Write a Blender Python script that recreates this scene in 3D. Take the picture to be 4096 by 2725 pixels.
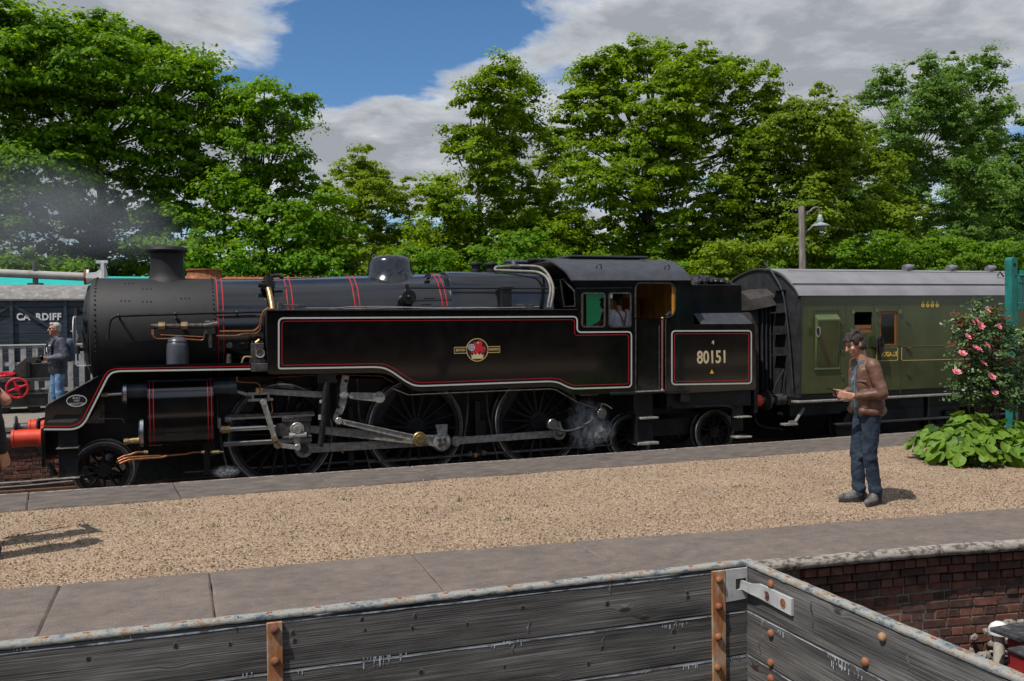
import bpy, math, random
import numpy as np
from mathutils import Vector, Matrix, geometry, noise as mnoise

# ------------------------------------------------------------------ camera, sky, sun, exposure
scn = bpy.context.scene
for o in list(bpy.data.objects):
    bpy.data.objects.remove(o)
col = scn.collection
cam_d = bpy.data.cameras.new('camera')
cam_d.sensor_width = 36.0
cam_d.lens = 32.0
cam_d.clip_start = 0.1
cam_d.clip_end = 3000
cam = bpy.data.objects.new('camera', cam_d)
col.objects.link(cam)
_r, _u, _f = Vector((0.9372, -0.3486, -0.0139)), Vector((0.0186, 0.0101, 0.9998)), Vector((0.3484, 0.9372, -0.0160))
m = Matrix(((_r.x, _u.x, -_f.x), (_r.y, _u.y, -_f.y), (_r.z, _u.z, -_f.z)))
cam.rotation_euler = m.to_euler()
cam.location = (1.073, -16.485, 2.643)
scn.camera = cam

SUN = Vector((-0.46, -0.20, 0.865)).normalized()
sun_el = math.asin(SUN.z)
sun_rot = math.atan2(SUN.x, SUN.y)
ld = bpy.data.lights.new('sun', 'SUN')
ld.energy = 4.5
ld.angle = math.radians(0.5)
ld.color = (1.0, 0.955, 0.89)
sun = bpy.data.objects.new('sun', ld)
col.objects.link(sun)
sun.location = (-20, -15, 40)
sun.rotation_euler = (-SUN).to_track_quat('-Z', 'Y').to_euler()

scn.view_settings.view_transform = 'Standard'
scn.view_settings.look = 'None'
scn.view_settings.exposure = 0.0
scn.view_settings.gamma = 1.0
scn.view_settings.use_curve_mapping = False
scn.cycles.max_bounces = 6
scn.cycles.transparent_max_bounces = 8
scn.cycles.volume_bounces = 0
scn.cycles.use_denoising = True
scn.cycles.caustics_reflective = False
scn.cycles.caustics_refractive = False
scn.cycles.sample_clamp_indirect = 4.0
scn.cycles.volume_step_rate = 2.0

def N(nt, typ, **kw):
    n = nt.nodes.new(typ)
    for k, v in kw.items():
        if k[0] == 'i' and k[1:].isdigit():
            n.inputs[int(k[1:])].default_value = v
        else:
            setattr(n, k, v)
    return n

def math_node(nt, op, a, b=None, c=None, clamp=False):
    n = nt.nodes.new('ShaderNodeMath')
    n.operation = op
    n.use_clamp = clamp
    for i, x in enumerate((a, b, c)):
        if x is None:
            continue
        if isinstance(x, (int, float)):
            n.inputs[i].default_value = x
        else:
            nt.links.new(x, n.inputs[i])
    return n.outputs[0]

def make_world():
    w = bpy.data.worlds.new('World')
    scn.world = w
    w.use_nodes = True
    nt = w.node_tree
    nt.nodes.clear()
    out = N(nt, 'ShaderNodeOutputWorld')
    sky = N(nt, 'ShaderNodeTexSky')
    sky.sky_type = 'NISHITA'
    sky.sun_disc = False
    sky.sun_elevation = sun_el
    sky.sun_rotation = sun_rot
    sky.altitude = 50
    sky.air_density = 1.0
    sky.dust_density = 0.0
    sky.ozone_density = 5.0
    bg = N(nt, 'ShaderNodeBackground')
    bg.inputs[1].default_value = 0.115
    hs = N(nt, 'ShaderNodeHueSaturation')
    hs.inputs['Saturation'].default_value = 1.15
    hs.inputs['Value'].default_value = 0.92
    nt.links.new(sky.outputs[0], hs.inputs['Color'])
    nt.links.new(hs.outputs[0], bg.inputs[0])
    tc = N(nt, 'ShaderNodeTexCoord')
    sep = N(nt, 'ShaderNodeSeparateXYZ')
    nt.links.new(tc.outputs['Generated'], sep.inputs[0])
    x, y, z = sep.outputs
    zz = math_node(nt, 'ADD', math_node(nt, 'MAXIMUM', z, 0.0), 0.16)
    cx = math_node(nt, 'DIVIDE', x, zz)
    cy = math_node(nt, 'DIVIDE', y, zz)
    comb = N(nt, 'ShaderNodeCombineXYZ')
    nt.links.new(cx, comb.inputs[0])
    nt.links.new(cy, comb.inputs[1])
    big = N(nt, 'ShaderNodeTexNoise', noise_dimensions='3D')
    big.inputs['Scale'].default_value = 2.6
    big.inputs['Detail'].default_value = 13
    big.inputs['Roughness'].default_value = 0.62
    big.inputs['Distortion'].default_value = 0.35
    mp = N(nt, 'ShaderNodeMapping')
    mp.inputs['Location'].default_value = (3.1, 1.7, 0)
    nt.links.new(comb.outputs[0], mp.inputs[0])
    nt.links.new(mp.outputs[0], big.inputs['Vector'])
    cov = big.outputs[0]
    # one wide blue break between the cloud banks (a gap in the cloud layer, in cloud-plane coordinates)
    def gap(cxx, cyy, rx, ry, ang):
        dx = math_node(nt, 'SUBTRACT', cx, cxx)
        dy = math_node(nt, 'SUBTRACT', cy, cyy)
        c, s = math.cos(ang), math.sin(ang)
        u = math_node(nt, 'DIVIDE', math_node(nt, 'ADD', math_node(nt, 'MULTIPLY', dx, c), math_node(nt, 'MULTIPLY', dy, s)), rx)
        v = math_node(nt, 'DIVIDE', math_node(nt, 'SUBTRACT', math_node(nt, 'MULTIPLY', dy, c), math_node(nt, 'MULTIPLY', dx, s)), ry)
        r2 = math_node(nt, 'ADD', math_node(nt, 'MULTIPLY', u, u), math_node(nt, 'MULTIPLY', v, v))
        return math_node(nt, 'POWER', 2.718, math_node(nt, 'MULTIPLY', r2, -1.0))
    g = None
    for a in GAPS:
        q = gap(*a[:5])
        q = math_node(nt, 'MULTIPLY', q, a[5])
        g = q if g is None else math_node(nt, 'ADD', g, q)
    dens = math_node(nt, 'SUBTRACT', math_node(nt, 'ADD', math_node(nt, 'MULTIPLY', cov, 1.5), -0.19), g)
    mr = N(nt, 'ShaderNodeMapRange', interpolation_type='SMOOTHSTEP')
    mr.inputs[1].default_value = 0.40
    mr.inputs[2].default_value = 0.66
    nt.links.new(dens, mr.inputs[0])
    # cloud brightness: lit thin edges, greyer thick bases
    n2 = N(nt, 'ShaderNodeTexNoise')
    n2.inputs['Scale'].default_value = 5.0
    n2.inputs['Detail'].default_value = 8
    n2.inputs['Roughness'].default_value = 0.6
    nt.links.new(comb.outputs[0], n2.inputs['Vector'])
    sh = math_node(nt, 'ADD', math_node(nt, 'MULTIPLY', math_node(nt, 'SUBTRACT', dens, 0.65), 1.2), math_node(nt, 'MULTIPLY', n2.outputs[0], 0.95))
    ramp = N(nt, 'ShaderNodeValToRGB')
    e = ramp.color_ramp.elements
    e[0].position, e[0].color = 0.18, (0.90, 0.91, 0.92, 1)
    e[1].position, e[1].color = 0.72, (0.35, 0.375, 0.415, 1)
    k = ramp.color_ramp.elements.new(0.40)
    k.color = (0.55, 0.575, 0.61, 1)
    nt.links.new(sh, ramp.inputs[0])
    bg2 = N(nt, 'ShaderNodeBackground')
    bg2.inputs[1].default_value = 1.0
    nt.links.new(ramp.outputs[0], bg2.inputs[0])
    mix = N(nt, 'ShaderNodeMixShader')
    nt.links.new(mr.outputs[0], mix.inputs[0])
    nt.links.new(bg.outputs[0], mix.inputs[1])
    nt.links.new(bg2.outputs[0], mix.inputs[2])
    nt.links.new(mix.outputs[0], out.inputs[0])
GAPS = [(0.47, 1.93, 0.235, 0.42, 0.10, 0.62), (0.20, 2.33, 0.16, 0.045, -0.25, 0.40), (-0.30, 2.10, 0.45, 0.6, 0.0, -0.26), (1.45, 1.75, 0.75, 0.55, -0.3, -0.28), (0.5, 2.9, 1.2, 0.42, 0.0, -0.26)]
make_world()

# ------------------------------------------------------------------ helpers
PI = math.pi
W = {}          # world position of every parent

class MB:
    """collects shapes into one mesh"""
    def __init__(s):
        s.v, s.f = [], []
    def add(s, vs, fs):
        n = len(s.v)
        s.v += [tuple(p) for p in vs]
        s.f += [tuple(i + n for i in f) for f in fs]
        return s
    def box(s, x0, x1, y0, y1, z0, z1, b=0.0):
        if b <= 0:
            vs = [(x, y, z) for x in (x0, x1) for y in (y0, y1) for z in (z0, z1)]
            return s.add(vs, [(0, 1, 3, 2), (4, 6, 7, 5), (0, 4, 5, 1), (2, 3, 7, 6), (0, 2, 6, 4), (1, 5, 7, 3)])
        vs = []
        for x, sx in ((x0, 1), (x1, -1)):
            for y, sy in ((y0, 1), (y1, -1)):
                for z, sz in ((z0, 1), (z1, -1)):
                    vs += [(x, y + sy * b, z + sz * b), (x + sx * b, y, z + sz * b), (x + sx * b, y + sy * b, z)]
        i = lambda a, c, d, k: ((a * 2 + c) * 2 + d) * 3 + k
        fs = []
        for a in (0, 1):
            q = [i(a, 0, 0, 0), i(a, 0, 1, 0), i(a, 1, 1, 0), i(a, 1, 0, 0)]
            fs.append(q if a == 0 else q[::-1])
            q = [i(0, a, 0, 1), i(1, a, 0, 1), i(1, a, 1, 1), i(0, a, 1, 1)]
            fs.append(q if a == 0 else q[::-1])
            q = [i(0, 0, a, 2), i(0, 1, a, 2), i(1, 1, a, 2), i(1, 0, a, 2)]
            fs.append(q if a == 0 else q[::-1])
        for a in (0, 1):
            for c in (0, 1):
                fs.append([i(a, c, 0, 0), i(a, c, 0, 1), i(a, c, 1, 1), i(a, c, 1, 0)])
                fs.append([i(a, 0, c, 0), i(a, 0, c, 2), i(a, 1, c, 2), i(a, 1, c, 0)])
                fs.append([i(0, a, c, 1), i(0, a, c, 2), i(1, a, c, 2), i(1, a, c, 1)])
                for d in (0, 1):
                    fs.append([i(a, c, d, 0), i(a, c, d, 1), i(a, c, d, 2)])
        return s.add(vs, fs)
    def cyl(s, p0, p1, r0, r1=None, n=16, caps=True):
        p0, p1 = Vector(p0), Vector(p1)
        r1 = r0 if r1 is None else r1
        d = (p1 - p0).normalized()
        a = d.orthogonal().normalized()
        b = d.cross(a)
        vs = []
        for p, r in ((p0, r0), (p1, r1)):
            for k in range(n):
                t = 2 * PI * k / n
                vs.append(p + (a * math.cos(t) + b * math.sin(t)) * r)
        fs = [(k, (k + 1) % n, n + (k + 1) % n, n + k) for k in range(n)]
        if caps:
            fs += [tuple(range(n))[::-1], tuple(range(n, 2 * n))]
        return s.add(vs, fs)
    def tube(s, pts, r, n=8, closed=False):
        P = [Vector(p) for p in pts]
        m_ = len(P)
        rr = r if isinstance(r, (list, tuple)) else [r] * m_
        vs = []
        ref = None
        for k in range(m_):
            a = P[(k + 1) % m_] if closed else P[min(k + 1, m_ - 1)]
            b = P[(k - 1) % m_] if closed else P[max(k - 1, 0)]
            d = (a - b).normalized()
            if ref is None:
                ref = d.orthogonal().normalized()
            ref = (ref - d * ref.dot(d)).normalized()
            q = d.cross(ref)
            for j in range(n):
                t = 2 * PI * j / n
                vs.append(P[k] + (ref * math.cos(t) + q * math.sin(t)) * rr[k])
        fs = []
        for k in range(m_ if closed else m_ - 1):
            k2 = (k + 1) % m_
            for j in range(n):
                fs.append((k * n + j, k * n + (j + 1) % n, k2 * n + (j + 1) % n, k2 * n + j))
        if not closed:
            fs += [tuple(range(n))[::-1], tuple(range((m_ - 1) * n, m_ * n))]
        return s.add(vs, fs)
    def lathe(s, prof, c, axis='z', n=32, arc=None):
        """prof: (r, h) pairs along the axis from point c"""
        c = Vector(c)
        ax = {'x': (Vector((1, 0, 0)), Vector((0, 1, 0)), Vector((0, 0, 1))),
              'y': (Vector((0, 1, 0)), Vector((0, 0, 1)), Vector((1, 0, 0))),
              'z': (Vector((0, 0, 1)), Vector((1, 0, 0)), Vector((0, 1, 0)))}[axis]
        vs = []
        for r, h in prof:
            for k in range(n):
                t = 2 * PI * k / n
                vs.append(c + ax[0] * h + (ax[1] * math.cos(t) + ax[2] * math.sin(t)) * max(r, 1e-4))
        fs = []
        for i in range(len(prof) - 1):
            for k in range(n):
                fs.append((i * n + k, i * n + (k + 1) % n, (i + 1) * n + (k + 1) % n, (i + 1) * n + k))
        return s.add(vs, fs)
    def ball(s, c, r, n=10, m_=6, sc=(1, 1, 1)):
        vs, fs = [], []
        for i in range(m_ + 1):
            t = PI * i / m_
            for k in range(n):
                p = 2 * PI * k / n
                vs.append((c[0] + r * sc[0] * math.sin(t) * math.cos(p), c[1] + r * sc[1] * math.sin(t) * math.sin(p), c[2] + r * sc[2] * math.cos(t)))
        for i in range(m_):
            for k in range(n):
                fs.append((i * n + k, (i + 1) * n + k, (i + 1) * n + (k + 1) % n, i * n + (k + 1) % n))
        return s.add(vs, fs)
    def panel(s, outer, y0, y1, holes=()):
        """flat plate with holes; outlines in (x, z), thickness from y0 (near face) to y1"""
        loops = [list(outer)] + [list(h) for h in holes]
        flat = [p for l in loops for p in l]
        tris = geometry.tessellate_polygon([[Vector((p[0], p[1], 0)) for p in l] for l in loops])
        n = len(flat)
        vs = [(p[0], y0, p[1]) for p in flat] + [(p[0], y1, p[1]) for p in flat]
        fs = []
        for t in tris:
            a, b, c = (flat[i] for i in t)
            ar = (b[0] - a[0]) * (c[1] - a[1]) - (b[1] - a[1]) * (c[0] - a[0])
            t = tuple(t) if ar > 0 else tuple(t)[::-1]
            fs.append(t)
            fs.append(tuple(i + n for i in t[::-1]))
        k = 0
        for l in loops:
            for i in range(len(l)):
                a, b = k + i, k + (i + 1) % len(l)
                fs.append((a, b, b + n, a + n))
            k += len(l)
        return s.add(vs, fs)
    def ribbon(s, path, w, y0, y1, closed=False):
        """strip of width w along a path of (x, z), between y0 and y1"""
        P = [Vector(p) for p in path]
        m_ = len(P)
        L, R = [], []
        for k in range(m_):
            a = P[(k + 1) % m_] if closed else P[min(k + 1, m_ - 1)]
            b = P[(k - 1) % m_] if closed else P[max(k - 1, 0)]
            d = (a - b).normalized()
            nn = Vector((-d.y, d.x)) * (w / 2)
            L.append(P[k] + nn)
            R.append(P[k] - nn)
        vs = []
        for k in range(m_):
            vs += [(L[k].x, y0, L[k].y), (R[k].x, y0, R[k].y), (R[k].x, y1, R[k].y), (L[k].x, y1, L[k].y)]
        fs = []
        for k in range(m_ if closed else m_ - 1):
            a, b = k * 4, ((k + 1) % m_) * 4
            for j in range(4):
                fs.append((a + j, a + (j + 1) % 4, b + (j + 1) % 4, b + j))
        if not closed:
            fs += [(3, 2, 1, 0), tuple((m_ - 1) * 4 + j for j in range(4))]
        return s.add(vs, fs)
    def mirror_y(s):
        n = len(s.v)
        s.v += [(x, -y, z) for x, y, z in s.v]
        s.f += [tuple(i + n for i in f[::-1]) for f in s.f]
        return s
    def mesh(s, name, mat, smooth=35):
        me = bpy.data.meshes.new(name)
        me.from_pydata(s.v, [], s.f)
        if mat:
            me.materials.append(mat)
        fix_normals(me)
        if smooth:
            me.polygons.foreach_set('use_smooth', [True] * len(me.polygons))
            me.set_sharp_from_angle(angle=math.radians(smooth))
        me.update()
        return me

import bmesh
def fix_normals(me):
    b = bmesh.new()
    b.from_mesh(me)
    bmesh.ops.recalc_face_normals(b, faces=b.faces)
    b.to_mesh(me)
    b.free()

def link(name, data, parent=None, loc=(0, 0, 0), rot=(0, 0, 0), scale=None):
    o = bpy.data.objects.new(name, data)
    col.objects.link(o)
    base = W.get(parent.name, Vector((0, 0, 0))) if parent else Vector((0, 0, 0))
    if parent:
        o.parent = parent
    o.location = Vector(loc) - base
    o.rotation_euler = rot
    if scale:
        o.scale = scale
    W[o.name] = Vector(loc)
    return o

def part(name, mb, mat, parent=None, smooth=35, loc=(0, 0, 0), label=None, kind=None):
    o = link(name, mb.mesh(name, mat, smooth), parent, loc)
    if label:
        o['label'] = label
    if kind:
        o['kind'] = kind
    return o

def thing(name, label, cat, loc=(0, 0, 0), group=None):
    o = bpy.data.objects.new(name, None)
    col.objects.link(o)
    o.location = loc
    o.empty_display_size = 0.2
    W[o.name] = Vector(loc)
    tag(o, label, cat, group)
    return o

def tag(o, label=None, cat=None, group=None, kind=None):
    if label: o['label'] = label
    if cat: o['category'] = cat
    if group: o['group'] = group
    if kind: o['kind'] = kind
    return o

def bez(pts, r=0.05, n=4, closed=False):
    """round the corners of a 2-D/3-D polyline"""
    P = [Vector(p) for p in pts]
    out = []
    m_ = len(P)
    for k in range(m_):
        if not closed and k in (0, m_ - 1):
            out.append(P[k])
            continue
        a, b, c = P[k - 1], P[k], P[(k + 1) % m_]
        d0, d1 = (a - b), (c - b)
        q = min(r, d0.length * 0.48, d1.length * 0.48)
        s0, s1 = b + d0.normalized() * q, b + d1.normalized() * q
        for i in range(n + 1):
            t = i / n
            out.append(s0 * (1 - t) ** 2 + b * 2 * t * (1 - t) + s1 * t * t)
    return out

def rrect(x0, x1, z0, z1, r=0.05, n=5):
    return bez([(x0, z0), (x1, z0), (x1, z1), (x0, z1)], r, n, closed=True)

_dg = None
def split_loose(o):
    """every separate piece of a part becomes a part of its own"""
    me = o.data
    n = len(me.vertices)
    par = list(range(n))
    def find(a):
        while par[a] != a:
            par[a] = par[par[a]]
            a = par[a]
        return a
    for e in me.edges:
        a, b = find(e.vertices[0]), find(e.vertices[1])
        if a != b:
            par[a] = b
    groups = {}
    for p in me.polygons:
        groups.setdefault(find(p.vertices[0]), []).append(p)
    if len(groups) < 2:
        return
    sm = me.polygons[0].use_smooth
    new = []
    for g in groups.values():
        ids = sorted({v for p in g for v in p.vertices})
        ix = {v: i for i, v in enumerate(ids)}
        m2 = bpy.data.meshes.new(me.name)
        m2.from_pydata([me.vertices[v].co for v in ids], [], [[ix[v] for v in p.vertices] for p in g])
        m2.materials.append(me.materials[0])
        if sm:
            m2.polygons.foreach_set('use_smooth', [True] * len(m2.polygons))
            m2.set_sharp_from_angle(angle=math.radians(35))
        new.append(m2)
    o.data = new[0]
    for m2 in new[1:]:
        c = o.copy()
        c.data = m2
        col.objects.link(c)
def text_mesh(txt, size, mat, depth=0.003, bold=0.0, space=1.0, align='CENTER'):
    c = bpy.data.curves.new('lettering', 'FONT')
    c.body = txt
    c.size = size
    c.extrude = depth
    c.offset = bold
    c.space_character = space
    c.align_x = align
    c.align_y = 'CENTER'
    c.resolution_u = 3
    o = bpy.data.objects.new('lettering', c)
    col.objects.link(o)
    dg = bpy.context.evaluated_depsgraph_get()
    me = bpy.data.meshes.new_from_object(o.evaluated_get(dg))
    me.materials.clear()
    me.materials.append(mat)
    bpy.data.objects.remove(o)
    return me

def lettering(txt, size, mat, loc, parent, rot=(PI / 2, 0, 0), bold=0.0, space=1.0, name='lettering', sx=1.0):
    return link(name, text_mesh(txt, size, mat, 0.002, bold, space), parent, loc, rot, (sx, 1, 1))

# ------------------------------------------------------------------ materials
def mat(name, c, rough=0.5, metal=0.0, var=0.0, vscale=8.0, bump=0.0, bscale=60.0, c2=None, coat=0.0, spec=0.5, detail=5, stretch=(1, 1, 1), rvar=0.0, island=0.0):
    m_ = bpy.data.materials.new(name)
    m_.use_nodes = True
    nt = m_.node_tree
    b = nt.nodes['Principled BSDF']
    b.inputs['Base Color'].default_value = (*c, 1)
    b.inputs['Roughness'].default_value = rough
    b.inputs['Metallic'].default_value = metal
    b.inputs['Specular IOR Level'].default_value = spec
    if coat:
        b.inputs['Coat Weight'].default_value = coat
        b.inputs['Coat Roughness'].default_value = 0.06
    tc = N(nt, 'ShaderNodeTexCoord')
    mp = N(nt, 'ShaderNodeMapping')
    mp.inputs['Scale'].default_value = stretch
    nt.links.new(tc.outputs['Object'], mp.inputs[0])
    if c2 or var or rvar:
        nz = N(nt, 'ShaderNodeTexNoise')
        nz.inputs['Scale'].default_value = vscale
        nz.inputs['Detail'].default_value = detail
        nz.inputs['Roughness'].default_value = 0.65
        nt.links.new(mp.outputs[0], nz.inputs['Vector'])
        r = N(nt, 'ShaderNodeValToRGB')
        e = r.color_ramp.elements
        lo = tuple(x * (1 - var) for x in c)
        hi = c2 if c2 else tuple(min(1, x * (1 + var)) for x in c)
        e[0].position, e[0].color = 0.36, (*lo, 1)
        e[1].position, e[1].color = 0.66, (*hi, 1)
        nt.links.new(nz.outputs[0], r.inputs[0])
        src = r.outputs[0]
        if island:
            g = N(nt, 'ShaderNodeNewGeometry')
            hs = N(nt, 'ShaderNodeHueSaturation')
            v = math_node(nt, 'ADD', math_node(nt, 'MULTIPLY', g.outputs['Random Per Island'], 2 * island), 1 - island)
            nt.links.new(v, hs.inputs['Value'])
            nt.links.new(src, hs.inputs['Color'])
            src = hs.outputs[0]
        nt.links.new(src, b.inputs['Base Color'])
        if rvar:
            rr = math_node(nt, 'ADD', math_node(nt, 'MULTIPLY', nz.outputs[0], rvar), rough - rvar * 0.5, clamp=True)
            nt.links.new(rr, b.inputs['Roughness'])
    if bump:
        n2 = N(nt, 'ShaderNodeTexNoise')
        n2.inputs['Scale'].default_value = bscale
        n2.inputs['Detail'].default_value = 4
        nt.links.new(mp.outputs[0], n2.inputs['Vector'])
        bp = N(nt, 'ShaderNodeBump')
        bp.inputs['Strength'].default_value = bump
        bp.inputs['Distance'].default_value = 0.01
        nt.links.new(n2.outputs[0], bp.inputs['Height'])
        nt.links.new(bp.outputs[0], b.inputs['Normal'])
    return m_

def ramp_mat(name, stops, scale=10, rough=0.7, stretch=(1, 1, 1), bump=0.3, detail=7, metal=0.0, nrough=0.65, spec=0.4, dist=0.0, rand=False):
    """noise driven colour ramp with several stops; rand shifts the pattern from object to object"""
    m_ = bpy.data.materials.new(name)
    m_.use_nodes = True
    nt = m_.node_tree
    b = nt.nodes['Principled BSDF']
    b.inputs['Roughness'].default_value = rough
    b.inputs['Metallic'].default_value = metal
    b.inputs['Specular IOR Level'].default_value = spec
    tc = N(nt, 'ShaderNodeTexCoord')
    mp = N(nt, 'ShaderNodeMapping')
    mp.inputs['Scale'].default_value = stretch
    nt.links.new(tc.outputs['Object'], mp.inputs[0])
    if rand:
        oi = N(nt, 'ShaderNodeObjectInfo')
        cb = N(nt, 'ShaderNodeCombineXYZ')
        r7 = math_node(nt, 'MULTIPLY', oi.outputs['Random'], 37.0)
        for i in range(3):
            nt.links.new(r7, cb.inputs[i])
        nt.links.new(cb.outputs[0], mp.inputs['Location'])
    nz = N(nt, 'ShaderNodeTexNoise')
    nz.inputs['Scale'].default_value = scale
    nz.inputs['Detail'].default_value = detail
    nz.inputs['Roughness'].default_value = nrough
    nz.inputs['Distortion'].default_value = dist
    nt.links.new(mp.outputs[0], nz.inputs['Vector'])
    r = N(nt, 'ShaderNodeValToRGB')
    cr = r.color_ramp
    while len(cr.elements) < len(stops):
        cr.elements.new(0.5)
    for e, (p, c) in zip(cr.elements, stops):
        e.position, e.color = p, (*c, 1)
    nt.links.new(nz.outputs[0], r.inputs[0])
    nt.links.new(r.outputs[0], b.inputs['Base Color'])
    if bump:
        bp = N(nt, 'ShaderNodeBump')
        bp.inputs['Strength'].default_value = bump
        bp.inputs['Distance'].default_value = 0.01
        nt.links.new(nz.outputs[0], bp.inputs['Height'])
        nt.links.new(bp.outputs[0], b.inputs['Normal'])
    return m_

def leaf_mat(name, c, c2, scale=1.2, trans=0.54, rough=0.55, spec=0.12):
    m_ = bpy.data.materials.new(name)
    m_.use_nodes = True
    nt = m_.node_tree
    b = nt.nodes['Principled BSDF']
    out = nt.nodes['Material Output']
    b.inputs['Roughness'].default_value = rough
    b.inputs['Specular IOR Level'].default_value = spec
    tc = N(nt, 'ShaderNodeTexCoord')
    nz = N(nt, 'ShaderNodeTexNoise')
    nz.inputs['Scale'].default_value = scale
    nz.inputs['Detail'].default_value = 3
    nt.links.new(tc.outputs['Object'], nz.inputs['Vector'])
    g = N(nt, 'ShaderNodeNewGeometry')
    f = math_node(nt, 'ADD', math_node(nt, 'MULTIPLY', nz.outputs[0], 1.0), math_node(nt, 'MULTIPLY', math_node(nt, 'SUBTRACT', g.outputs['Random Per Island'], 0.5), 0.8))
    r = N(nt, 'ShaderNodeValToRGB')
    e = r.color_ramp.elements
    e[0].position, e[0].color = 0.25, (*c, 1)
    e[1].position, e[1].color = 0.8, (*c2, 1)
    nt.links.new(f, r.inputs[0])
    nt.links.new(r.outputs[0], b.inputs['Base Color'])
    t = N(nt, 'ShaderNodeBsdfTranslucent')
    hs = N(nt, 'ShaderNodeHueSaturation')
    hs.inputs['Hue'].default_value = 0.485
    hs.inputs['Saturation'].default_value = 1.1
    hs.inputs['Value'].default_value = 1.5
    nt.links.new(r.outputs[0], hs.inputs['Color'])
    nt.links.new(hs.outputs[0], t.inputs[0])
    mx = N(nt, 'ShaderNodeMixShader')
    mx.inputs[0].default_value = trans
    nt.links.new(b.outputs[0], mx.inputs[1])
    nt.links.new(t.outputs[0], mx.inputs[2])
    nt.links.new(mx.outputs[0], out.inputs[0])
    return m_

def glass_mat(name, c=(0.6, 0.7, 0.7), a=0.8):
    m_ = bpy.data.materials.new(name)
    m_.use_nodes = True
    nt = m_.node_tree
    out = nt.nodes['Material Output']
    nt.nodes.remove(nt.nodes['Principled BSDF'])
    tr = N(nt, 'ShaderNodeBsdfTransparent')
    tr.inputs[0].default_value = (*c, 1)
    gl = N(nt, 'ShaderNodeBsdfGlossy')
    gl.inputs['Roughness'].default_value = 0.03
    fr = N(nt, 'ShaderNodeFresnel')
    fr.inputs[0].default_value = 1.5
    mx = N(nt, 'ShaderNodeMixShader')
    nt.links.new(fr.outputs[0], mx.inputs[0])
    nt.links.new(tr.outputs[0], mx.inputs[1])
    nt.links.new(gl.outputs[0], mx.inputs[2])
    nt.links.new(mx.outputs[0], out.inputs[0])
    return m_

def volume_mat(name, c, dens, scale, lo, hi, aniso=0.0, absorb=(0, 0, 0)):
    m_ = bpy.data.materials.new(name)
    m_.use_nodes = True
    nt = m_.node_tree
    out = nt.nodes['Material Output']
    nt.nodes.remove(nt.nodes['Principled BSDF'])
    v = N(nt, 'ShaderNodeVolumePrincipled')
    v.inputs['Color'].default_value = (*c, 1)
    v.inputs['Absorption Color'].default_value = (*absorb, 1)
    v.inputs['Anisotropy'].default_value = aniso
    tc = N(nt, 'ShaderNodeTexCoord')
    nz = N(nt, 'ShaderNodeTexNoise')
    nz.inputs['Scale'].default_value = scale
    nz.inputs['Detail'].default_value = 4
    nz.inputs['Distortion'].default_value = 0.6
    nt.links.new(tc.outputs['Object'], nz.inputs['Vector'])
    mr = N(nt, 'ShaderNodeMapRange')
    mr.inputs[1].default_value = lo
    mr.inputs[2].default_value = hi
    mr.inputs[3].default_value = 0.0
    mr.inputs[4].default_value = dens
    nt.links.new(nz.outputs[0], mr.inputs[0])
    # fade out towards the hull of the puff (Generated runs 0..1 over its box)
    sp = N(nt, 'ShaderNodeVectorMath', operation='SUBTRACT')
    sp.inputs[1].default_value = (0.5, 0.5, 0.5)
    nt.links.new(tc.outputs['Generated'], sp.inputs[0])
    ln = N(nt, 'ShaderNodeVectorMath', operation='LENGTH')
    nt.links.new(sp.outputs[0], ln.inputs[0])
    fd = N(nt, 'ShaderNodeMapRange', interpolation_type='SMOOTHSTEP')
    fd.inputs[1].default_value = 0.5
    fd.inputs[2].default_value = 0.12
    fd.inputs[3].default_value = 0.0
    fd.inputs[4].default_value = 1.0
    nt.links.new(ln.outputs['Value'], fd.inputs[0])
    nt.links.new(math_node(nt, 'MULTIPLY', mr.outputs[0], fd.outputs[0]), v.inputs['Density'])
    nt.links.new(v.outputs[0], out.inputs['Volume'])
    return m_

K = {}
K['wheelblack'] = mat('black_wheel_paint', (0.013, 0.013, 0.014), 0.3, 0, 0.4, 7, 0.05, 30, rvar=0.2)
K['dullcopper'] = mat('dull_copper_rail', (0.27, 0.11, 0.085), 0.45, 0.3, 0.3, 15)
K['gloss'] = mat('gloss_black_paint', (0.004, 0.004, 0.0045), 0.13, 0, 0.3, 3, 0.07, 2.2, coat=0.5, rvar=0.14, spec=0.7)
K['black'] = mat('black_frame_paint', (0.013, 0.013, 0.0135), 0.38, 0, 0.5, 6, 0.1, 40, rvar=0.2)
K['sooty'] = mat('sooty_smokebox_black', (0.0085, 0.0083, 0.009), 0.66, 0, 0.35, 5, 0.25, 90)
K['clad'] = mat('boiler_cladding_black', (0.007, 0.008, 0.010), 0.17, 0, 0.3, 2, 0.04, 4, coat=0.5, rvar=0.08, spec=0.75)
K['steel'] = mat('oily_steel', (0.36, 0.34, 0.305), 0.36, 0.3, 0.35, 14, 0.06, 60, rvar=0.25)
K['bright'] = mat('bright_steel', (0.55, 0.55, 0.54), 0.3, 1.0, 0.15, 20)
K['darksteel'] = mat('dark_oiled_steel', (0.11, 0.10, 0.095), 0.42, 0.6, 0.5, 14, 0.1, 60)
K['brass'] = mat('worn_brass', (0.42, 0.30, 0.15), 0.45, 0.95, 0.3, 20)
K['copper'] = mat('copper_pipe', (0.50, 0.22, 0.11), 0.38, 0.95, 0.25, 15)
K['cream'] = mat('cream_lining_paint', (0.55, 0.55, 0.50), 0.4, 0, 0.1, 30)
K['redline'] = mat('red_lining_paint', (0.50, 0.012, 0.02), 0.4)
K['buffer'] = mat('red_buffer_paint', (0.66, 0.06, 0.025), 0.4, 0, 0.15, 9, 0.05, 30)
K['roofgrey'] = mat('cab_roof_paint', (0.040, 0.043, 0.050), 0.5, 0, 0.25, 6, 0.08, 30)
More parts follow.
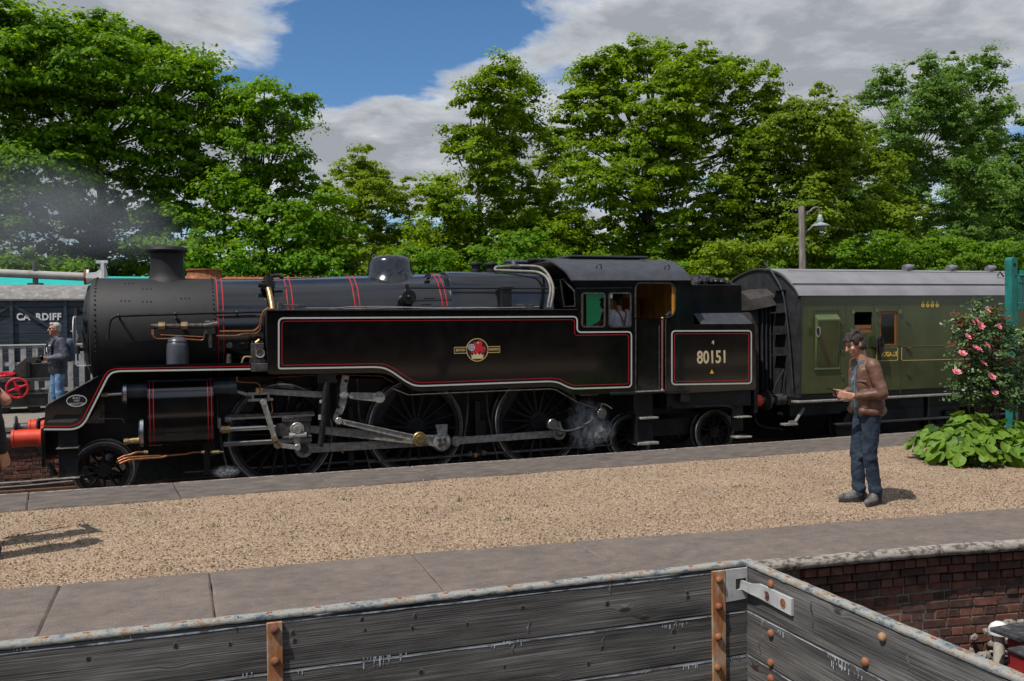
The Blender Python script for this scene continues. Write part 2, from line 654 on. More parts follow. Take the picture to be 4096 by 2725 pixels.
K['buff'] = mat('orange_cab_lining', (0.62, 0.25, 0.03), 0.6, 0, 0.3, 5, 0.1, 30, stretch=(1, 1, 0.25))
K['numeral'] = mat('cream_numeral_paint', (0.66, 0.52, 0.30), 0.45)
K['gold'] = mat('gold_transfer', (0.62, 0.45, 0.16), 0.4)
K['yellow'] = mat('yellow_paint', (0.75, 0.55, 0.02), 0.5)
K['lionred'] = mat('emblem_red', (0.55, 0.02, 0.03), 0.5)
K['coal'] = mat('coal_black', (0.012, 0.012, 0.013), 0.5, 0, 0.5, 8, 0.4, 20)
K['glass'] = glass_mat('window_glass', (0.80, 0.86, 0.84))
K['lagging'] = mat('pale_pipe_lagging', (0.21, 0.195, 0.175), 0.6, 0, 0.3, 12, 0.1, 40)
K['valvegrey'] = mat('valve_chest_sheen_grey', (0.055, 0.062, 0.075), 0.35, 0.0, 0.2, 6)  # grey-blue base mixes in the sky's sheen on the valve chest
K['white'] = mat('white_paint', (0.72, 0.72, 0.70), 0.5, 0, 0.08, 6)
K['coachgreen'] = mat('olive_coach_paint', (0.048, 0.060, 0.019), 0.2, 0, 0.22, 1.6, 0.05, 5, coat=0.2, rvar=0.12)
K['coachgreen2'] = mat('olive_lit_facet_and_catch', (0.105, 0.14, 0.06), 0.25, 0, 0.12, 2.0)  # paler olive puts sunlight on the lookout facets; window catches share it
K['coachroof'] = mat('grey_coach_roof', (0.20, 0.195, 0.205), 0.65, 0, 0.14, 1.6, 0.08, 20)
K['coachend'] = mat('sooty_coach_end', (0.021, 0.020, 0.022), 0.6, 0, 0.5, 4, 0.2, 25)
K['canvas'] = mat('dusty_gangway_canvas', (0.030, 0.028, 0.027), 0.85, 0, 0.4, 2.5, 0.3, 30, c2=(0.062, 0.052, 0.046))
K['wood'] = mat('varnished_window_frame', (0.26, 0.085, 0.025), 0.35, 0, 0.3, 8, stretch=(6, 6, 1))
K['dark'] = mat('dark_interior', (0.008, 0.008, 0.008), 0.8)
K['teal'] = mat('teal_green_paint', (0.010, 0.155, 0.13), 0.45, 0, 0.25, 4, 0.15, 40)
K['tealroof'] = mat('turquoise_roof_sheet', (0.015, 0.40, 0.37), 0.6, 0, 0.08, 1)
K['malachite'] = mat('bright_green_paint', (0.0, 0.23, 0.07), 0.45, 0, 0.1, 2)
K['rust'] = ramp_mat('rusty_iron', [(0.3, (0.10, 0.035, 0.018)), (0.5, (0.26, 0.09, 0.035)), (0.68, (0.36, 0.17, 0.08))], 9, 0.85)
K['rustbolt'] = ramp_mat('rusty_bolt', [(0.34, (0.10, 0.035, 0.03)), (0.44, (0.20, 0.07, 0.035)), (0.54, (0.30, 0.12, 0.055)), (0.62, (0.38, 0.24, 0.14)), (0.70, (0.46, 0.40, 0.33))], 11, 0.8, rand=True)
K['ruststrap'] = ramp_mat('rust_streaked_strap', [(0.30, (0.20, 0.07, 0.025)), (0.45, (0.36, 0.15, 0.06)), (0.56, (0.40, 0.27, 0.17)), (0.68, (0.42, 0.42, 0.40))], 7, 0.75, stretch=(3, 3, 1), bump=0.2, rand=True)
K['flaked'] = ramp_mat('flaking_grey_paint', [(0.38, (0.05, 0.055, 0.06)), (0.435, (0.11, 0.125, 0.13)), (0.475, (0.23, 0.25, 0.255)), (0.515, (0.33, 0.32, 0.285)), (0.55, (0.28, 0.235, 0.18)), (0.58, (0.19, 0.085, 0.04)), (0.63, (0.34, 0.29, 0.23))], 24, 0.8, stretch=(0.45, 0.45, 1.0), bump=0.5, detail=14, nrough=0.85, rand=True)
K['palebracket'] = ramp_mat('pale_grey_bracket_paint', [(0.3, (0.24, 0.10, 0.045)), (0.42, (0.36, 0.37, 0.37)), (0.6, (0.50, 0.50, 0.48)), (0.75, (0.55, 0.55, 0.52))], 8, 0.6, bump=0.15, rand=True)

# ------------------------------------------------------------------ ground, tracks and platforms (rail top is z = 0, the train runs along x)
R0 = random.Random(7)
ZP, ZO = 0.80, 1.0
K['earth'] = ramp_mat('grassy_earth', [(0.3, (0.05, 0.075, 0.02)), (0.5, (0.08, 0.10, 0.03)), (0.7, (0.12, 0.10, 0.06))], 0.6, 0.95, bump=0.4)
K['ballastmat'] = ramp_mat('dirty_ballast', [(0.3, (0.03, 0.028, 0.026)), (0.5, (0.09, 0.08, 0.07)), (0.7, (0.16, 0.14, 0.12))], 22, 0.95, bump=1.0)
K['slab'] = ramp_mat('weathered_paving_stone', [(0.34, (0.095, 0.077, 0.067)), (0.46, (0.124, 0.100, 0.087)), (0.55, (0.146, 0.116, 0.097)), (0.68, (0.190, 0.145, 0.112))], 7.5, 0.85, stretch=(0.8, 1.1, 1), bump=0.25, detail=14, nrough=0.78, dist=0.25, rand=True)
K['slabfar'] = ramp_mat('weathered_coping_stone', [(0.38, (0.060, 0.049, 0.043)), (0.5, (0.100, 0.082, 0.070)), (0.62, (0.150, 0.118, 0.094))], 7, 0.85, stretch=(0.6, 1.5, 1), bump=0.2, detail=13, nrough=0.76, rand=True)
K['nosing'] = ramp_mat('chipped_white_nosing', [(0.40, (0.085, 0.07, 0.06)), (0.46, (0.16, 0.135, 0.115)), (0.50, (0.255, 0.225, 0.195)), (0.66, (0.34, 0.31, 0.275))], 19, 0.85, bump=0.7, detail=8, stretch=(0.8, 1, 1.6), rand=True)
K['brick'] = ramp_mat('dark_red_brick', [(0.3, (0.080, 0.035, 0.024)), (0.5, (0.150, 0.062, 0.041)), (0.7, (0.21, 0.105, 0.075))], 9, 0.9, bump=0.4, rand=True)
K['brick2'] = ramp_mat('sooty_brick', [(0.3, (0.035, 0.024, 0.021)), (0.55, (0.095, 0.045, 0.034)), (0.75, (0.16, 0.12, 0.10))], 9, 0.9, bump=0.4, rand=True)
K['mortar'] = ramp_mat('lime_mortar', [(0.3, (0.11, 0.098, 0.085)), (0.6, (0.24, 0.215, 0.185))], 12, 0.95, bump=0.4)
K['sleeper'] = mat('oily_sleeper', (0.05, 0.038, 0.03), 0.9, 0, 0.4, 8, 0.3, 30, stretch=(3, 1, 1))
K['railrust'] = mat('rusty_rail', (0.13, 0.06, 0.03), 0.7, 0.2, 0.3, 12, 0.1, 40)
K['sandy'] = ramp_mat('pale_platform_surface', [(0.3, (0.17, 0.145, 0.12)), (0.6, (0.23, 0.20, 0.165))], 5, 0.95, bump=0.2)

def stain(m_, scale=1.6, lo=0.68, hi=1.18):
    """broad worn and damp patches over a ground material"""
    nt = m_.node_tree
    b = nt.nodes['Principled BSDF']
    src = b.inputs['Base Color'].links[0].from_socket
    tc = N(nt, 'ShaderNodeTexCoord')
    nz = N(nt, 'ShaderNodeTexNoise')
    nz.inputs['Scale'].default_value = scale
    nz.inputs['Detail'].default_value = 6
    nz.inputs['Roughness'].default_value = 0.6
    nt.links.new(tc.outputs['Object'], nz.inputs['Vector'])
    mr = N(nt, 'ShaderNodeMapRange')
    mr.inputs[1].default_value = 0.3
    mr.inputs[2].default_value = 0.7
    mr.inputs[3].default_value = lo
    mr.inputs[4].default_value = hi
    nt.links.new(nz.outputs[0], mr.inputs[0])
    fn = N(nt, 'ShaderNodeTexNoise')
    fn.inputs['Scale'].default_value = 110
    fn.inputs['Detail'].default_value = 3
    nt.links.new(tc.outputs['Object'], fn.inputs['Vector'])
    v = math_node(nt, 'MULTIPLY', mr.outputs[0], math_node(nt, 'ADD', math_node(nt, 'MULTIPLY', fn.outputs[0], 1.7), 0.15))
    hs = N(nt, 'ShaderNodeHueSaturation')
    nt.links.new(v, hs.inputs['Value'])
    nt.links.new(src, hs.inputs['Color'])
    nt.links.new(hs.outputs[0], b.inputs['Base Color'])
stain(K['slab'], 1.4, 0.95, 1.18)
stain(K['slabfar'], 1.3, 0.95, 1.18)
def sheet(name, xs, ys, z, mt, kind='structure', amp=0.0, sub=None):
    mb = MB()
    nx, ny = sub or (1, 1)
    for j in range(ny + 1):
        for i in range(nx + 1):
            x = xs[0] + (xs[1] - xs[0]) * i / nx
            y = ys[0] + (ys[1] - ys[0]) * j / ny
            mb.v.append((x, y, z + (amp * mnoise.noise(Vector((x * 1.3, y * 1.3, 0))) if amp else 0)))
    for j in range(ny):
        for i in range(nx):
            a = j * (nx + 1) + i
            mb.f.append((a, a + 1, a + nx + 2, a + nx + 1))
    o = part(name, mb, mt, None)
    tag(o, kind=kind)
    return o

sheet('ground', (-600, 700), (-400, 900), -0.42, K['earth'])
tb = sheet('track_bed', (-60, 80), (-4.6, 1.6), -0.13, K['ballastmat'], amp=0.03, sub=(140, 8))
tb = sheet('track_bed', (-60, 80), (-15.9, -10.3), -0.17, K['ballastmat'], amp=0.03, sub=(140, 8))
tb = sheet('track_bed', (-60, 80), (6.6, 18.0), -0.13, K['ballastmat'], amp=0.03, sub=(140, 8))

slp = MB().box(-0.125, 0.125, -1.3, 1.3, -0.14, -0.085, 0.01).mesh('sleeper', K['sleeper'])
def railway_track(y, x0, x1, label, sx=None, rot=0.0, step=0.75):
    t = thing('railway_track', label, 'railway track', (0, y, 0))
    for s in (-0.752, 0.752):
        mb = MB()
        mb.box(x0, x1, y + s - 0.035, y + s + 0.035, -0.05, 0.0, 0.006)
        mb.box(x0, x1, y + s - 0.01, y + s + 0.01, -0.062, -0.05)
        mb.box(x0, x1, y + s - 0.06, y + s + 0.06, -0.085, -0.062)
        part('rail', mb, K['railrust'], t)
    a, b = sx or (x0, x1)
    k = 0
    while a + k * step < b:
        link('sleeper', slp, t, (a + k * step, y, 0))
        k += 1
    return t
railway_track(0.0, -40, 60, 'rusty rails carrying the black locomotive and the green coach', (-9, 14))
railway_track(-3.35, -40, 60, 'empty track in the trench right behind the far platform edge', (-9, 14))
railway_track(-14.55, -40, 60, 'track under the open plank wagon', (-3, 9))
railway_track(9.0, -40, 60, 'track under the dark goods van beyond the picket fence', (-8, 8))

# --- island platform
EDGE_N = [(-20, -10.5), (-3, -10.42), (0, -10.42), (2.8, -10.46), (5.0, -10.58), (6.9, -10.76), (8.5, -11.03), (11, -11.6), (15, -12.7), (22, -15.0)]
INN_N = [(-20, -8.6), (-3, -8.85), (0, -9.07), (2.9, -9.28), (5.7, -9.6), (8.9, -9.9), (12, -10.45), (16, -11.4), (22, -13.3)]
FAR_E, FAR_I = -4.75, -5.86
def lerp_y(poly, x):
    for (x0, y0), (x1, y1) in zip(poly, poly[1:]):
        if x <= x1:
            return y0 + (y1 - y0) * (x - x0) / (x1 - x0)
    return poly[-1][1]

mb = MB()
xs = [(-14 + i * 0.2) for i in range(181)]
ny = 24
for x in xs:
    a, b = lerp_y(INN_N, x), FAR_I
    for j in range(ny + 1):
        y = a - 0.05 + (b + 0.05 - a + 0.05) * j / ny
        mb.v.append((x, y, ZP - 0.012 + 0.012 * mnoise.noise(Vector((x * 0.9, y * 0.9, 2))) + 0.006 * mnoise.noise(Vector((x * 4, y * 4, 5)))))
for i in range(len(xs) - 1):
    for j in range(ny):
        a = i * (ny + 1) + j
        mb.f.append((a, a + ny + 1, a + ny + 2, a + 1))

def gravel_mat(name, big=1.0, pal=None):
    m_ = bpy.data.materials.new(name)
    m_.use_nodes = True
    nt = m_.node_tree
    b = nt.nodes['Principled BSDF']
    b.inputs['Roughness'].default_value = 0.85
    b.inputs['Specular IOR Level'].default_value = 0.25
    tc = N(nt, 'ShaderNodeTexCoord')
    v = N(nt, 'ShaderNodeTexVoronoi')
    v.inputs['Scale'].default_value = 100 / big
    nt.links.new(tc.outputs['Object'], v.inputs['Vector'])
    r = N(nt, 'ShaderNodeValToRGB')
    cr = r.color_ramp
    pal = pal or [(0.0, (0.11, 0.068, 0.043)), (0.2, (0.205, 0.133, 0.080)), (0.45, (0.285, 0.193, 0.118)), (0.7, (0.36, 0.253, 0.162)), (0.93, (0.45, 0.355, 0.262)), (1.0, (0.55, 0.495, 0.43))]
    while len(cr.elements) < len(pal):
        cr.elements.new(0.5)
    for e, (p, c) in zip(cr.elements, pal):
        e.position, e.color = p, (*c, 1)
    sp = N(nt, 'ShaderNodeSeparateColor')
    nt.links.new(v.outputs['Color'], sp.inputs[0])
    nt.links.new(sp.outputs[0], r.inputs[0])
    nz = N(nt, 'ShaderNodeTexNoise')
    nz.inputs['Scale'].default_value = 1.3
    nz.inputs['Detail'].default_value = 6
    nt.links.new(tc.outputs['Object'], nz.inputs['Vector'])
    hs = N(nt, 'ShaderNodeHueSaturation')
    nt.links.new(math_node(nt, 'ADD', math_node(nt, 'MULTIPLY', nz.outputs[0], 0.5), 0.72), hs.inputs['Value'])
    nt.links.new(r.outputs[0], hs.inputs['Color'])
    nt.links.new(hs.outputs[0], b.inputs['Base Color'])
    bp = N(nt, 'ShaderNodeBump')
    bp.inputs['Strength'].default_value = 0.6
    bp.inputs['Distance'].default_value = 0.006
    bp.invert = True
    nt.links.new(v.outputs['Distance'], bp.inputs['Height'])
    nt.links.new(bp.outputs[0], b.inputs['Normal'])
    return m_
K['gravel'] = gravel_mat('golden_pea_gravel')
def pebble_mat():
    m_ = bpy.data.materials.new('golden_pebbles')
    m_.use_nodes = True
    nt = m_.node_tree
    b = nt.nodes['Principled BSDF']
    b.inputs['Roughness'].default_value = 0.8
    g = N(nt, 'ShaderNodeNewGeometry')
    r = N(nt, 'ShaderNodeValToRGB')
    cr = r.color_ramp
    pal = [(0.0, (0.12, 0.075, 0.05)), (0.25, (0.215, 0.14, 0.085)), (0.5, (0.295, 0.20, 0.125)), (0.75, (0.37, 0.265, 0.173)), (0.95, (0.48, 0.39, 0.29)), (1.0, (0.60, 0.55, 0.48))]
    while len(cr.elements) < len(pal):
        cr.elements.new(0.5)
    for e, (p, c) in zip(cr.elements, pal):
        e.position, e.color = p, (*c, 1)
    nt.links.new(g.outputs['Random Per Island'], r.inputs[0])
    nt.links.new(r.outputs[0], b.inputs['Base Color'])
    return m_
K['pebble'] = pebble_mat()
plat = part('gravel_platform', mb, K['gravel'], None)
tag(plat, kind='structure')

def stones(name, n, fx, fy, fz, smin, smax, mt, seed, kind='stuff', parent=None, squash=0.7):
    """n loose eight-sided stones as one mesh; fx/fy/fz give positions as arrays"""
    rg = np.random.default_rng(seed)
    x = fx(rg, n); y = fy(rg, n, x); z = fz(rg, n, x, y)
    s = smin * (smax / smin) ** (rg.random(n) ** 1.7)
    base = np.array([(1, 0, 0), (0, 1, 0), (-1, 0, 0), (0, -1, 0), (0, 0, 1), (0, 0, -1)], float)
    V = base[None] * (s[:, None, None] * (0.6 + 0.7 * rg.random((n, 6, 1))))
    V[:, :, 2] *= squash
    a = rg.random(n) * 6.28
    t = (rg.random(n) - 0.5) * 1.2
    ca, sa, ct, st = np.cos(a), np.sin(a), np.cos(t), np.sin(t)
    X = V[:, :, 0] * ct[:, None] - V[:, :, 2] * st[:, None]
    Z = V[:, :, 0] * st[:, None] + V[:, :, 2] * ct[:, None]
    Y = V[:, :, 1]
    P = np.stack([X * ca[:, None] - Y * sa[:, None], X * sa[:, None] + Y * ca[:, None], Z], -1) + np.stack([x, y, z], -1)[:, None, :]
    F = np.array([(0, 1, 4), (1, 2, 4), (2, 3, 4), (3, 0, 4), (1, 0, 5), (2, 1, 5), (3, 2, 5), (0, 3, 5)])
    faces = (F[None] + (np.arange(n) * 6)[:, None, None]).reshape(-1, 3)
    me = raw_mesh(name, P.reshape(-1, 3), faces, mt)
    o = link(name, me, parent)
    tag(o, kind=kind)
    return o

def raw_mesh(name, V, F, mt, smooth=False):
    me = bpy.data.meshes.new(name)
    k = F.shape[1]
    me.vertices.add(len(V))
    me.vertices.foreach_set('co', np.asarray(V, np.float32).ravel())
    me.loops.add(F.size)
    me.loops.foreach_set('vertex_index', F.astype(np.int32).ravel())
    me.polygons.add(len(F))
    me.polygons.foreach_set('loop_start', np.arange(0, F.size, k, dtype=np.int32))
    if smooth:
        me.polygons.foreach_set('use_smooth', np.ones(len(F), bool))
    me.materials.append(mt)
    me.update(calc_edges=True)
    return me

_ix = np.array([p[0] for p in INN_N]); _iy = np.array([p[1] for p in INN_N])
def g_x(rg, n): return -3 + 17 * rg.random(n)
def g_y(rg, n, x):
    a = np.interp(x, _ix, _iy)
    return a - 0.03 + (FAR_I + 0.05 - a) * rg.random(n) ** 1.25
stones('loose_gravel', 34000, g_x, g_y, lambda rg, n, x, y: np.full(n, ZP - 0.006) + 0.005 * rg.random(n), 0.005, 0.013, K['pebble'], 3, parent=plat)

# weeds in the gravel
K['weed'] = leaf_mat('weed_green', (0.05, 0.10, 0.012), (0.11, 0.18, 0.03), 8)
def weed_patch():
    rg = random.Random(11)
    mb = MB()
    spots = [(-0.162, -7.594), (-0.026, -7.739), (1.998, -7.387), (0.759, -6.65), (4.504, -7.213), (4.579, -7.902), (3.911, -7.214), (1.428, -7.492), (2.798, -6.705), (7.006, -7.785), (4, -8.328), (1.132, -6.209), (3.393, -7.722)]
    for (x, y) in spots:
        for k in range(13):
            px, py = x + rg.gauss(0, 0.06), y + rg.gauss(0, 0.04)
            h = rg.uniform(0.01, 0.035)
            a = rg.uniform(0, 6.28)
            dx, dy = math.cos(a) * 0.006, math.sin(a) * 0.006
            lx, ly = rg.gauss(0, 0.015), rg.gauss(0, 0.015)
            mb.add([(px - dx, py - dy, ZP - 0.01), (px + dx, py + dy, ZP - 0.01), (px + lx, py + ly, ZP + h)], [(0, 1, 2)])
    o = part('weed', mb, K['weed'], plat, 0, kind='stuff')
weed_patch()

# body of the platform and its brick faces
body = MB()
tops = [(x, lerp_y(EDGE_N, x) + 0.110) for x in [-14 + i * 1.0 for i in range(37)]]
for k in range(len(tops) - 1):
    (x0, y0), (x1, y1) = tops[k], tops[k + 1]
    body.add([(x0, y0, -0.4), (x1, y1, -0.4), (x1, FAR_E - 0.1, -0.4), (x0, FAR_E - 0.1, -0.4), (x0, y0, ZP - 0.1), (x1, y1, ZP - 0.1), (x1, FAR_E - 0.1, ZP - 0.1), (x0, FAR_E - 0.1, ZP - 0.1)],
             [(0, 1, 5, 4), (2, 3, 7, 6), (4, 5, 6, 7)])
part('platform_core', body, K['mortar'], plat, 0)

def slab_quad(pts, z, th, b=0.012):
    mb = MB()
    P = [Vector(p) for p in pts]
    c = sum(P, Vector((0, 0))) / 4
    Q = []
    for i in range(4):
        a, e = P[i], P[(i + 1) % 4]
        Q.append(a)
        if i % 2:                          # the joint sides are a little broken
            for k in range(1, 9):
                q = a.lerp(e, k / 9)
                j = mnoise.noise(Vector((q.x * 7, q.y * 11, 1))) * 0.009 + mnoise.noise(Vector((q.x * 31, q.y * 37, 4))) * 0.005
                Q.append(q + (c - q).normalized() * max(0.0, j))
    P = Q
    n = len(P)
    low = [(p.x, p.y, z - th) for p in P]
    mid = [(p.x, p.y, z - b) for p in P]
    top = []
    for p in P:
        d = (c - p).normalized() * b * 1.4
        top.append((p.x + d.x, p.y + d.y, z))
    vs = low + mid + top
    fs = [tuple(range(n))[::-1]] + [(k, (k + 1) % n, n + (k + 1) % n, n + k) for k in range(n)] + [(n + k, n + (k + 1) % n, 2 * n + (k + 1) % n, 2 * n + k) for k in range(n)] + [tuple(range(2 * n, 3 * n))]
    return mb.add(vs, fs)

jn_in = [(0.266, -9.167), (1.298, -9.194), (2.864, -9.305), (5.695, -9.619), (6.973, -9.674), (7.921, -9.751)]
jn_ed = [(0.261, -10.212), (1.292, -10.204), (2.817, -10.267), (5.589, -10.537), (6.908, -10.717), (7.746, -11.004)]
jx = [(-4.0, -4.1), (-2.6, -2.65), (-1.1, -1.1)] + [(a[0], b[0]) for a, b in zip(jn_in, jn_ed)]
while jx[-1][0] < 20:
    jx.append((jx[-1][0] + 1.35, jx[-1][1] + 1.3))
jx.insert(6, (4.22, 4.2))
gp = 0.0015
for k in range(len(jx) - 1):
    (ia, ea), (ib, eb) = jx[k], jx[k + 1]
    z = ZP + R0.uniform(-0.002, 0.003)
    q = [(ea + gp, lerp_y(EDGE_N, ea) + 0.045), (eb - gp, lerp_y(EDGE_N, eb) + 0.045), (ib - gp, lerp_y(INN_N, ib) + R0.uniform(-0.03, 0.03)), (ia + gp, lerp_y(INN_N, ia) + R0.uniform(-0.03, 0.03))]
    o = part('coping_slab', slab_quad(q, z, 0.09), K['slab'], plat, 20)
    # rounded whitewashed nose of the slab
    mb = MB()
    prof = [(0.05, 0.0), (0.012, -0.004), (-0.016, -0.018), (-0.028, -0.042), (-0.024, -0.066), (-0.006, -0.082), (0.05, -0.088)]
    n = 14
    for i in range(n + 1):
        x = ea + gp + (eb - ea - 2 * gp) * i / n
        y = lerp_y(EDGE_N, x)
        for (py, pz) in prof:
            j = 0.006 * mnoise.noise(Vector((x * 9, pz * 30, k)))
            mb.v.append((x, y + py + j, z + pz + 0.0015 + j * 0.4))
    m_ = len(prof)
    for i in range(n):
        for j in range(m_ - 1):
            a = i * m_ + j
            mb.f.append((a, a + 1, a + m_ + 1, a + m_))
    part('whitewashed_nosing', mb, K['nosing'], o, 60)

fx_e = [65.9, 398, 722, 945.4, 1161.2, 1340.8, 1537.3]
fj = [(-6.2, -6.2), (-4.2, -4.2), (-2.4, -2.4)] + [(a[0], b[0]) for a, b in zip([(-0.517, -4.77), (1.036, -4.717), (2.711, -4.793), (3.981, -4.762), (5.198, -5.041), (6.382, -4.964), (7.795, -4.864)], [(-0.393, -5.82), (1.124, -5.74), (2.806, -5.719), (4.084, -5.773), (5.25, -5.727), (6.444, -5.747), (7.839, -5.429)])]
while fj[-1][0] < 34:
    fj.append((fj[-1][0] + 1.45, fj[-1][1] + 1.45))
for k in range(len(fj) - 1):
    (ea, ia), (eb, ib) = fj[k], fj[k + 1]
    z = ZP + R0.uniform(-0.002, 0.003)
    q = [(ia + gp, FAR_I + R0.uniform(-0.03, 0.03)), (ib - gp, FAR_I + R0.uniform(-0.03, 0.03)), (eb - gp, FAR_E), (ea + gp, FAR_E)]
    o = part('coping_slab', slab_quad(q, z, 0.09), K['slabfar'], plat, 20)
    mb = MB().box(ea + gp, eb - gp, FAR_E - 0.03, FAR_E + 0.022, z - 0.08, z + 0.003, 0.01)
    part('whitewashed_nosing', mb, K['nosing'], o, 20)

def brick_course(parent, x0, x1, yf, z, hdr, off, mts, rg, L=0.225, H=0.065, D=0.07, lim=None):
    """one course of bricks along x; yf(x) is the face line, the bricks stand proud of the mortar"""
    l = 0.1025 if hdr else 0.215
    x = x0 - off
    n = 0
    while x < x1:
        if lim is None or n < lim:
            key = (hdr, rg.randrange(4))
            me = brick_meshes[key]
            y = yf(x + l / 2)
            o = link('brick', me[rg.randrange(2)] if mts else me[0], parent, (x + l / 2, y + rg.uniform(-0.006, 0.004), z))
            dy = yf(x + l) - yf(x)
            o.rotation_euler = (rg.uniform(-0.02, 0.02), rg.uniform(-0.008, 0.008), math.atan2(dy, l))
            n += 1
        x += l + 0.0105
    return n
brick_meshes = {}
for hdr in (0, 1):
    for k in range(4):
        l = (0.1025 if hdr else 0.215) / 2
        rg = random.Random(k + hdr * 9)
        vs = MB().box(-l, l, -0.03, 0.06, -0.0325, 0.0325, 0.005)
        vs.v = [(a + rg.uniform(-0.003, 0.003), b + rg.uniform(-0.003, 0.003), c + rg.uniform(-0.003, 0.003)) for a, b, c in vs.v]
        brick_meshes[(hdr, k)] = [vs.mesh('brick', K['brick'], 0), vs.mesh('brick', K['brick2'], 0)]
face = lambda x: lerp_y(EDGE_N, x) + 0.13
rgb = random.Random(5)
for c in range(12):
    z = ZP - 0.09 - 0.045 - c * 0.0765
    corb = (0.07, 0.045, 0.02)[c] if c < 3 else 0.0
    hdr = c % 2 == 0
    brick_course(plat, 5.75 if c < 6 else 6.4, 8.9 - 0.05 * c, lambda x: face(x) - corb, z, hdr, rgb.uniform(0, 0.1), True, rgb)

# ballast stones at the foot of the near wall, bottom right corner
K['bstone'] = mat('pale_ballast_stone', (0.21, 0.185, 0.165), 0.9, 0, 0.45, 9, 0.3, 40, island=0.3)
bs = []
for k in range(5):
    rg = random.Random(k)
    b = bmesh.new()
    bmesh.ops.create_icosphere(b, subdivisions=1, radius=1)
    for v in b.verts:
        v.co *= rg.uniform(0.65, 1.1)
        v.co.z *= 0.75
    me = bpy.data.meshes.new('ballast_stone')
    b.to_mesh(me)
    b.free()
    me.materials.append(K['bstone'])
    bs.append(me)
pile_c = Vector((7.333, -10.729))
rg = random.Random(3)
bpile = thing('ballast_heap', 'heap of pale ballast stones at the foot of the brick wall', 'ballast', (pile_c.x, pile_c.y, -0.1))
for k in range(170):
    a, r = rg.uniform(0, 6.28), abs(rg.gauss(0, 0.5))
    x, y = pile_c.x + 0.25 + math.cos(a) * r * 1.2, pile_c.y - 0.10 + math.sin(a) * r * 0.55
    if y > lerp_y(EDGE_N, x) + 0.06:
        continue
    h = 0.26 * math.exp(-(r / 0.42) ** 2)
    o = link('ballast_stone', bs[k % 5], bpile, (x, y, -0.14 + h * rg.uniform(0.75, 1.0)), (rg.uniform(0, 6), rg.uniform(0, 6), rg.uniform(0, 6)))
    o.scale = [rg.uniform(0.03, 0.055)] * 3
stones('ballast', 6000, lambda rg, n: 2 + 12 * rg.random(n), lambda rg, n, x: -10.4 - 1.5 * rg.random(n) - np.maximum(0, (x - 5) * 0.16), lambda rg, n, x, y: np.full(n, -0.15) + 0.03 * rg.random(n), 0.02, 0.045, K['bstone'], 8)

# --- the opposite platform behind the engine
op = sheet('opposite_platform', (-60, 60), (1.95, 6.45), ZO, K['sandy'])
k = -9.0
while k < 14:
    o = part('coping_slab', slab_quad([(k + gp, 1.45), (k + 1.2 - gp, 1.45), (k + 1.2 - gp, 1.95), (k + gp, 1.95)], ZO + 0.004, 0.09), K['sandy'], op, 20)
    k += 1.2
part('platform_core', MB().box(-60, 60, 1.585, 6.45, -0.4, ZO - 0.09), K['mortar'], op, 0)
for c in range(13):
    brick_course(op, -3.3, -0.1, lambda x: 1.60, ZO - 0.13 - c * 0.0765, c % 2 == 1, rgb.uniform(0, 0.1), True, rgb)
part('conduit', MB().tube([(-2.207, 1.5, 0.017), (-1.404, 1.5, 0.019), (-0.571, 1.5, 0.044), (0.001, 1.5, 0.067)], 0.02, 8).tube([(-2.209, 1.5, -0.058), (-1.406, 1.5, -0.05), (-0.573, 1.5, -0.018), (0, 1.5, 0.012)], 0.018, 8), K['lagging'], op)

# ------------------------------------------------------------------ the locomotive
L = thing('steam_locomotive', 'black steam tank engine lined in red and cream, with smoke at its chimney', 'steam locomotive', (5.5, 0, 0))
YT = -1.32
def LP(name, mb, m_, parent=None, smooth=35, label=None):
    return part(name, mb, K[m_] if isinstance(m_, str) else m_, parent or L, smooth, (0, 0, 0), label)

# frames and everything dark between the wheels
mb = MB()
for s in (-1, 1):
    y0, y1 = sorted((s * 0.50, s * 0.54))
    mb.panel([(-0.74, 0.72), (0.5, 0.95), (1.9, 0.62), (9.0, 0.62), (9.4, 0.85), (12.0, 0.85), (12.0, 1.35), (2.4, 1.85), (-0.2, 1.85), (-0.74, 1.25)], y0, y1)
mb.box(1.9, 2.1, -0.5, 0.5, 0.7, 1.7).box(4.0, 4.1, -0.5, 0.5, 0.7, 1.7).box(6.2, 6.3, -0.5, 0.5, 0.5, 1.7).box(8.6, 8.75, -0.5, 0.5, 0.5, 1.6)
LP('frame', mb, 'black')
LP('ashpan', MB().box(5.9, 8.3, -0.48, 0.48, 0.35, 1.5), 'black')
LP('saddle', MB().box(0.35, 1.65, -0.6, 0.6, 1.2, 2.1), 'sooty')

# buffer beam, buffers, front
LP('buffer_beam', MB().box(-0.82, -0.765, -1.25, 1.25, 0.62, 1.20, 0.006), 'gloss')
for s in (-1, 1):
    b_ = MB().lathe([(0.0, 0.0), (0.17, 0.0), (0.17, -0.04), (0.128, -0.05), (0.128, -0.40), (0.138, -0.405), (0.138, -0.44), (0.09, -0.44)], (-0.82, 0.86 * s, 1.03), 'x', 28)
    b_.box(-1.18, -0.92, 0.86 * s - 0.02, 0.86 * s + 0.02, 1.155, 1.168)
    bo = LP('buffer', b_, 'buffer')
    LP('buffer_head', MB().lathe([(0.085, -0.44), (0.085, -0.60), (0.16, -0.615), (0.21, -0.625), (0.21, -0.645), (0.0, -0.655)], (-0.82, 0.86 * s, 1.03), 'x', 28), 'darksteel', bo)
LP('coupling_hook', MB().tube([(-0.82, 0, 1.03), (-1.0, 0, 1.03), (-1.08, 0, 0.98), (-1.04, 0, 0.90)], 0.035), 'darksteel')
hz = [(-0.819, -0.35, 0.806), (-0.74, -0.35, 0.704), (-0.613, -0.35, 0.508), (-0.577, -0.35, 0.394)]
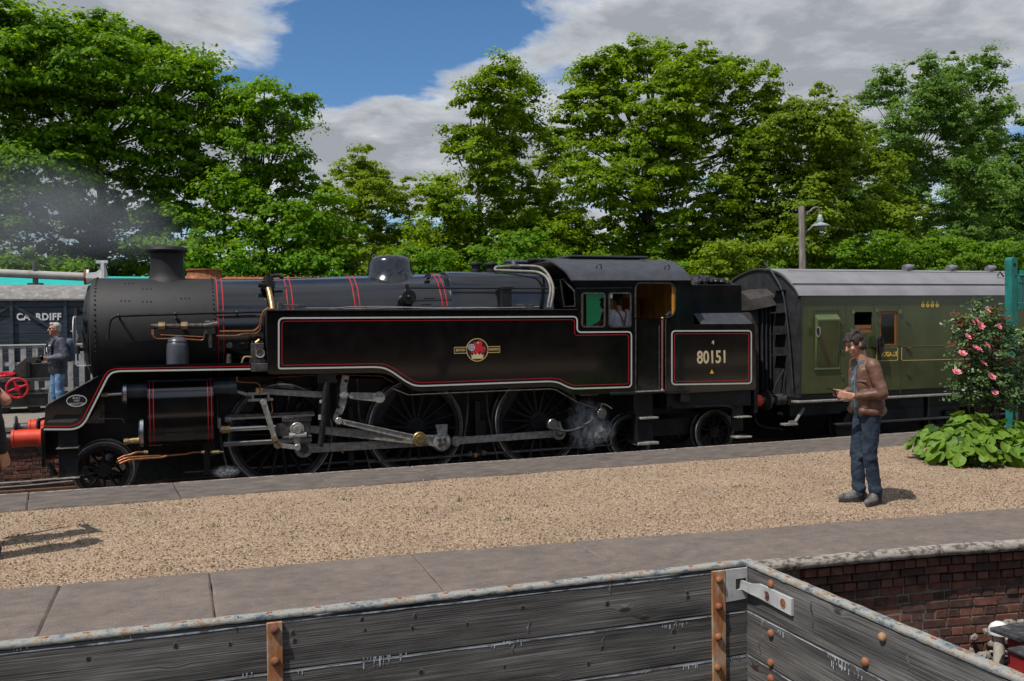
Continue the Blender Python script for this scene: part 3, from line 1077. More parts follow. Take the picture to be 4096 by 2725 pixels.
LP('vacuum_pipe', MB().tube(bez([(-0.83, -0.42, 1.30), (-0.95, -0.42, 1.28), (-0.97, -0.42, 0.9), (-0.80, -0.42, 0.52), (-0.76, -0.42, 0.42)], 0.1), 0.032, 10).cyl((-0.78, -0.42, 0.46), (-0.74, -0.42, 0.36), 0.055, n=12), 'black')
LP('steam_heat_pipe', MB().tube(bez([(-0.83, 0.25, 0.85), (-0.98, 0.25, 0.8), (-0.92, 0.25, 0.45), (-0.8, 0.25, 0.40)], 0.1), 0.03, 10), 'black')

# running plate: low front part, slope, high part, with red and cream lining on its edge
band = [(-0.771, 1.243), (-0.401, 1.224), (-0.294, 1.258), (-0.226, 1.34), (0.087, 1.99), (0.149, 2.054), (0.26, 2.074), (2.224, 2.058)]
mb = MB()
for s in (-1, 1):
    y0, y1 = sorted((s * 1.30, s * 1.275))
    mb.ribbon(bez(band, 0.12), 0.105, y0, y1)
LP('valance', mb, 'gloss')
lw = [(-0.772, 1.194), (-0.384, 1.174), (-0.277, 1.205), (-0.203, 1.287), (0.117, 1.949), (0.173, 2.013), (0.271, 2.034), (2.223, 2.009)]
mb = MB().ribbon(bez(lw, 0.12), 0.026, -1.303, -1.296)
LP('cream_line', mb, 'cream')
lr = [(-0.771, 1.24), (-0.401, 1.221), (-0.3, 1.252), (-0.239, 1.328), (0.081, 1.983), (0.143, 2.054), (0.247, 2.074), (2.224, 2.055)]
LP('red_line', MB().ribbon(bez(lr, 0.12), 0.012, -1.3025, -1.296), 'redline')
mb = MB()
for s in (-1, 1):
    a, b = sorted((1.275 * s, 0.55 * s))
    mb.box(-0.765, -0.30, a, b, 1.255, 1.275)
    mb.box(0.22, 2.52, a, b, 2.075, 2.095)
    mb.add([(-0.30, a, 1.255), (0.22, a, 2.075), (0.22, b, 2.075), (-0.30, b, 1.255), (-0.30, a, 1.275), (0.20, a, 2.095), (0.20, b, 2.095), (-0.30, b, 1.275)], [(0, 1, 2, 3), (4, 7, 6, 5), (0, 4, 5, 1), (3, 2, 6, 7)])
LP('running_plate', mb, 'sooty', smooth=20)
mb = MB()
for s in (-1, 1):
    y0, y1 = sorted((s * 0.62, s * 0.60))
    mb.panel([(-0.847, 1.221), (-0.823, 1.465), (-0.786, 1.517), (-0.058, 1.936), (0.031, 1.988), (0.016, 1.177)], y0, y1)
fp = LP('front_frame_plate', mb, 'gloss')
LP('edge_angle', MB().tube([(-0.823, -0.625, 1.465), (-0.785, -0.625, 1.518), (-0.058, -0.625, 1.936)], 0.012, 6), 'darksteel', fp)
LP('front_steps', MB().box(-0.62, -0.31, -1.24, -0.95, 0.86, 0.88).box(-0.62, -0.31, -1.24, -0.95, 0.40, 0.42).box(-0.60, -0.33, -1.13, -1.10, 0.42, 1.2), 'black')
LP('step_tread', MB().box(-0.62, -0.31, -1.25, -0.98, 0.881, 0.893).box(-0.62, -0.31, -1.25, -0.98, 0.421, 0.433), 'steel')
LP('grab_handle', MB().tube(bez([(-0.063, -1.1, 1.227), (-0.062, -1.1, 1.274), (-0.037, -1.1, 1.3), (0.296, -1.1, 1.284), (0.32, -1.1, 1.255), (0.32, -1.1, 1.208)], 0.03), 0.010, 6), 'darksteel')
pl = (-0.379, -0.62, 1.558)
oval = [(pl[0] + 0.142 * math.cos(t * PI / 16), pl[2] + 0.088 * math.sin(t * PI / 16)) for t in range(32)]
bp_ = LP('builders_plate', MB().panel(oval, -0.632, -0.62), 'black')
LP('plate_rim', MB().ribbon(oval, 0.010, -0.637, -0.63, True), 'white', bp_)
for i, t_ in enumerate(('BUILT', '1957', 'BRIGHTON')):
    lettering(t_, 0.044, K['white'], (pl[0], -0.6325, pl[2] + 0.045 - 0.047 * i), bp_)

# smokebox, boiler, firebox
ZB = 2.66
def ring(x, r, z, n=48): return (x, r, z)
mb = MB()
def barrel(mb, rings, n=56):
    vs = [(x, r * math.sin(2 * PI * k / n), z + r * math.cos(2 * PI * k / n)) for x, r, z in rings for k in range(n)]
    fs = [(i * n + k, i * n + (k + 1) % n, (i + 1) * n + (k + 1) % n, (i + 1) * n + k) for i in range(len(rings) - 1) for k in range(n)]
    fs += [tuple(range(n)), tuple(range((len(rings) - 1) * n, len(rings) * n))[::-1]]
    return mb.add(vs, fs)
sbx = LP('smokebox', barrel(MB(), [(-0.17, 0.80, ZB), (-0.16, 0.85, ZB), (-0.13, 0.868, ZB), (1.76, 0.868, ZB)]), 'sooty')
LP('smokebox_door', MB().lathe([(0.72, 0.0), (0.72, -0.03), (0.6, -0.09), (0.35, -0.14), (0.0, -0.16)], (-0.17, 0, ZB), 'x', 40), 'sooty', sbx)
mb = MB()
for zz in (ZB + 0.3, ZB - 0.3):
    mb.tube([(-0.34, -0.75, zz), (-0.33, 0.3, zz)], 0.03).cyl((-0.34, -0.74, zz - 0.06), (-0.34, -0.74, zz + 0.06), 0.035)
LP('door_hinge', mb, 'sooty', sbx)
mb = MB()
for x, n in ((-0.08, 64), (1.70, 64)):
    for k in range(n):
        t = 2 * PI * k / n
        mb.ball((x, 0.87 * math.sin(t), ZB + 0.87 * math.cos(t)), 0.016, 6, 4)
for x, t in [(0.35, -0.5), (0.62, -0.7), (0.30, -1.0), (0.62, -1.02), (1.2, -0.95), (1.1, -0.2)]:
    for j in range(3):
        mb.ball((x + j * 0.06, 0.87 * math.sin(t), ZB + 0.87 * math.cos(t)), 0.012, 6, 4)
LP('rivet_row', mb, 'sooty', sbx)['kind'] = 'stuff'
LP('boiler', barrel(MB(), [(1.765, 0.862, ZB), (2.6, 0.868, ZB), (4.2, 0.918, ZB + 0.012), (5.74, 0.965, ZB + 0.02)]), 'clad')
def bandring(x, w, r, z, m_, name, par=None):
    n = 56
    vs, fs = [], []
    for xx in (x - w / 2, x + w / 2):
        for rr in (r - 0.01, r):
            for k in range(n):
                t = 2 * PI * k / n
                vs.append((xx, rr * math.sin(t), z + rr * math.cos(t)))
    for k in range(n):
        q = (k + 1) % n
        fs += [(n + k, n + q, 3 * n + q, 3 * n + k), (k, n + k, n + q, q), (2 * n + k, 2 * n + q, 3 * n + q, 3 * n + k)]
    return LP(name, MB().add(vs, fs), m_, par)
def rz(x):
    if x < 2.6: return 0.868, ZB
    if x < 4.2: return 0.868 + 0.05 * (x - 2.6) / 1.6, ZB + 0.012 * (x - 2.6) / 1.6
    return 0.918 + 0.047 * (x - 4.2) / 1.54, ZB + 0.012 + 0.008 * (x - 4.2) / 1.54
for x in [p[0] for p in [(1.773, 3.533), (2.897, 3.546), (4.024, 3.576), (5.574, 3.641)]]:
    r, z = rz(x)
    bo = bandring(x + 0.03, 0.085, r + 0.006, z, 'clad', 'boiler_band')
    for dx in (-0.012, 0.072):
        bandring(x + dx, 0.014, r + 0.009, z, 'redline', 'red_line', bo)
fbp = bez([(-0.95, 1.6), (-0.93, 2.9), (-0.82, 3.40), (-0.68, 3.60), (-0.40, 3.665), (0.40, 3.665), (0.68, 3.60), (0.82, 3.40), (0.93, 2.9), (0.95, 1.6)], 0.2, 6)
vs, fs = [], []
for x, k in ((5.74, 0.985), (5.78, 1.0), (7.7, 1.0)):
    vs += [(x, p.x * k, 2.66 + (p.y - 2.66) * k) for p in fbp]
n = len(fbp)
for i in range(2):
    fs += [(i * n + j, i * n + j + 1, (i + 1) * n + j + 1, (i + 1) * n + j) for j in range(n - 1)]
fs += [tuple(range(n)), tuple(range(2 * n, 3 * n))]
fb = LP('firebox', MB().add(vs, fs), 'clad')
mb = MB()
for u, v in ((1128, 640), (1218, 647), (986, 632)):
    q = (6.584, -0.55, 3.536)
for c in ((6.543, -0.62, 3.524), (7.315, -0.62, 3.471), (5.404, -0.5, 3.556)):
    mb.cyl((c[0], c[1] + 0.02, c[2]), (c[0], c[1] - 0.05, c[2] + 0.02), 0.055, 0.05, 12)
LP('washout_plug', mb, 'black', fb)
LP('filler_column', MB().box((6.619, -1, 3.512)[0], (6.812, -1, 3.513)[0], -1.06, -0.93, 2.9, 3.32, 0.008).box((6.603, -1, 3.512)[0], (6.845, -1, 3.513)[0], -1.08, -0.92, 3.30, 3.36, 0.008), 'black')

cx = 0.99
LP('chimney', MB().lathe([(0.46, -0.20), (0.38, -0.09), (0.315, -0.03), (0.285, 0.02), (0.270, 0.09), (0.264, 0.2), (0.264, 0.40), (0.275, 0.42), (0.335, 0.445), (0.345, 0.47), (0.325, 0.515), (0.285, 0.53), (0.25, 0.53), (0.25, 0.1)], (cx, 0, ZB + 0.868), 'z', 40), 'sooty')
dome = [(0.64, -0.30), (0.565, -0.17), (0.51, -0.10), (0.46, -0.025), (0.427, 0.05), (0.408, 0.12), (0.40, 0.22), (0.382, 0.29), (0.33, 0.345), (0.22, 0.375), (0.1, 0.384), (0.0, 0.386)]
LP('dome', MB().lathe(dome, (4.83, 0, 3.585), 'z', 48), 'clad', smooth=60)
for c in ((6.487, 0, 3.648), (6.793, 0, 3.65)):
    LP('safety_valve', MB().lathe([(0.10, -0.02), (0.10, 0.06), (0.085, 0.07), (0.085, 0.13), (0.125, 0.14), (0.13, 0.17), (0.11, 0.19), (0.0, 0.195)], (c[0], 0, 3.665), 'z', 20), 'sooty')

# top feed (clack) with its brass pipe
c = (2.589, -0.62, 3.364)
tf = LP('top_feed', MB().box(c[0] - 0.12, c[0] + 0.10, c[1] - 0.12, c[1] + 0.1, c[2] - 0.03, c[2] + 0.10, 0.01).cyl((c[0], c[1] - 0.05, c[2] - 0.05), (c[0], c[1] - 0.05, c[2] + 0.17), 0.085, n=14).cyl((c[0] - 0.17, c[1] - 0.08, c[2] + 0.03), (c[0] - 0.05, c[1] - 0.08, c[2] + 0.03), 0.05, n=12).tube([(2.63, -0.6, 3.542), (2.759, -0.6, 3.557), (2.845, -0.6, 3.513)], 0.035), 'black')
LP('feed_pipe', MB().tube(bez([(2.577, -0.75, 3.329), (2.592, -0.8, 3.247), (2.611, -0.93, 3.062), (2.616, -1, 2.945)], 0.05), 0.047, 12), 'brass', tf)

# smokebox handrail and stays
yr = -1.0
hr = bez([(0.109, -1, 2.517), (0.126, -1, 2.72), (0.159, -1, 2.841), (0.234, -1, 2.888), (1.349, -1, 2.916), (2.47, -1, 2.939)], 0.06)
ho = LP('handrail', MB().tube(hr, 0.025, 8), 'black')
mb = MB()
for c in [(0.272, -1, 2.891), (1.107, -1, 2.911), (2.051, -1, 2.928)]:
    mb.ball(c, 0.032, 8, 6)
    mb.cyl(c, (c[0] + 0.02, -0.78, c[2] - 0.06), 0.014, n=6)
LP('handrail_knob', mb, 'black', ho)
for u0, v0, u1, v1 in ((272, 730, 302, 776), (404, 730, 418, 748)):
    pass
LP('stay_rod', MB().cyl((0.275, -0.95, 2.847), (0.443, -0.88, 2.558), 0.014, n=6).cyl((1.112, -0.95, 2.853), (1.215, -0.88, 2.734), 0.03, n=6), 'black')
LP('boiler_rod', MB().cyl((1.737, -0.9, 2.869), (2.352, -0.9, 2.885), 0.014, n=6), 'black')
LP('regulator_rod', MB().cyl((4.845, -1, 3.333), (7.716, -1, 3.325), 0.017, n=8).cyl((5.197, -0.98, 3.148), (5.394, -0.98, 3.147), 0.012, n=6), 'black')
c = (4.916, -1, 3.17)
LP('regulator_casing', MB().lathe([(0.0, -0.06), (0.12, -0.06), (0.135, -0.03), (0.135, 0.1)], (c[0], c[1], c[2]), 'y', 24).ball((c[0] - 0.01, c[1] - 0.07, c[2]), 0.04, 8, 6).box(c[0] - 0.06, c[0] + 0.0, c[1] - 0.05, c[1], c[2] + 0.1, c[2] + 0.22), 'black')

# lubricators and small pipes on the high running plate
mb = MB()
lub = (2.351, -1.12, 2.265)
mb.box(lub[0] - 0.10, lub[0] + 0.10, -1.2, -1.0, 2.16, 2.42, 0.008).box(lub[0] - 0.12, lub[0] + 0.12, -1.22, -0.98, 2.095, 2.16)
for i in range(5):
    mb.cyl((lub[0] - 0.08 + i * 0.04, -1.1, 2.42), (lub[0] - 0.08 + i * 0.04, -1.1, 2.46), 0.012, n=6)
mb.cyl((lub[0] + 0.03, -1.2, 2.26), (lub[0] + 0.03, -1.25, 2.26), 0.07, 0.07, 18)
lo = LP('lubricator', mb, 'darksteel')
LP('brass_fitting', MB().box(lub[0] - 0.045, lub[0] - 0.028, -1.225, -1.2, 2.22, 2.34).tube(bez([(lub[0] - 0.06, -1.16, 2.19), (lub[0] - 0.22, -1.16, 2.21), (lub[0] - 0.25, -1.16, 2.10)], 0.06), 0.018, 8).cyl((lub[0] - 0.02, -1.1, 2.42), (lub[0] + 0.04, -1.1, 2.47), 0.03), 'brass', lo)
LP('lubricator_ring', MB().lathe([(0.055, -0.005), (0.075, -0.01), (0.075, 0.0)], (lub[0] + 0.03, -1.25, 2.26), 'y', 20), 'bright', lo)
LP('lubricator_base', MB().box(lub[0] - 0.12, lub[0] + 0.2, -1.30, -1.0, 1.96, 2.095, 0.01), 'darksteel')
ej = LP('ejector_pipe', MB().cyl((0.742, -0.98, 2.715), (1.61, -0.98, 2.714), 0.043, n=14), 'darksteel')
mb = MB()
for u in (371.5, 423.5):
    a = (0.899, -0.98, 2.717) if u < 400 else (1.237, -0.98, 2.716)
    mb.cyl((a[0] - 0.05, a[1], a[2]), (a[0] + 0.05, a[1], a[2]), 0.072, n=8)
LP('brass_nut', mb, 'brass', ej)
LP('ejector_body', MB().box((1.544, -0.98, 2.75)[0], (1.718, -0.98, 2.748)[0], -1.03, -0.88, (1.608, -0.98, 2.574)[2], (1.612, -0.98, 2.798)[2], 0.02).cyl((1.638, -0.99, 2.798), (1.63, -0.99, 2.363), 0.035, n=10).cyl((1.53, -1, 2.701), (1.744, -1, 2.741), 0.055, n=12), 'darksteel', ej)
cp = LP('copper_pipe', MB().tube(bez([(0.773, -1.05, 2.588), (0.778, -1.05, 2.546), (0.822, -1.05, 2.518), (1.002, -1.05, 2.515), (1.145, -1.05, 2.516), (1.524, -1.05, 2.478), (1.54, -1.05, 2.603)], 0.05), 0.011, 6)
   .tube(bez([(0.875, -1.04, 2.579), (1.539, -1.04, 2.533)], 0.02), 0.009, 6)
   .tube(bez([(1.771, -1.08, 2.621), (2.319, -1.08, 2.619), (2.389, -1.08, 2.689), (2.434, -1.08, 2.902), (2.491, -1.08, 2.973), (2.643, -1.08, 2.979)], 0.07), 0.015, 7)
   .tube(bez([(1.723, -1.08, 2.551), (2.039, -1.08, 2.546), (2.141, -1.08, 2.583), (2.346, -1.08, 2.58), (2.402, -1.08, 2.632), (2.456, -1.08, 2.945), (2.546, -1.08, 3.001)], 0.05), 0.012, 7)
   .tube([(0.761, -1.03, 2.67), (0.766, -1.03, 2.581)], 0.02, 7), 'copper')
mb = MB()
c = (1.129, -1.1, 2.375)
x0 = c[0]
mb.lathe([(0.168, 0.0), (0.17, 0.16), (0.165, 0.30), (0.150, 0.355), (0.135, 0.37), (0.15, 0.375), (0.14, 0.40), (0.10, 0.44), (0.0, 0.46)], (x0, -1.08, 2.095), 'z', 28)
LP('snifting_cover', mb, 'valvegrey')
LP('sandbox_filler', MB().lathe([(0.0, -0.02), (0.05, -0.015), (0.055, 0.0), (0.05, 0.03)], (1.925, -0.9, 2.39), 'y', 16).cyl(((1.917, -0.95, 2.143)[0], -0.95, 2.095), ((1.917, -0.95, 2.143)[0], -0.95, 2.25), 0.05, 0.035), 'darksteel')

# lamp iron and headcode disc on the smokebox front
disc = LP('headcode_disc', MB().lathe([(0.0, 0.006), (0.23, 0.006), (0.23, -0.006), (0.0, -0.006)], (-0.40, -0.55, 2.66), 'x', 32), 'white')
LP('lamp_iron', MB().box(-0.39, -0.375, -0.565, -0.535, 2.1, 3.0).box(-0.39, -0.17, -0.565, -0.535, 2.1, 2.12), 'white')

# side tanks, cab and bunker
tank_out = bez([(2.489, 2.947), (2.498, 1.914), (4.221, 1.885), (4.406, 1.869), (4.555, 1.805), (4.816, 1.611), (4.982, 1.542), (6.475, 1.542), (7.417, 1.539), (7.587, 1.509), (7.826, 1.389), (7.913, 1.37), (9.16, 1.358), (9.175, 2.509), (7.972, 2.523), (7.978, 2.916)], 0.05, 3)
cab_out = [(7.972, 2.523), (9.175, 2.509), (9.179, 2.769), (9.186, 3.33), (9.223, 3.395), (9.279, 3.419), (9.91, 3.413), (9.994, 3.38), (10.036, 3.306), (10.031, 2.918), (9.997, 2.827), (9.902, 2.77), (9.808, 2.763), (9.806, 2.639), (10.442, 2.632), (10.448, 3.098), (10.421, 3.307), (10.375, 3.473), (7.873, 3.462), (7.983, 3.28)]
win1 = bez([(8.078, 2.613), (8.536, 2.607), (8.545, 3.224), (8.087, 3.224)], 0.05, 4, True)
win2 = bez([(8.634, 2.606), (9.076, 2.6), (9.084, 3.228), (8.643, 3.224)], 0.05, 4, True)
bunk_out = [(9.806, 2.639), (9.789, 1.321), (10.034, 1.311), (11.8, 1.32), (11.841, 1.353), (11.825, 2.615)]
door_x0, door_x1 = [(9.18, 2.208), (9.791, 2.195)]
for s in (-1, 1):
    y0, y1 = sorted((s * 1.32, s * 1.30))
    t_ = LP('tank_side', MB().panel(tank_out, y0, y1), 'gloss', smooth=20)
    c_ = LP('cab_side', MB().panel(cab_out, y0, y1, (win1, win2)), 'gloss', smooth=20)
    b_ = LP('bunker_side', MB().panel(bunk_out, y0, y1), 'gloss', smooth=20)
    if s < 0:
        TS, CS, BS = t_, c_, b_
    mb = MB()
    a, b = sorted((s * 1.30, s * 0.99))
    mb.box(2.49, 8.0, a, b, 2.90, 2.915)
    mb.box(2.49, 2.51, a, b, 1.93, 2.90)
    LP('tank_top', mb, 'black')
    mb = MB()
    a, b = sorted((s * 1.30, s * 0.9))
    mb.box(2.6, 4.7, a, b, 1.93, 1.95).box(4.9, 9.1, a, b, 1.56, 1.58)
    LP('tank_bottom', mb, 'black')
# bright beading along the tank edge and cab edges
LP('tank_beading', MB().tube([(2.482, -1.322, 2.948), (5.296, -1.322, 2.936), (7.977, -1.322, 2.922)], 0.012, 6), 'black', TS)
for w_ in (win1, win2):
    LP('window_frame', MB().ribbon(w_, 0.03, -1.332, -1.318, True), 'darksteel', CS)
LP('opening_beading', MB().ribbon([(9.179, 2.769), (9.186, 3.33), (9.223, 3.395), (9.279, 3.419), (9.91, 3.413), (9.994, 3.38), (10.036, 3.306), (10.031, 2.918), (9.997, 2.827), (9.902, 2.77), (9.808, 2.763)], 0.022, -1.332, -1.318), 'darksteel', CS)
# lining
white_t = bez([(2.739, 2.002), (4.245, 1.984), (4.4, 1.964), (4.534, 1.894), (4.779, 1.716), (4.923, 1.644), (5.083, 1.635), (6.477, 1.635), (7.435, 1.633), (7.588, 1.612), (7.776, 1.518), (7.897, 1.482), (9.079, 1.471), (9.093, 2.502), (7.981, 2.511), (7.985, 2.797), (2.678, 2.822), (2.663, 2.003)], 0.085, 5, True)
LP('cream_line', MB().ribbon(white_t, 0.026, -1.3235, -1.319, True), 'cream', TS)
red_t = bez([(2.781, 2.054), (4.253, 2.042), (4.416, 2.026), (4.579, 1.944), (4.826, 1.767), (4.954, 1.699), (5.084, 1.691), (6.478, 1.692), (7.436, 1.692), (7.615, 1.67), (7.803, 1.576), (7.915, 1.541), (9.021, 1.53), (9.033, 2.45), (7.928, 2.456), (7.932, 2.742), (2.728, 2.772), (2.716, 2.056)], 0.06, 5, True)
LP('red_line', MB().ribbon(red_t, 0.0085, -1.323, -1.319, True), 'redline', TS)
white_b = bez([(9.942, 1.485), (11.73, 1.447), (11.742, 2.483), (9.955, 2.505)], 0.08, 5, True)
LP('cream_line', MB().ribbon(white_b, 0.026, -1.3235, -1.319, True), 'cream', BS)
red_b = bez([(9.999, 1.541), (11.67, 1.509), (11.681, 2.428), (10.011, 2.451)], 0.05, 5, True)
LP('red_line', MB().ribbon(red_b, 0.0085, -1.323, -1.319, True), 'redline', BS)
q = (10.841, -1.32, 1.975)
lettering('80151', 0.345, K['numeral'], (q[0], -1.323, q[2]), BS, bold=0.006, name='running_number', sx=0.80)
q = (10.859, -1.32, 2.265)
lettering('4', 0.115, K['numeral'], (q[0], -1.323, q[2]), BS, bold=0.002, name='power_class')
q = [(10.789, 1.669), (10.872, 1.667), (10.83, 1.744)]
LP('route_triangle', MB().panel(q, -1.3235, -1.319), 'yellow', BS)

# the emblem: gold ring, red lion with a wheel above a crown, name bars either side
ec = (6.057, -1.32, 2.232)
EX, EZ = ec[0], ec[2]
R_ = 0.203
em = LP('emblem', MB().panel([(EX + R_ * math.cos(k * PI / 24), EZ + R_ * math.sin(k * PI / 24)) for k in range(48)], -1.3235, -1.319), 'black', TS)
ringp = [(EX + (R_ - 0.006) * math.cos(k * PI / 24), EZ + (R_ - 0.006) * math.sin(k * PI / 24)) for k in range(48)]
LP('emblem_ring', MB().ribbon(ringp, 0.013, -1.3265, -1.319, True), 'gold', em)
mb = MB()
for xa, xb in ((-0.42, -R_), (R_, 0.42)):
    mb.panel([(EX + xa, EZ - 0.052), (EX + xb, EZ - 0.052), (EX + xb, EZ + 0.052), (EX + xa, EZ + 0.052)], -1.3235, -1.319)
LP('name_bar', mb, 'black', em)
mb = MB()
for xa, xb in ((-0.42, -R_ + 0.004), (R_ - 0.004, 0.42)):
    mb.ribbon([(EX + xa, EZ - 0.052), (EX + xb, EZ - 0.052), (EX + xb, EZ + 0.052), (EX + xa, EZ + 0.052)], 0.011, -1.3265, -1.319, True)
LP('name_bar_edge', mb, 'gold', em)
lettering('BRITISH', 0.062, K['gold'], (EX - 0.308, -1.325, EZ), em, bold=0.001, sx=0.8)
lettering('RAILWAYS', 0.062, K['gold'], (EX + 0.311, -1.325, EZ), em, bold=0.001, sx=0.68)
lion = [(-0.115, -0.03), (-0.10, 0.03), (-0.06, 0.07), (-0.075, 0.11), (-0.04, 0.135), (-0.01, 0.12), (0.01, 0.15), (0.05, 0.165), (0.085, 0.145), (0.09, 0.10), (0.075, 0.07), (0.10, 0.045), (0.13, 0.055), (0.145, 0.02), (0.135, -0.045), (0.115, -0.05), (0.12, 0.0), (0.10, -0.01), (0.105, -0.055), (0.06, -0.055), (0.065, -0.02), (0.03, -0.03), (0.03, -0.06), (-0.10, -0.06)]
LP('emblem_lion', MB().panel([(EX + a * 1.05, EZ + b) for a, b in lion], -1.327, -1.323), 'lionred', em)
K['pale'] = mat('emblem_silver', (0.6, 0.62, 0.66), 0.5)
mb = MB()
wc = (EX - 0.105, EZ + 0.045)
mb.ribbon([(wc[0] + 0.052 * math.cos(k * PI / 12), wc[1] + 0.052 * math.sin(k * PI / 12)) for k in range(24)], 0.014, -1.3295, -1.326, True)
for k in range(8):
    mb.ribbon([(wc[0], wc[1]), (wc[0] + 0.05 * math.cos(k * PI / 4), wc[1] + 0.05 * math.sin(k * PI / 4))], 0.008, -1.3295, -1.326)
mb.panel([(EX - 0.01, EZ + 0.125), (EX + 0.03, EZ + 0.11), (EX + 0.035, EZ + 0.125), (EX + 0.0, EZ + 0.14)], -1.3295, -1.326)
LP('emblem_wheel', mb, K['pale'], em)
crown = [(-0.10, -0.16), (0.10, -0.16), (0.115, -0.075), (0.085, -0.10), (0.065, -0.06), (0.035, -0.09), (0.0, -0.055), (-0.035, -0.09), (-0.065, -0.06), (-0.085, -0.10), (-0.115, -0.075)]
LP('emblem_crown', MB().panel([(EX + a, EZ + b) for a, b in crown], -1.327, -1.323).ribbon([(EX - 0.09, EZ - 0.14), (EX, EZ - 0.15), (EX + 0.09, EZ - 0.14)], 0.008, -1.329, -1.326), 'numeral', em)

# cab roof, front, inside
XF, XR = 7.90, 10.36
def arch(r=0.0, n=14):
    pts = bez([(-1.34 - r, 3.455), (-1.20 - r, 3.64 + r), (-0.70, 3.90 + r), (0.0, 3.955 + r), (0.70, 3.90 + r), (1.20 + r, 3.64 + r), (1.34 + r, 3.455)], 0.4, 5)
    return [(p.x, p.y) for p in pts]
A0, A1 = arch(0.0), arch(-0.025)
n = len(A0)
vs, fs = [], []
for x0, x1 in ((7.62, 10.38),):
    pass
def roof_x(y, front):
    # the front edge leans back towards the eaves, the rear edge likewise
    k = abs(y) / 1.34
    return 7.56 + 0.32 * k ** 1.4 if front else 10.33 + 0.05 * k
for A in (A0, A1):
    for fr in (True, False):
        vs += [(roof_x(y, fr), y, z) for y, z in A]
for j in range(n - 1):
    fs += [(j, j + 1, n + j + 1, n + j), (2 * n + j, 3 * n + j, 3 * n + j + 1, 2 * n + j + 1), (j, 2 * n + j, 2 * n + j + 1, j + 1), (n + j, n + j + 1, 3 * n + j + 1, 3 * n + j)]
fs += [(0, n, 3 * n, 2 * n), (n - 1, 3 * n - 1, 4 * n - 1, 2 * n - 1)]
rf = LP('cab_roof', MB().add(vs, fs), 'roofgrey', smooth=50)
LP('roof_ventilator', MB().box(8.2, 9.9, -0.55, 0.55, 3.945, 3.985, 0.01), 'roofgrey', rf)
LP('rain_strip', MB().tube([(7.861, -1.345, 3.452), (10.37, -1.345, 3.463)], 0.012, 6).tube([(7.958, -1.338, 3.311), (9.112, -1.338, 3.321)], 0.008, 6), 'black', rf)
mb = MB()
for c in ((8.291, -0.95, 3.71), (10.892, -0.95, 3.734)):
    mb.tube([(c[0] + 0.06 * math.cos(t * PI / 6), -0.98 - 0.02, c[2] + 0.0 + 0.06 * math.sin(t * PI / 6)) for t in range(12)], 0.012, 6, True)
for c in ((8.23, -1.05, 3.324), (10.793, -1.05, 3.259)):
    mb.tube([(c[0] + 0.05 * math.cos(t * PI / 5), -1.06, 3.72 + 0.05 * math.sin(t * PI / 5)) for t in range(10)], 0.012, 6, True)
del mb
mb = MB()
for x in (8.55, 10.0):
    mb.tube([(x + 0.05 * math.cos(t * PI / 5), -1.09 - 0.03 * math.sin(t * PI / 5), 3.72 + 0.05 * math.sin(t * PI / 5)) for t in range(10)], 0.011, 6, True)
LP('lifting_ring', mb, 'black', rf)
# cab front: plate in (y, z) facing the boiler, with a spectacle window each side
fo = [(-1.30, 2.0)] + [(y * 0.99, z - 0.012) for y, z in A1] + [(1.30, 2.0)]
fw = []
for s in (-1, 1):
    w_ = [(s * 1.24, 2.99), (s * 1.24, 3.26), (s * 0.86, 3.50), (s * 0.76, 3.50), (s * 0.74, 2.99)]
    fw.append(w_)
mb = MB().panel(fo, 0, 0.02, fw)
mb.v = [(7.99 + b - 0.35 * max(0.0, c - 3.0) * (1 - abs(a) / 1.4), a, c) for a, b, c in mb.v]
cf = LP('cab_front', mb, 'gloss', smooth=20)
mb = MB()
for w_ in fw:
    mb.tube([(7.985 - 0.35 * max(0.0, b - 3.0) * (1 - abs(a) / 1.4), a, b) for a, b in w_], 0.014, 6, True)
LP('spectacle_frame', mb, 'darksteel', cf)
mb = MB()
w_ = fw[0]
mb.panel(w_, 0.008, 0.012)
mb.panel(fw[1], 0.008, 0.012)
mb.v = [(7.99 + b - 0.35 * max(0.0, c - 3.0) * (1 - abs(a) / 1.4), a, c) for a, b, c in mb.v]
LP('spectacle_glass', mb, 'glass', cf, 0)
# inside of the cab
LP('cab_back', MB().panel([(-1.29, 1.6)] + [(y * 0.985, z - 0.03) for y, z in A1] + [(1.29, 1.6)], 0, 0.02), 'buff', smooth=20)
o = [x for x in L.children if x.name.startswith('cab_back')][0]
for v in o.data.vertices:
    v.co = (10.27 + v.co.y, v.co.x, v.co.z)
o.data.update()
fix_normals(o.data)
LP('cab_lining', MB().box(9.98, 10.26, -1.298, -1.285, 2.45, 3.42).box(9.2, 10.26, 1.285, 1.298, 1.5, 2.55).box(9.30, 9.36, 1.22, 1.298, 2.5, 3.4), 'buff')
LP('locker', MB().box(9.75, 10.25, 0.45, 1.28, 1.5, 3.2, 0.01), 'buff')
LP('cab_floor', MB().box(8.0, 10.3, -1.29, 1.29, 1.40, 1.48), 'dark')
LP('backhead', MB().box(8.02, 8.4, -0.75, 0.75, 1.5, 3.2, 0.05), 'black')
mb = MB().cyl((8.4, -0.35, 2.95), (8.52, -0.35, 2.95), 0.09).cyl((8.4, 0.2, 2.9), (8.5, 0.2, 2.9), 0.07).tube([(8.42, 0.0, 2.6), (8.6, 0.25, 2.7)], 0.02)
LP('gauge', mb, 'brass')
LP('brake_valve', MB().cyl((10.175, -1, 2.84), (10.283, -1, 2.923), 0.06, n=12).cyl((9.963, -1.1, 2.789), (10.079, -1.1, 2.872), 0.04, n=10), 'steel')
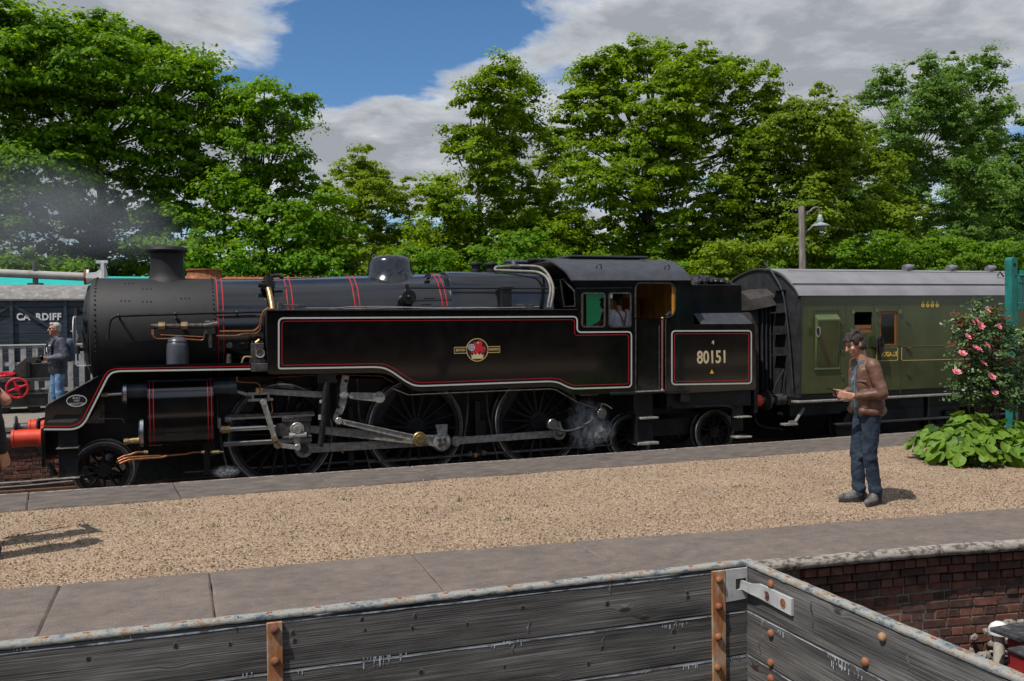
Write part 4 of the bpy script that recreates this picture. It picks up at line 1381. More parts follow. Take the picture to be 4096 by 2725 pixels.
# cab door and the hand rails beside it
LP('cab_door', MB().box(door_x0[0] + 0.05, (9.726, -1.27, 2.195)[0], -1.285, -1.265, 1.45, (9.463, -1.27, 2.751)[2]).box(door_x0[0] + 0.05, (9.726, -1.27, 2.195)[0], -1.29, -1.28, (9.449, -1.27, 1.643)[2], (9.449, -1.27, 1.684)[2]), 'gloss')
LP('door_post', MB().box((9.726, -1.27, 2.195)[0] + 0.01, door_x1[0], -1.28, -1.25, 1.4, (9.463, -1.27, 2.751)[2]), 'gloss')
LP('copper_handrail', MB().cyl((9.743, -1.335, 2.739), (9.725, -1.335, 1.399), 0.017, n=8), 'dullcopper')
LP('dark_handrail', MB().cyl((9.684, -1.32, 2.608), (9.669, -1.32, 1.4), 0.009, n=6).cyl((9.179, -1.335, 2.736), (9.162, -1.335, 1.42), 0.010, n=6).cyl((9.817, -1.335, 2.73), (9.8, -1.335, 1.396), 0.009, n=6), 'darksteel')
mb = MB()
for c in ((9.743, -1.335, 2.747), (9.725, -1.335, 1.39)):
    mb.ball(c, 0.03, 8, 6)
LP('handrail_foot', mb, 'brass')

# bunker with its coal
xb0, xb1 = (10.616, -1, 3.108)[0], (11.738, -1, 3.105)[0]
zb0, zb1 = (11.135, -1.05, 2.831)[2], (11.174, -1, 3.403)[2]
bk = LP('bunker_top', MB().box(xb0, xb1, -1.02, 1.02, zb0, zb1, 0.008).box(xb0 - 0.3, xb0, -1.02, 1.02, 2.4, zb1 + 0.0), 'gloss')
xr = (11.815, -1.32, 2.615)[0]
zs = (10.963, -1.31, 2.629)[2]
mb = MB()
for s in (-1, 1):
    mb.add([(xb0, s * 1.30, zs - 0.01), (xr - 0.02, s * 1.30, zs - 0.01), (xb1 - 0.02, s * 1.02, zb0 + 0.01), (xb0, s * 1.02, zb0 + 0.01)], [(0, 1, 2, 3) if s < 0 else (3, 2, 1, 0)])
mb.add([(xr - 0.02, -1.3, zs - 0.01), (xr - 0.02, 1.3, zs - 0.01), (xb1 - 0.02, 1.02, zb0 + 0.01), (xb1 - 0.02, -1.02, zb0 + 0.01)], [(0, 1, 2, 3)])
LP('bunker_shelf', mb, 'roofgrey', bk, 10)
LP('bunker_back', MB().box(xr - 0.03, xr - 0.01, -1.30, 1.30, 1.3, zs), 'gloss')
rg = random.Random(4)
mb = MB()
for k in range(420):
    x = rg.uniform(xb0 + 0.05, xb1 - 0.05)
    y = rg.uniform(-0.9, 0.9)
    u = (x - xb0) / (xb1 - xb0) * 2 - 1
    h = max(0.0, 1 - u * u) ** 0.7 * 0.24 * (1 - 0.5 * (y / 0.95) ** 2)
    r = rg.uniform(0.04, 0.085)
    mb.ball((x, y, zb1 - 0.06 + h), r, 6, 4, (rg.uniform(0.7, 1.3), rg.uniform(0.7, 1.2), rg.uniform(0.6, 1.1)))
part('coal', mb, K['coal'], bk, 0, kind='stuff')

# pipes beside the cab and on the tank top
LP('lagged_pipe', MB().tube(bez([(7.189, -0.3, 3.783), (6.725, -0.45, 3.745), (6.689, -0.5, 3.684), (7.476, -0.75, 3.643), (7.583, -0.95, 3.52), (7.577, -1.08, 3.29), (7.515, -1.12, 3.113), (7.495, -1.12, 2.971)], 0.14), 0.026, 10)
   .tube(bez([(7.215, -0.3, 3.784), (7.579, -0.5, 3.766), (7.616, -0.75, 3.66), (7.618, -0.95, 3.52), (7.621, -1.1, 3.337), (7.584, -1.14, 3.16), (7.539, -1.14, 2.97)], 0.14), 0.025, 10), 'lagging')
LP('whistle_valve', MB().cyl((6.989, -0.2, 3.862), (7.45, -0.2, 3.868), 0.035, n=10).cyl((7.166, -0.2, 3.864), (7.162, -0.3, 3.742), 0.05, n=10).cyl((7.057, -0.3, 3.766), (7.436, -0.3, 3.761), 0.05, n=10), 'valvegrey')
mb = MB()
for pts in ([(3.112, -1.15, 2.982), (3.686, -1.15, 2.982), (3.832, -1.15, 2.999), (4.35, -1.15, 3.004), (5.344, -1.15, 2.971), (6.141, -1.15, 2.978), (6.798, -1.15, 2.959), (7.304, -1.15, 2.987)], [(3.749, -1.2, 2.969), (4.264, -1.2, 2.973), (4.791, -1.2, 2.985), (5.408, -1.2, 2.962), (6.449, -1.2, 2.967), (7.03, -1.2, 2.972)]):
    mb.tube(pts, 0.010, 6)
LP('tank_top_pipe', mb, 'lagging')
mb = MB()
for u0, u1, h in ((0, 1, 0),):
    pass
for a, b, h in (((2.677, -1.15, 2.97), (2.747, -1.15, 2.97), 0.17), ((3.519, -1.15, 2.965), (3.649, -1.15, 2.964), 0.06), ((4.2, -1.15, 2.96), (4.454, -1.15, 2.958), 0.07), ((4.765, -1.15, 2.956), (4.918, -1.15, 2.955), 0.06), ((6.881, -1.15, 2.942), (7.176, -1.15, 2.94), 0.12)):
    mb.box(a[0], b[0], -1.2, -1.08, 2.914, 2.914 + h, 0.008)
mb.tube([(2.693, -1.15, 3.041), (3.113, -1.15, 3.025), (3.133, -1.15, 2.974)], 0.012, 6).tube([(2.692, -1.15, 2.999), (3.042, -1.15, 2.996)], 0.008, 6)
LP('tank_fitting', mb, 'darksteel')

# --- wheels
def wheel(x, R_, nsp, boss, crank=None, weight=False, names='driving_wheel'):
    """tyre, spoked centre and axle end; near wheel at y<0 and far wheel at y>0"""
    for s in (-1, 1):
        yo, yi = s * 0.79, s * 0.66
        c = (x, 0, R_)
        mb = MB()
        pr = [(R_ - 0.075, yo), (R_ - 0.012, yo), (R_, yo + s * -0.012), (R_, yi), (R_ + 0.028, yi - s * 0.01), (R_ + 0.028, yi - s * 0.03), (R_ - 0.075, yi - s * 0.03), (R_ - 0.075, yo)]
        mb.lathe(pr, c, 'y', 64)
        ty = LP('tyre', mb, 'darksteel')
        ty.name = 'tyre'
        LP('tyre_edge', MB().lathe([(R_ - 0.024, yo - s * -0.001), (R_ - 0.014, yo + s * 0.003), (R_ - 0.004, yo - s * 0.006), (R_ - 0.004, yo - s * 0.01)], c, 'y', 64), 'bright', ty)
        mb = MB()
        yc0, yc1 = sorted((s * 0.775, s * 0.69))
        mb.lathe([(R_ - 0.14, yc0), (R_ - 0.07, yc0), (R_ - 0.07, yc1), (R_ - 0.14, yc1), (R_ - 0.14, yc0)], c, 'y', 64)
        mb.lathe([(0.0, s * 0.80), (boss * 0.55, s * 0.80), (boss * 0.6, s * 0.785), (boss, s * 0.78), (boss, s * 0.68), (0, s * 0.68)], c, 'y', 32)
        for k in range(nsp):
            t = 2 * PI * (k + 0.5) / nsp + (crank or 0)
            d = Vector((math.cos(t), 0, math.sin(t)))
            n_ = Vector((-math.sin(t), 0, math.cos(t)))
            p0, p1 = Vector(c) + d * boss * 0.9, Vector(c) + d * (R_ - 0.13)
            w0, w1 = 0.030 * R_ / 0.86 + 0.008, 0.020 * R_ / 0.86 + 0.008
            vs = []
            for p, w_ in ((p0, w0), (p1, w1)):
                for yy, kk in ((s * 0.745, 1), (s * 0.772, 0.35), (s * 0.70, 1)):
                    vs += [(p.x + n_.x * w_ * kk, yy, p.z + n_.z * w_ * kk), (p.x - n_.x * w_ * kk, yy, p.z - n_.z * w_ * kk)]
            # loop order: back+, mid+, front+, front-, mid-, back-
            lp = [4, 0, 2, 3, 1, 5]
            fs = [(lp[i], lp[(i + 1) % 6], lp[(i + 1) % 6] + 6, lp[i] + 6) for i in range(6)]
            mb.add(vs, fs)
        if crank is not None:
            pc = (x + 0.40 * math.cos(crank), s * 0.78, R_ + 0.40 * math.sin(crank))
            mb.cyl((pc[0], s * 0.69, pc[2]), (pc[0], s * 0.80, pc[2]), 0.15, n=24)
            a = crank + PI
            seg = [(x + (R_ - 0.09) * math.cos(a + t), R_ + (R_ - 0.09) * math.sin(a + t)) for t in [(-0.62 + 1.24 * i / 12) for i in range(13)]]
            if weight:
                mb.panel(seg, *sorted((s * 0.778, s * 0.70)))
        wc_ = LP('wheel_centre', mb, 'wheelblack', ty, 25)
wheel(0.0, 0.457, 10, 0.11)
CR = math.radians(-33.5)
wheel(2.743, 0.864, 18, 0.17, CR, True)
wheel(5.08, 0.864, 18, 0.17, CR, True)
wheel(7.417, 0.864, 18, 0.17, CR, True)
wheel(9.347, 0.457, 10, 0.11)
wheel(11.227, 0.457, 10, 0.11)
mb = MB()
for x, r in ((0, .457), (2.743, .864), (5.08, .864), (7.417, .864), (9.347, .457), (11.227, .457)):
    mb.cyl((x, -0.7, r), (x, 0.7, r), 0.09, n=16)
LP('axle', mb, 'black')
mb = MB()
for s in (-1, 1):
    y0, y1 = sorted((s * 0.60, s * 0.57))
    mb.panel([(8.75, 0.42), (9.0, 0.42), (9.1, 0.62), (9.6, 0.62), (9.75, 0.42), (10.8, 0.42), (10.95, 0.62), (11.45, 0.62), (11.6, 0.42), (11.85, 0.42), (11.85, 0.75), (8.75, 0.75)], y0, y1)
LP('bogie_frame', mb, 'black')
LP('rear_valance', MB().ribbon(bez([(9.968, 1.043), (10.494, 1.037), (11.082, 1.032), (11.241, 1.013), (11.35, 0.965)], 0.1), 0.03, -1.27, -1.22).box(9.9, 11.80, -1.2, -0.5, 1.0, 1.3), 'black')
# brake gear and boxes low down between the wheels
mb = MB()
for x in (1.55, 3.93, 6.25, 8.5):
    mb.box(x - 0.05, x + 0.05, -0.74, -0.66, 0.25, 1.3, 0.01)
    mb.box(x + 0.03, x + 0.15, -0.76, -0.66, 0.55, 0.95, 0.02)
mb.cyl((1.2, -0.7, 0.32), (8.6, -0.7, 0.32), 0.028, n=8)
LP('brake_hanger', mb, 'black')
for x in (1.72, 3.70, 4.06, 6.06, 6.42, 8.40):
    LP('sand_pipe', MB().tube(bez([(x, -0.70, 1.75), (x, -0.74, 1.1), (x + (0.12 if x in (1.72, 4.06, 6.42) else -0.12), -0.75, 0.45), (x + (0.2 if x in (1.72, 4.06, 6.42) else -0.2), -0.75, 0.14)], 0.3), 0.018, 7), 'darksteel')
for x in (2.743, 5.08, 7.417):
    LP('leaf_spring', MB().panel([(x - 0.55, 1.62), (x, 1.72), (x + 0.55, 1.62), (x + 0.4, 1.58), (x, 1.56), (x - 0.4, 1.58)], -0.66, -0.57).box(x - 0.07, x + 0.07, -0.68, -0.55, 1.50, 1.78, 0.01), 'black')
LP('lubrication_pipe', MB().tube([(2.677, -1.1, 1.856), (3.53, -1.1, 1.872), (4.416, -1.1, 1.814), (4.604, -1.1, 1.703)], 0.011, 6), 'dullcopper')
LP('drain_line', MB().cyl((4.2, -0.95, 0.33), (8.9, -0.95, 0.36), 0.022, n=7), 'darksteel')
mb = MB().cyl((5.962, -0.95, 0.34), (6.166, -0.95, 0.335), 0.03, n=8).cyl((6.224, -0.95, 0.363), (6.315, -0.95, 0.357), 0.05, n=10).cyl((6.019, -0.9, 0.393), (6.067, -0.9, 0.296), 0.04, n=8)
LP('injector', mb, 'darksteel')
LP('copper_stub', MB().cyl((6.075, -0.98, 0.329), (6.124, -0.98, 0.334), 0.045, n=10).cyl((3.664, -1, 0.609), (3.743, -1, 0.523), 0.012, n=6), 'copper')

# --- cylinder and valve gear (near side)
ya = -1.18
c0, c1 = (0.674, -1.1, 1.361), (1.648, -1.1, 1.358)
xa, xb = c0[0], c1[0]
body_p = [(-1.29, 1.62), (-1.30, 1.25), (-1.27, 1.02), (-1.16, 0.86), (-0.95, 0.80), (-0.62, 0.82), (-0.62, 1.86), (-1.02, 1.86), (-1.17, 1.80), (-1.25, 1.72)]
pp = bez(body_p, 0.1, 3, True)
vs = [(x, p.x, p.y) for x in (xa, xb) for p in pp]
n = len(pp)
fs = [(k, (k + 1) % n, n + (k + 1) % n, n + k) for k in range(n)] + [tuple(range(n)), tuple(range(n, 2 * n))[::-1]]
cy = LP('cylinder', MB().add(vs, fs), 'gloss')
for x in [xa + 0.03, xa + 0.085, xb - 0.085, xb - 0.03]:
    vs = [(x + dx, p.x * k + (1 - k) * -0.95, p.y * k + (1 - k) * 1.3) for dx in (-0.005, 0.005) for k in (1.005,) for p in pp]
    fs = [(k, (k + 1) % n, n + (k + 1) % n, n + k) for k in range(n)]
    LP('red_line', MB().add(vs, fs), 'redline', cy)
LP('valve_chest', MB().cyl((0.36, -0.98, 1.70), (2.0, -0.98, 1.70), 0.118, n=24).cyl((xa, -0.98, 1.705), (xb, -0.98, 1.705), 0.165, n=24).cyl((1.9, -0.98, 1.70), (2.02, -0.98, 1.70), 0.135, n=24), 'valvegrey', cy)
LP('valve_cover', MB().lathe([(0.0, -0.07), (0.17, -0.07), (0.185, -0.05), (0.185, 0.0), (0.05, 0.0)], (0.37, -0.98, 1.69), 'x', 28).cyl((0.0, -0.98, 1.66), (0.3, -0.98, 1.67), 0.03, n=10), 'bright', cy)
LP('tail_rod_nut', MB().cyl((0.02, -0.98, 1.66), (0.09, -0.98, 1.66), 0.045, n=8), 'brass', cy)
LP('cylinder_cover', MB().lathe([(0.0, -0.05), (0.22, -0.05), (0.245, -0.03), (0.245, 0.02), (0.1, 0.02)], (xa - 0.09, -0.98, 1.06), 'x', 32), 'bright', cy)
LP('relief_valve', MB().cyl((xa - 0.34, -1.1, 0.93), (xa - 0.12, -1.1, 0.93), 0.05, n=10).cyl((xa - 0.36, -1.1, 0.93), (xa - 0.30, -1.1, 0.93), 0.062, n=8), 'brass', cy)
LP('drain_pipe', MB().tube(bez([(0.225, -1.15, 0.658), (0.319, -1.15, 0.706), (0.412, -1.15, 0.72), (0.488, -1.15, 0.75), (0.57, -1.15, 0.751), (0.62, -1.15, 0.748)], 0.04), 0.016, 7)
   .tube(bez([(0.237, -1.17, 0.626), (0.338, -1.17, 0.674), (0.487, -1.17, 0.684), (0.917, -1.17, 0.678), (1.24, -1.17, 0.685), (1.338, -1.17, 0.707), (1.455, -1.17, 0.699)], 0.05), 0.016, 7)
   .tube(bez([(0.257, -1.2, 0.595), (0.363, -1.2, 0.642), (0.525, -1.2, 0.652), (0.866, -1.2, 0.657), (0.943, -1.2, 0.673)], 0.05), 0.016, 7), 'copper')
LP('drain_cock', MB().cyl((0.601, -1.15, 0.749), (0.664, -1.15, 0.746), 0.03, n=8).cyl((1.455, -1.17, 0.699), (1.501, -1.17, 0.697), 0.03, n=8).cyl((1.593, -1.17, 0.691), (1.792, -1.17, 0.686), 0.018, n=8).cyl((1.62, -1.17, 0.689), (1.732, -1.17, 0.689), 0.033, n=8).cyl((0.394, -1.17, 0.697), (0.392, -1.17, 0.596), 0.018, n=6), 'brass')

def rod(name, p0, p1, w0, w1, y0, y1, m_='steel', flute=True):
    a, b = Vector((p0[0], p0[2])), Vector((p1[0], p1[2]))
    d = (b - a).normalized()
    n_ = Vector((-d.y, d.x))
    q = [a - n_ * w0, b - n_ * w1, b + n_ * w1, a + n_ * w0]
    mb = MB().panel([(p.x, p.y) for p in q], y0, y1)
    o = LP(name, mb, m_, smooth=20)
    if flute:
        # the milled flute, a darker recess between raised edges
        t0, t1 = a + d * (b - a).length * 0.06, b - d * (b - a).length * 0.06
        for k in (-1, 1):
            e0, e1 = (w0 - 0.008) * k, (w1 - 0.008) * k
            mb = MB().panel([(p.x, p.y) for p in (t0 + n_ * (e0 - 0.008 * 1), t1 + n_ * (e1 - 0.008), t1 + n_ * (e1 + 0.008), t0 + n_ * (e0 + 0.008))], y0 - 0.014, y0)
            LP('rod_edge', mb, 'steel', o, 20)
    return o
def disc_(name, c, r, y0, y1, m_='steel', parent=None, n=24, dome=0.0):
    pr = [(0.0, y0 - dome), (r * 0.55, y0 - dome), (r * 0.6, y0), (r - 0.008, y0), (r, y0 + 0.008), (r, y1), (0.0, y1)]
    return LP(name, MB().lathe([(a, b) for a, b in pr], (c[0], 0, c[2]), 'y', n), m_, parent)

p1, p2, p3 = (3.09, -0.93, 0.627), (5.496, -0.93, 0.606), (7.769, -0.93, 0.63)
rod('coupling_rod', p1, p2, 0.075, 0.062, -0.94, -0.88, flute=False)
rod('coupling_rod', (p2[0] + 0.2, 0, p2[2]), p3, 0.062, 0.062, -0.94, -0.88, flute=False)
b1 = disc_('rod_end', p1, 0.15, -0.955, -0.87)
disc_('crank_pin', p1, 0.075, -1.0, -0.95, 'darksteel', b1)
b2 = disc_('rod_end', p2, 0.17, -0.955, -0.87)
b3 = disc_('rod_end', p3, 0.12, -0.955, -0.87)
disc_('crank_pin', p3, 0.06, -1.0, -0.95, 'darksteel', b3)
kn = (5.763, -0.95, 0.601)
disc_('knuckle', kn, 0.09, -0.965, -0.87, dome=0.02)
xh = (2.963, -1.05, 0.983)
be = (5.462, -1.05, 0.622)
rod('connecting_rod', (xh[0] + 0.1, 0, xh[2]), be, 0.058, 0.09, -1.06, -1.0)
disc_('big_end', be, 0.165, -1.075, -0.99)
rc0, rc1 = (5.439, -1.13, 0.633), (5.041, -1.13, 0.701)
r_ = rod('return_crank', rc0, rc1, 0.11, 0.07, -1.14, -1.08, flute=False)
disc_('crank_boss', rc0, 0.145, -1.16, -1.08, parent=r_)
LP('crank_tab', MB().panel([(rc0[0] - 0.05, rc0[2] + 0.08), (rc0[0] + 0.10, rc0[2] + 0.08), (rc0[0] + 0.11, rc0[2] + 0.30), (rc0[0] - 0.10, rc0[2] + 0.30)], -1.135, -1.085), 'steel', r_)
mb = MB()
for dx, dz in ((-0.045, 0.045), (0.045, 0.045), (-0.045, -0.045), (0.045, -0.045)):
    mb.cyl((rc0[0] + dx, -1.16, rc0[2] + dz), (rc0[0] + dx, -1.185, rc0[2] + dz), 0.036, 0.03, 8)
LP('boss_nut', mb, 'darksteel', r_)
ec1 = (5.023, -1.2, 0.71)
disc_('eccentric_bearing', ec1, 0.125, -1.24, -1.15, 'brass', dome=0.02)
ec0 = (3.638, -1.2, 1.094)
rod('eccentric_rod', ec0, ec1, 0.040, 0.052, -1.22, -1.17)
disc_('rod_end', ec0, 0.06, -1.24, -1.15)
# expansion link, lifting arm, radius rod
lk = bez([(3.772, 1.853), (3.725, 1.642), (3.738, 1.525), (3.713, 1.372), (3.638, 1.215)], 0.2, 6)
LP('expansion_link', MB().ribbon(lk, 0.115, -1.19, -1.12).ribbon(bez([(3.631, 1.23), (3.579, 1.145), (3.6, 1.093), (3.65, 1.083)], 0.05), 0.075, -1.19, -1.13), 'steel')
lc = (3.732, -1.2, 1.527)
disc_('link_trunnion', lc, 0.075, -1.24, -1.12, 'steel', dome=0.015)
mb = MB()
for c in ((3.775, -1.19, 1.759), (3.636, -1.19, 1.326)):
    mb.cyl((c[0], -1.195, c[2]), (c[0], -1.185, c[2]), 0.03, n=12)
LP('oil_hole', mb, 'dark')
la0, la1 = (3.856, -1.2, 1.508), (4.336, -1.2, 1.459)
o = rod('lifting_arm', la0, la1, 0.055, 0.075, -1.215, -1.165, flute=False)
disc_('rod_end', la1, 0.098, -1.222, -1.16, parent=o)
disc_('rod_end', la0, 0.05, -1.23, -1.16, parent=o)
rod('radius_rod', (2.417, -1.1, 1.629), (3.416, -1.1, 1.533), 0.042, 0.05, -1.12, -1.07)
# valve spindle guide
g0, g1 = (2.188, -1.12, 1.562), (2.586, -1.12, 1.546)
mb = MB()
for v in (907, 921.5):
    a = (2.189, -1.12, 1.597) if v < 910 else (2.187, -1.12, 1.494)
    mb.box(g0[0], g1[0], -1.16, -1.06, a[2] - 0.022, a[2] + 0.022, 0.005)
mb.box(g0[0] + 0.06, g0[0] + 0.09, -1.15, -1.08, (2.187, -1.12, 1.498)[2], (2.189, -1.12, 1.597)[2]).box(g1[0] - 0.09, g1[0] - 0.06, -1.15, -1.08, (2.187, -1.12, 1.498)[2], (2.189, -1.12, 1.597)[2])
mb.cyl((1.95, -1.0, 1.66), (g0[0] + 0.1, -1.08, (2.189, -1.1, 1.546)[2]), 0.03, n=10)
LP('spindle_guide', mb, 'steel')
LP('oil_pot', MB().cyl((2.353, -1.12, 1.59), (2.354, -1.12, 1.69), 0.055, n=10).cyl((2.412, -1.15, 1.618), (2.413, -1.15, 1.689), 0.03, n=8), 'brass')
LP('oil_pipe', MB().tube(bez([(2.023, -1.15, 1.886), (2.021, -1.15, 1.802), (2.122, -1.15, 1.792), (2.326, -1.15, 1.778), (2.38, -1.15, 1.74), (2.392, -1.15, 1.662)], 0.05), 0.011, 6).tube([(2.554, -1.15, 1.449), (2.572, -1.15, 1.313), (2.551, -1.15, 1.264)], 0.010, 6), 'copper')
# combination lever and union link
cl0, cl1 = (2.429, -1.16, 1.455), (2.617, -1.16, 0.777)
rod('combination_lever', cl0, cl1, 0.045, 0.038, -1.18, -1.13)
disc_('rod_end', cl0, 0.055, -1.19, -1.12)
ul0, ul1 = (2.643, -1.17, 0.741), (2.957, -1.17, 0.686)
rod('union_link', ul0, ul1, 0.036, 0.036, -1.19, -1.15, flute=False)
disc_('rod_end', ul0, 0.06, -1.2, -1.13, 'brass')
disc_('rod_end', ul1, 0.055, -1.2, -1.13)
LP('lever_bush', MB().cyl((2.576, -1.18, 0.888), (2.609, -1.18, 0.815), 0.05, n=10), 'brass')
# crosshead, slide bars, piston rod
z1, z2 = (2.671, -1.05, 1.207)[2], (2.664, -1.05, 0.804)[2]
xs0, xs1 = (1.848, -1.05, 1.232)[0], (3.251, -1.05, 1.165)[0]
LP('slide_bar', MB().box(xs0, xs1, -1.12, -0.98, z1 - 0.02, z1 + 0.055, 0.008), 'darksteel')
LP('slide_bar', MB().box(xs0 - 0.05, xs1 - 0.05, -1.12, -0.98, z2 - 0.045, z2 + 0.02, 0.008), 'steel')
LP('slide_bar_edge', MB().box(xs0, xs1, -1.125, -1.12, z1 - 0.018, z1 + 0.012).box(xs0 - 0.05, xs1 - 0.05, -1.125, -1.12, z2 - 0.03, z2 + 0.015), 'bright')
zp = (2.184, -1.05, 1.034)[2]
pr_ = LP('piston_rod', MB().cyl(((1.744, -1.05, 1.054)[0], -1.05, zp), ((2.667, -1.05, 1.006)[0], -1.05, zp), 0.045, n=16), 'bright')
LP('gland', MB().cyl(((1.764, -1.05, 1.053)[0], -1.05, zp), ((1.906, -1.05, 1.045)[0], -1.05, zp), 0.075, n=8), 'brass', pr_)
LP('gland_cover', MB().box((1.704, -1.1, 1.173)[0], (1.758, -1.1, 1.171)[0], -1.2, -0.9, (1.709, -1.1, 1.068)[2], (1.712, -1.1, 1.222)[2], 0.006).cyl((1.825, -1.1, 1.195), (1.912, -1.1, 1.191), 0.045, n=8), 'lagging', pr_)
ch = LP('crosshead', MB().panel([(xh[0] - 0.34, xh[2] - 0.10), (xh[0] + 0.22, xh[2] - 0.12), (xh[0] + 0.22, xh[2] + 0.14), (xh[0] - 0.34, xh[2] + 0.10)], -1.12, -0.98).box(xh[0] - 0.24, xh[0] + 0.24, -1.14, -0.96, xh[2] + 0.12, z1 - 0.021, 0.01).box(xh[0] - 0.24, xh[0] + 0.24, -1.14, -0.96, z2 + 0.021, xh[2] - 0.11, 0.01), 'darksteel', smooth=20)
disc_('crosshead_pin', xh, 0.115, -1.17, -1.1, 'steel', ch, dome=0.03)
da = (2.948, -1.15, 0.843)
LP('drop_arm', MB().panel([(da[0] - 0.06, da[2] + 0.1), (da[0] + 0.06, da[2] + 0.1), (da[0] + 0.05, da[2] - 0.18), (da[0] - 0.03, da[2] - 0.18)], -1.17, -1.13).cyl((da[0] - 0.12, -1.15, da[2] + 0.04), (da[0] + 0.16, -1.15, da[2] + 0.04), 0.05, n=12), 'steel', ch, 20)
# motion bracket with its thick pipe
mx = (3.432, -1.2, 1.677)
LP('motion_bracket', MB().box(mx[0] - 0.14, mx[0] + 0.16, -1.28, -1.2, (3.425, -1.25, 1.737)[2], (3.428, -1.25, 1.911)[2], 0.006).tube(bez([(3.447, -1.25, 1.751), (3.415, -1.25, 1.572), (3.389, -1.25, 1.32), (3.353, -1.25, 0.889), (3.314, -1.25, 0.689)], 0.2), 0.052, 10).box(mx[0] - 0.1, mx[0] + 0.1, -1.0, -0.6, 0.95, 1.9), 'black')
LP('grease_nipple', MB().cyl((3.347, -1.26, 1.46), (3.346, -1.26, 1.409), 0.03, n=8).cyl((3.329, -1.26, 1.216), (3.327, -1.26, 1.136), 0.035, n=8), 'steel')
# speed drive on the last crank pin
sd0, sd1 = (7.504, -1.15, 0.85), (8.499, -1.15, 0.995)
disc_('speed_drive', sd0, 0.095, -1.26, -1.12, 'bright')
disc_('speed_drive', sd1, 0.095, -1.26, -1.12, 'bright')
LP('drive_cable', MB().tube(bez([(7.542, -1.2, 0.774), (7.636, -1.2, 0.721), (7.766, -1.2, 0.698), (8.028, -1.2, 0.724), (8.223, -1.2, 0.819), (8.367, -1.2, 0.917), (8.439, -1.2, 0.97)], 0.2), 0.022, 8), 'darksteel')
LP('drive_arm', MB().cyl((7.542, -1.12, 0.798), (7.744, -1.05, 0.66), 0.05, n=8).cyl((7.672, -1.1, 0.853), (7.744, -1.05, 0.66), 0.05, n=8), 'steel')
LP('cable_bracket', MB().tube(bez([(8.503, -1.2, 1.088), (8.513, -1.2, 1.169), (8.567, -1.2, 1.166), (8.674, -1.2, 1.113), (8.727, -1.2, 1.07)], 0.05), 0.014, 6).box(*sorted(((8.127, -1.1, 1.339)[0], (8.483, -1.1, 1.325)[0])), -1.12, -1.08, (8.259, -1.1, 1.326)[2], (8.26, -1.1, 1.358)[2]), 'steel')
# foot of the tanks: edge angle along the running plate, footboards and steps
LP('tank_foot_edge', MB().tube([(4.528, -1.325, 1.607), (4.808, -1.325, 1.486), (5.103, -1.325, 1.489), (6.473, -1.325, 1.493), (7.423, -1.325, 1.492), (7.542, -1.325, 1.472), (7.952, -1.325, 1.234), (8.433, -1.325, 1.053)], 0.013, 6), 'darksteel')
LP('footplate_edge', MB().box((8.639, -1.33, 1.374)[0], (10.304, -1.33, 1.327)[0], -1.35, -1.0, (9.504, -1.33, 1.333)[2], (9.505, -1.33, 1.382)[2], 0.006).box((10.132, -1.3, 1.315)[0], (10.323, -1.3, 1.307)[0], -1.33, -1.2, (10.225, -1.3, 1.144)[2], (10.227, -1.3, 1.311)[2]), 'black')
LP('footplate_tread', MB().box((9.155, -1.33, 1.371)[0], (9.756, -1.33, 1.348)[0], -1.36, -1.28, (9.504, -1.33, 1.37)[2], (9.505, -1.33, 1.39)[2]), 'steel')
for n_, (ua, ub, va, vb) in enumerate(((1467, 1515, 1020, 963),)):
    xa_, xb_ = (9.204, -1.3, 0.411)[0], (9.648, -1.3, 0.385)[0]
    st = LP('cab_steps', MB().box(xa_ + 0.03, xb_, -1.1, -1.06, 0.40, 1.35).box(xa_, xa_ + 0.02, -1.3, -1.1, 0.38, 0.95), 'black')
    LP('step_tread', MB().box(xa_, xb_, -1.33, -1.08, (9.415, -1.3, 0.366)[2], (9.416, -1.3, 0.415)[2], 0.006).box(xa_ + 0.06, xb_, -1.33, -1.08, (9.422, -1.3, 0.85)[2], (9.422, -1.3, 0.887)[2], 0.006), 'steel', st)
xa_, xb_ = (11.37, -1.3, 0.405)[0], (11.732, -1.3, 0.385)[0]
st = LP('bunker_steps', MB().box(xa_ + 0.02, xb_ - 0.08, -1.15, -1.12, 0.5, 1.35), 'black')
LP('step_tread', MB().box(xa_, xb_, -1.33, -1.08, (11.54, -1.3, 0.374)[2], (11.54, -1.3, 0.408)[2], 0.006).box(xa_ + 0.02, xb_, -1.33, -1.08, (11.545, -1.3, 0.772)[2], (11.545, -1.3, 0.802)[2], 0.006), 'steel', st)
# rear buffers
for s in (-1, 1):
    bx_ = 11.95
    bo = LP('buffer', MB().lathe([(0.0, 0.0), (0.165, 0.0), (0.165, 0.03), (0.125, 0.05), (0.125, 0.30), (0.09, 0.30)], (bx_, 0.86 * s, 1.05), 'x', 24), 'buffer')
    LP('buffer_head', MB().lathe([(0.085, 0.30), (0.085, 0.40), (0.16, 0.415), (0.20, 0.42), (0.20, 0.445), (0, 0.455)], (bx_, 0.86 * s, 1.05), 'x', 24), 'darksteel', bo)
LP('rear_beam', MB().box(11.86, 11.95, -1.22, 1.22, 0.85, 1.30), 'black')

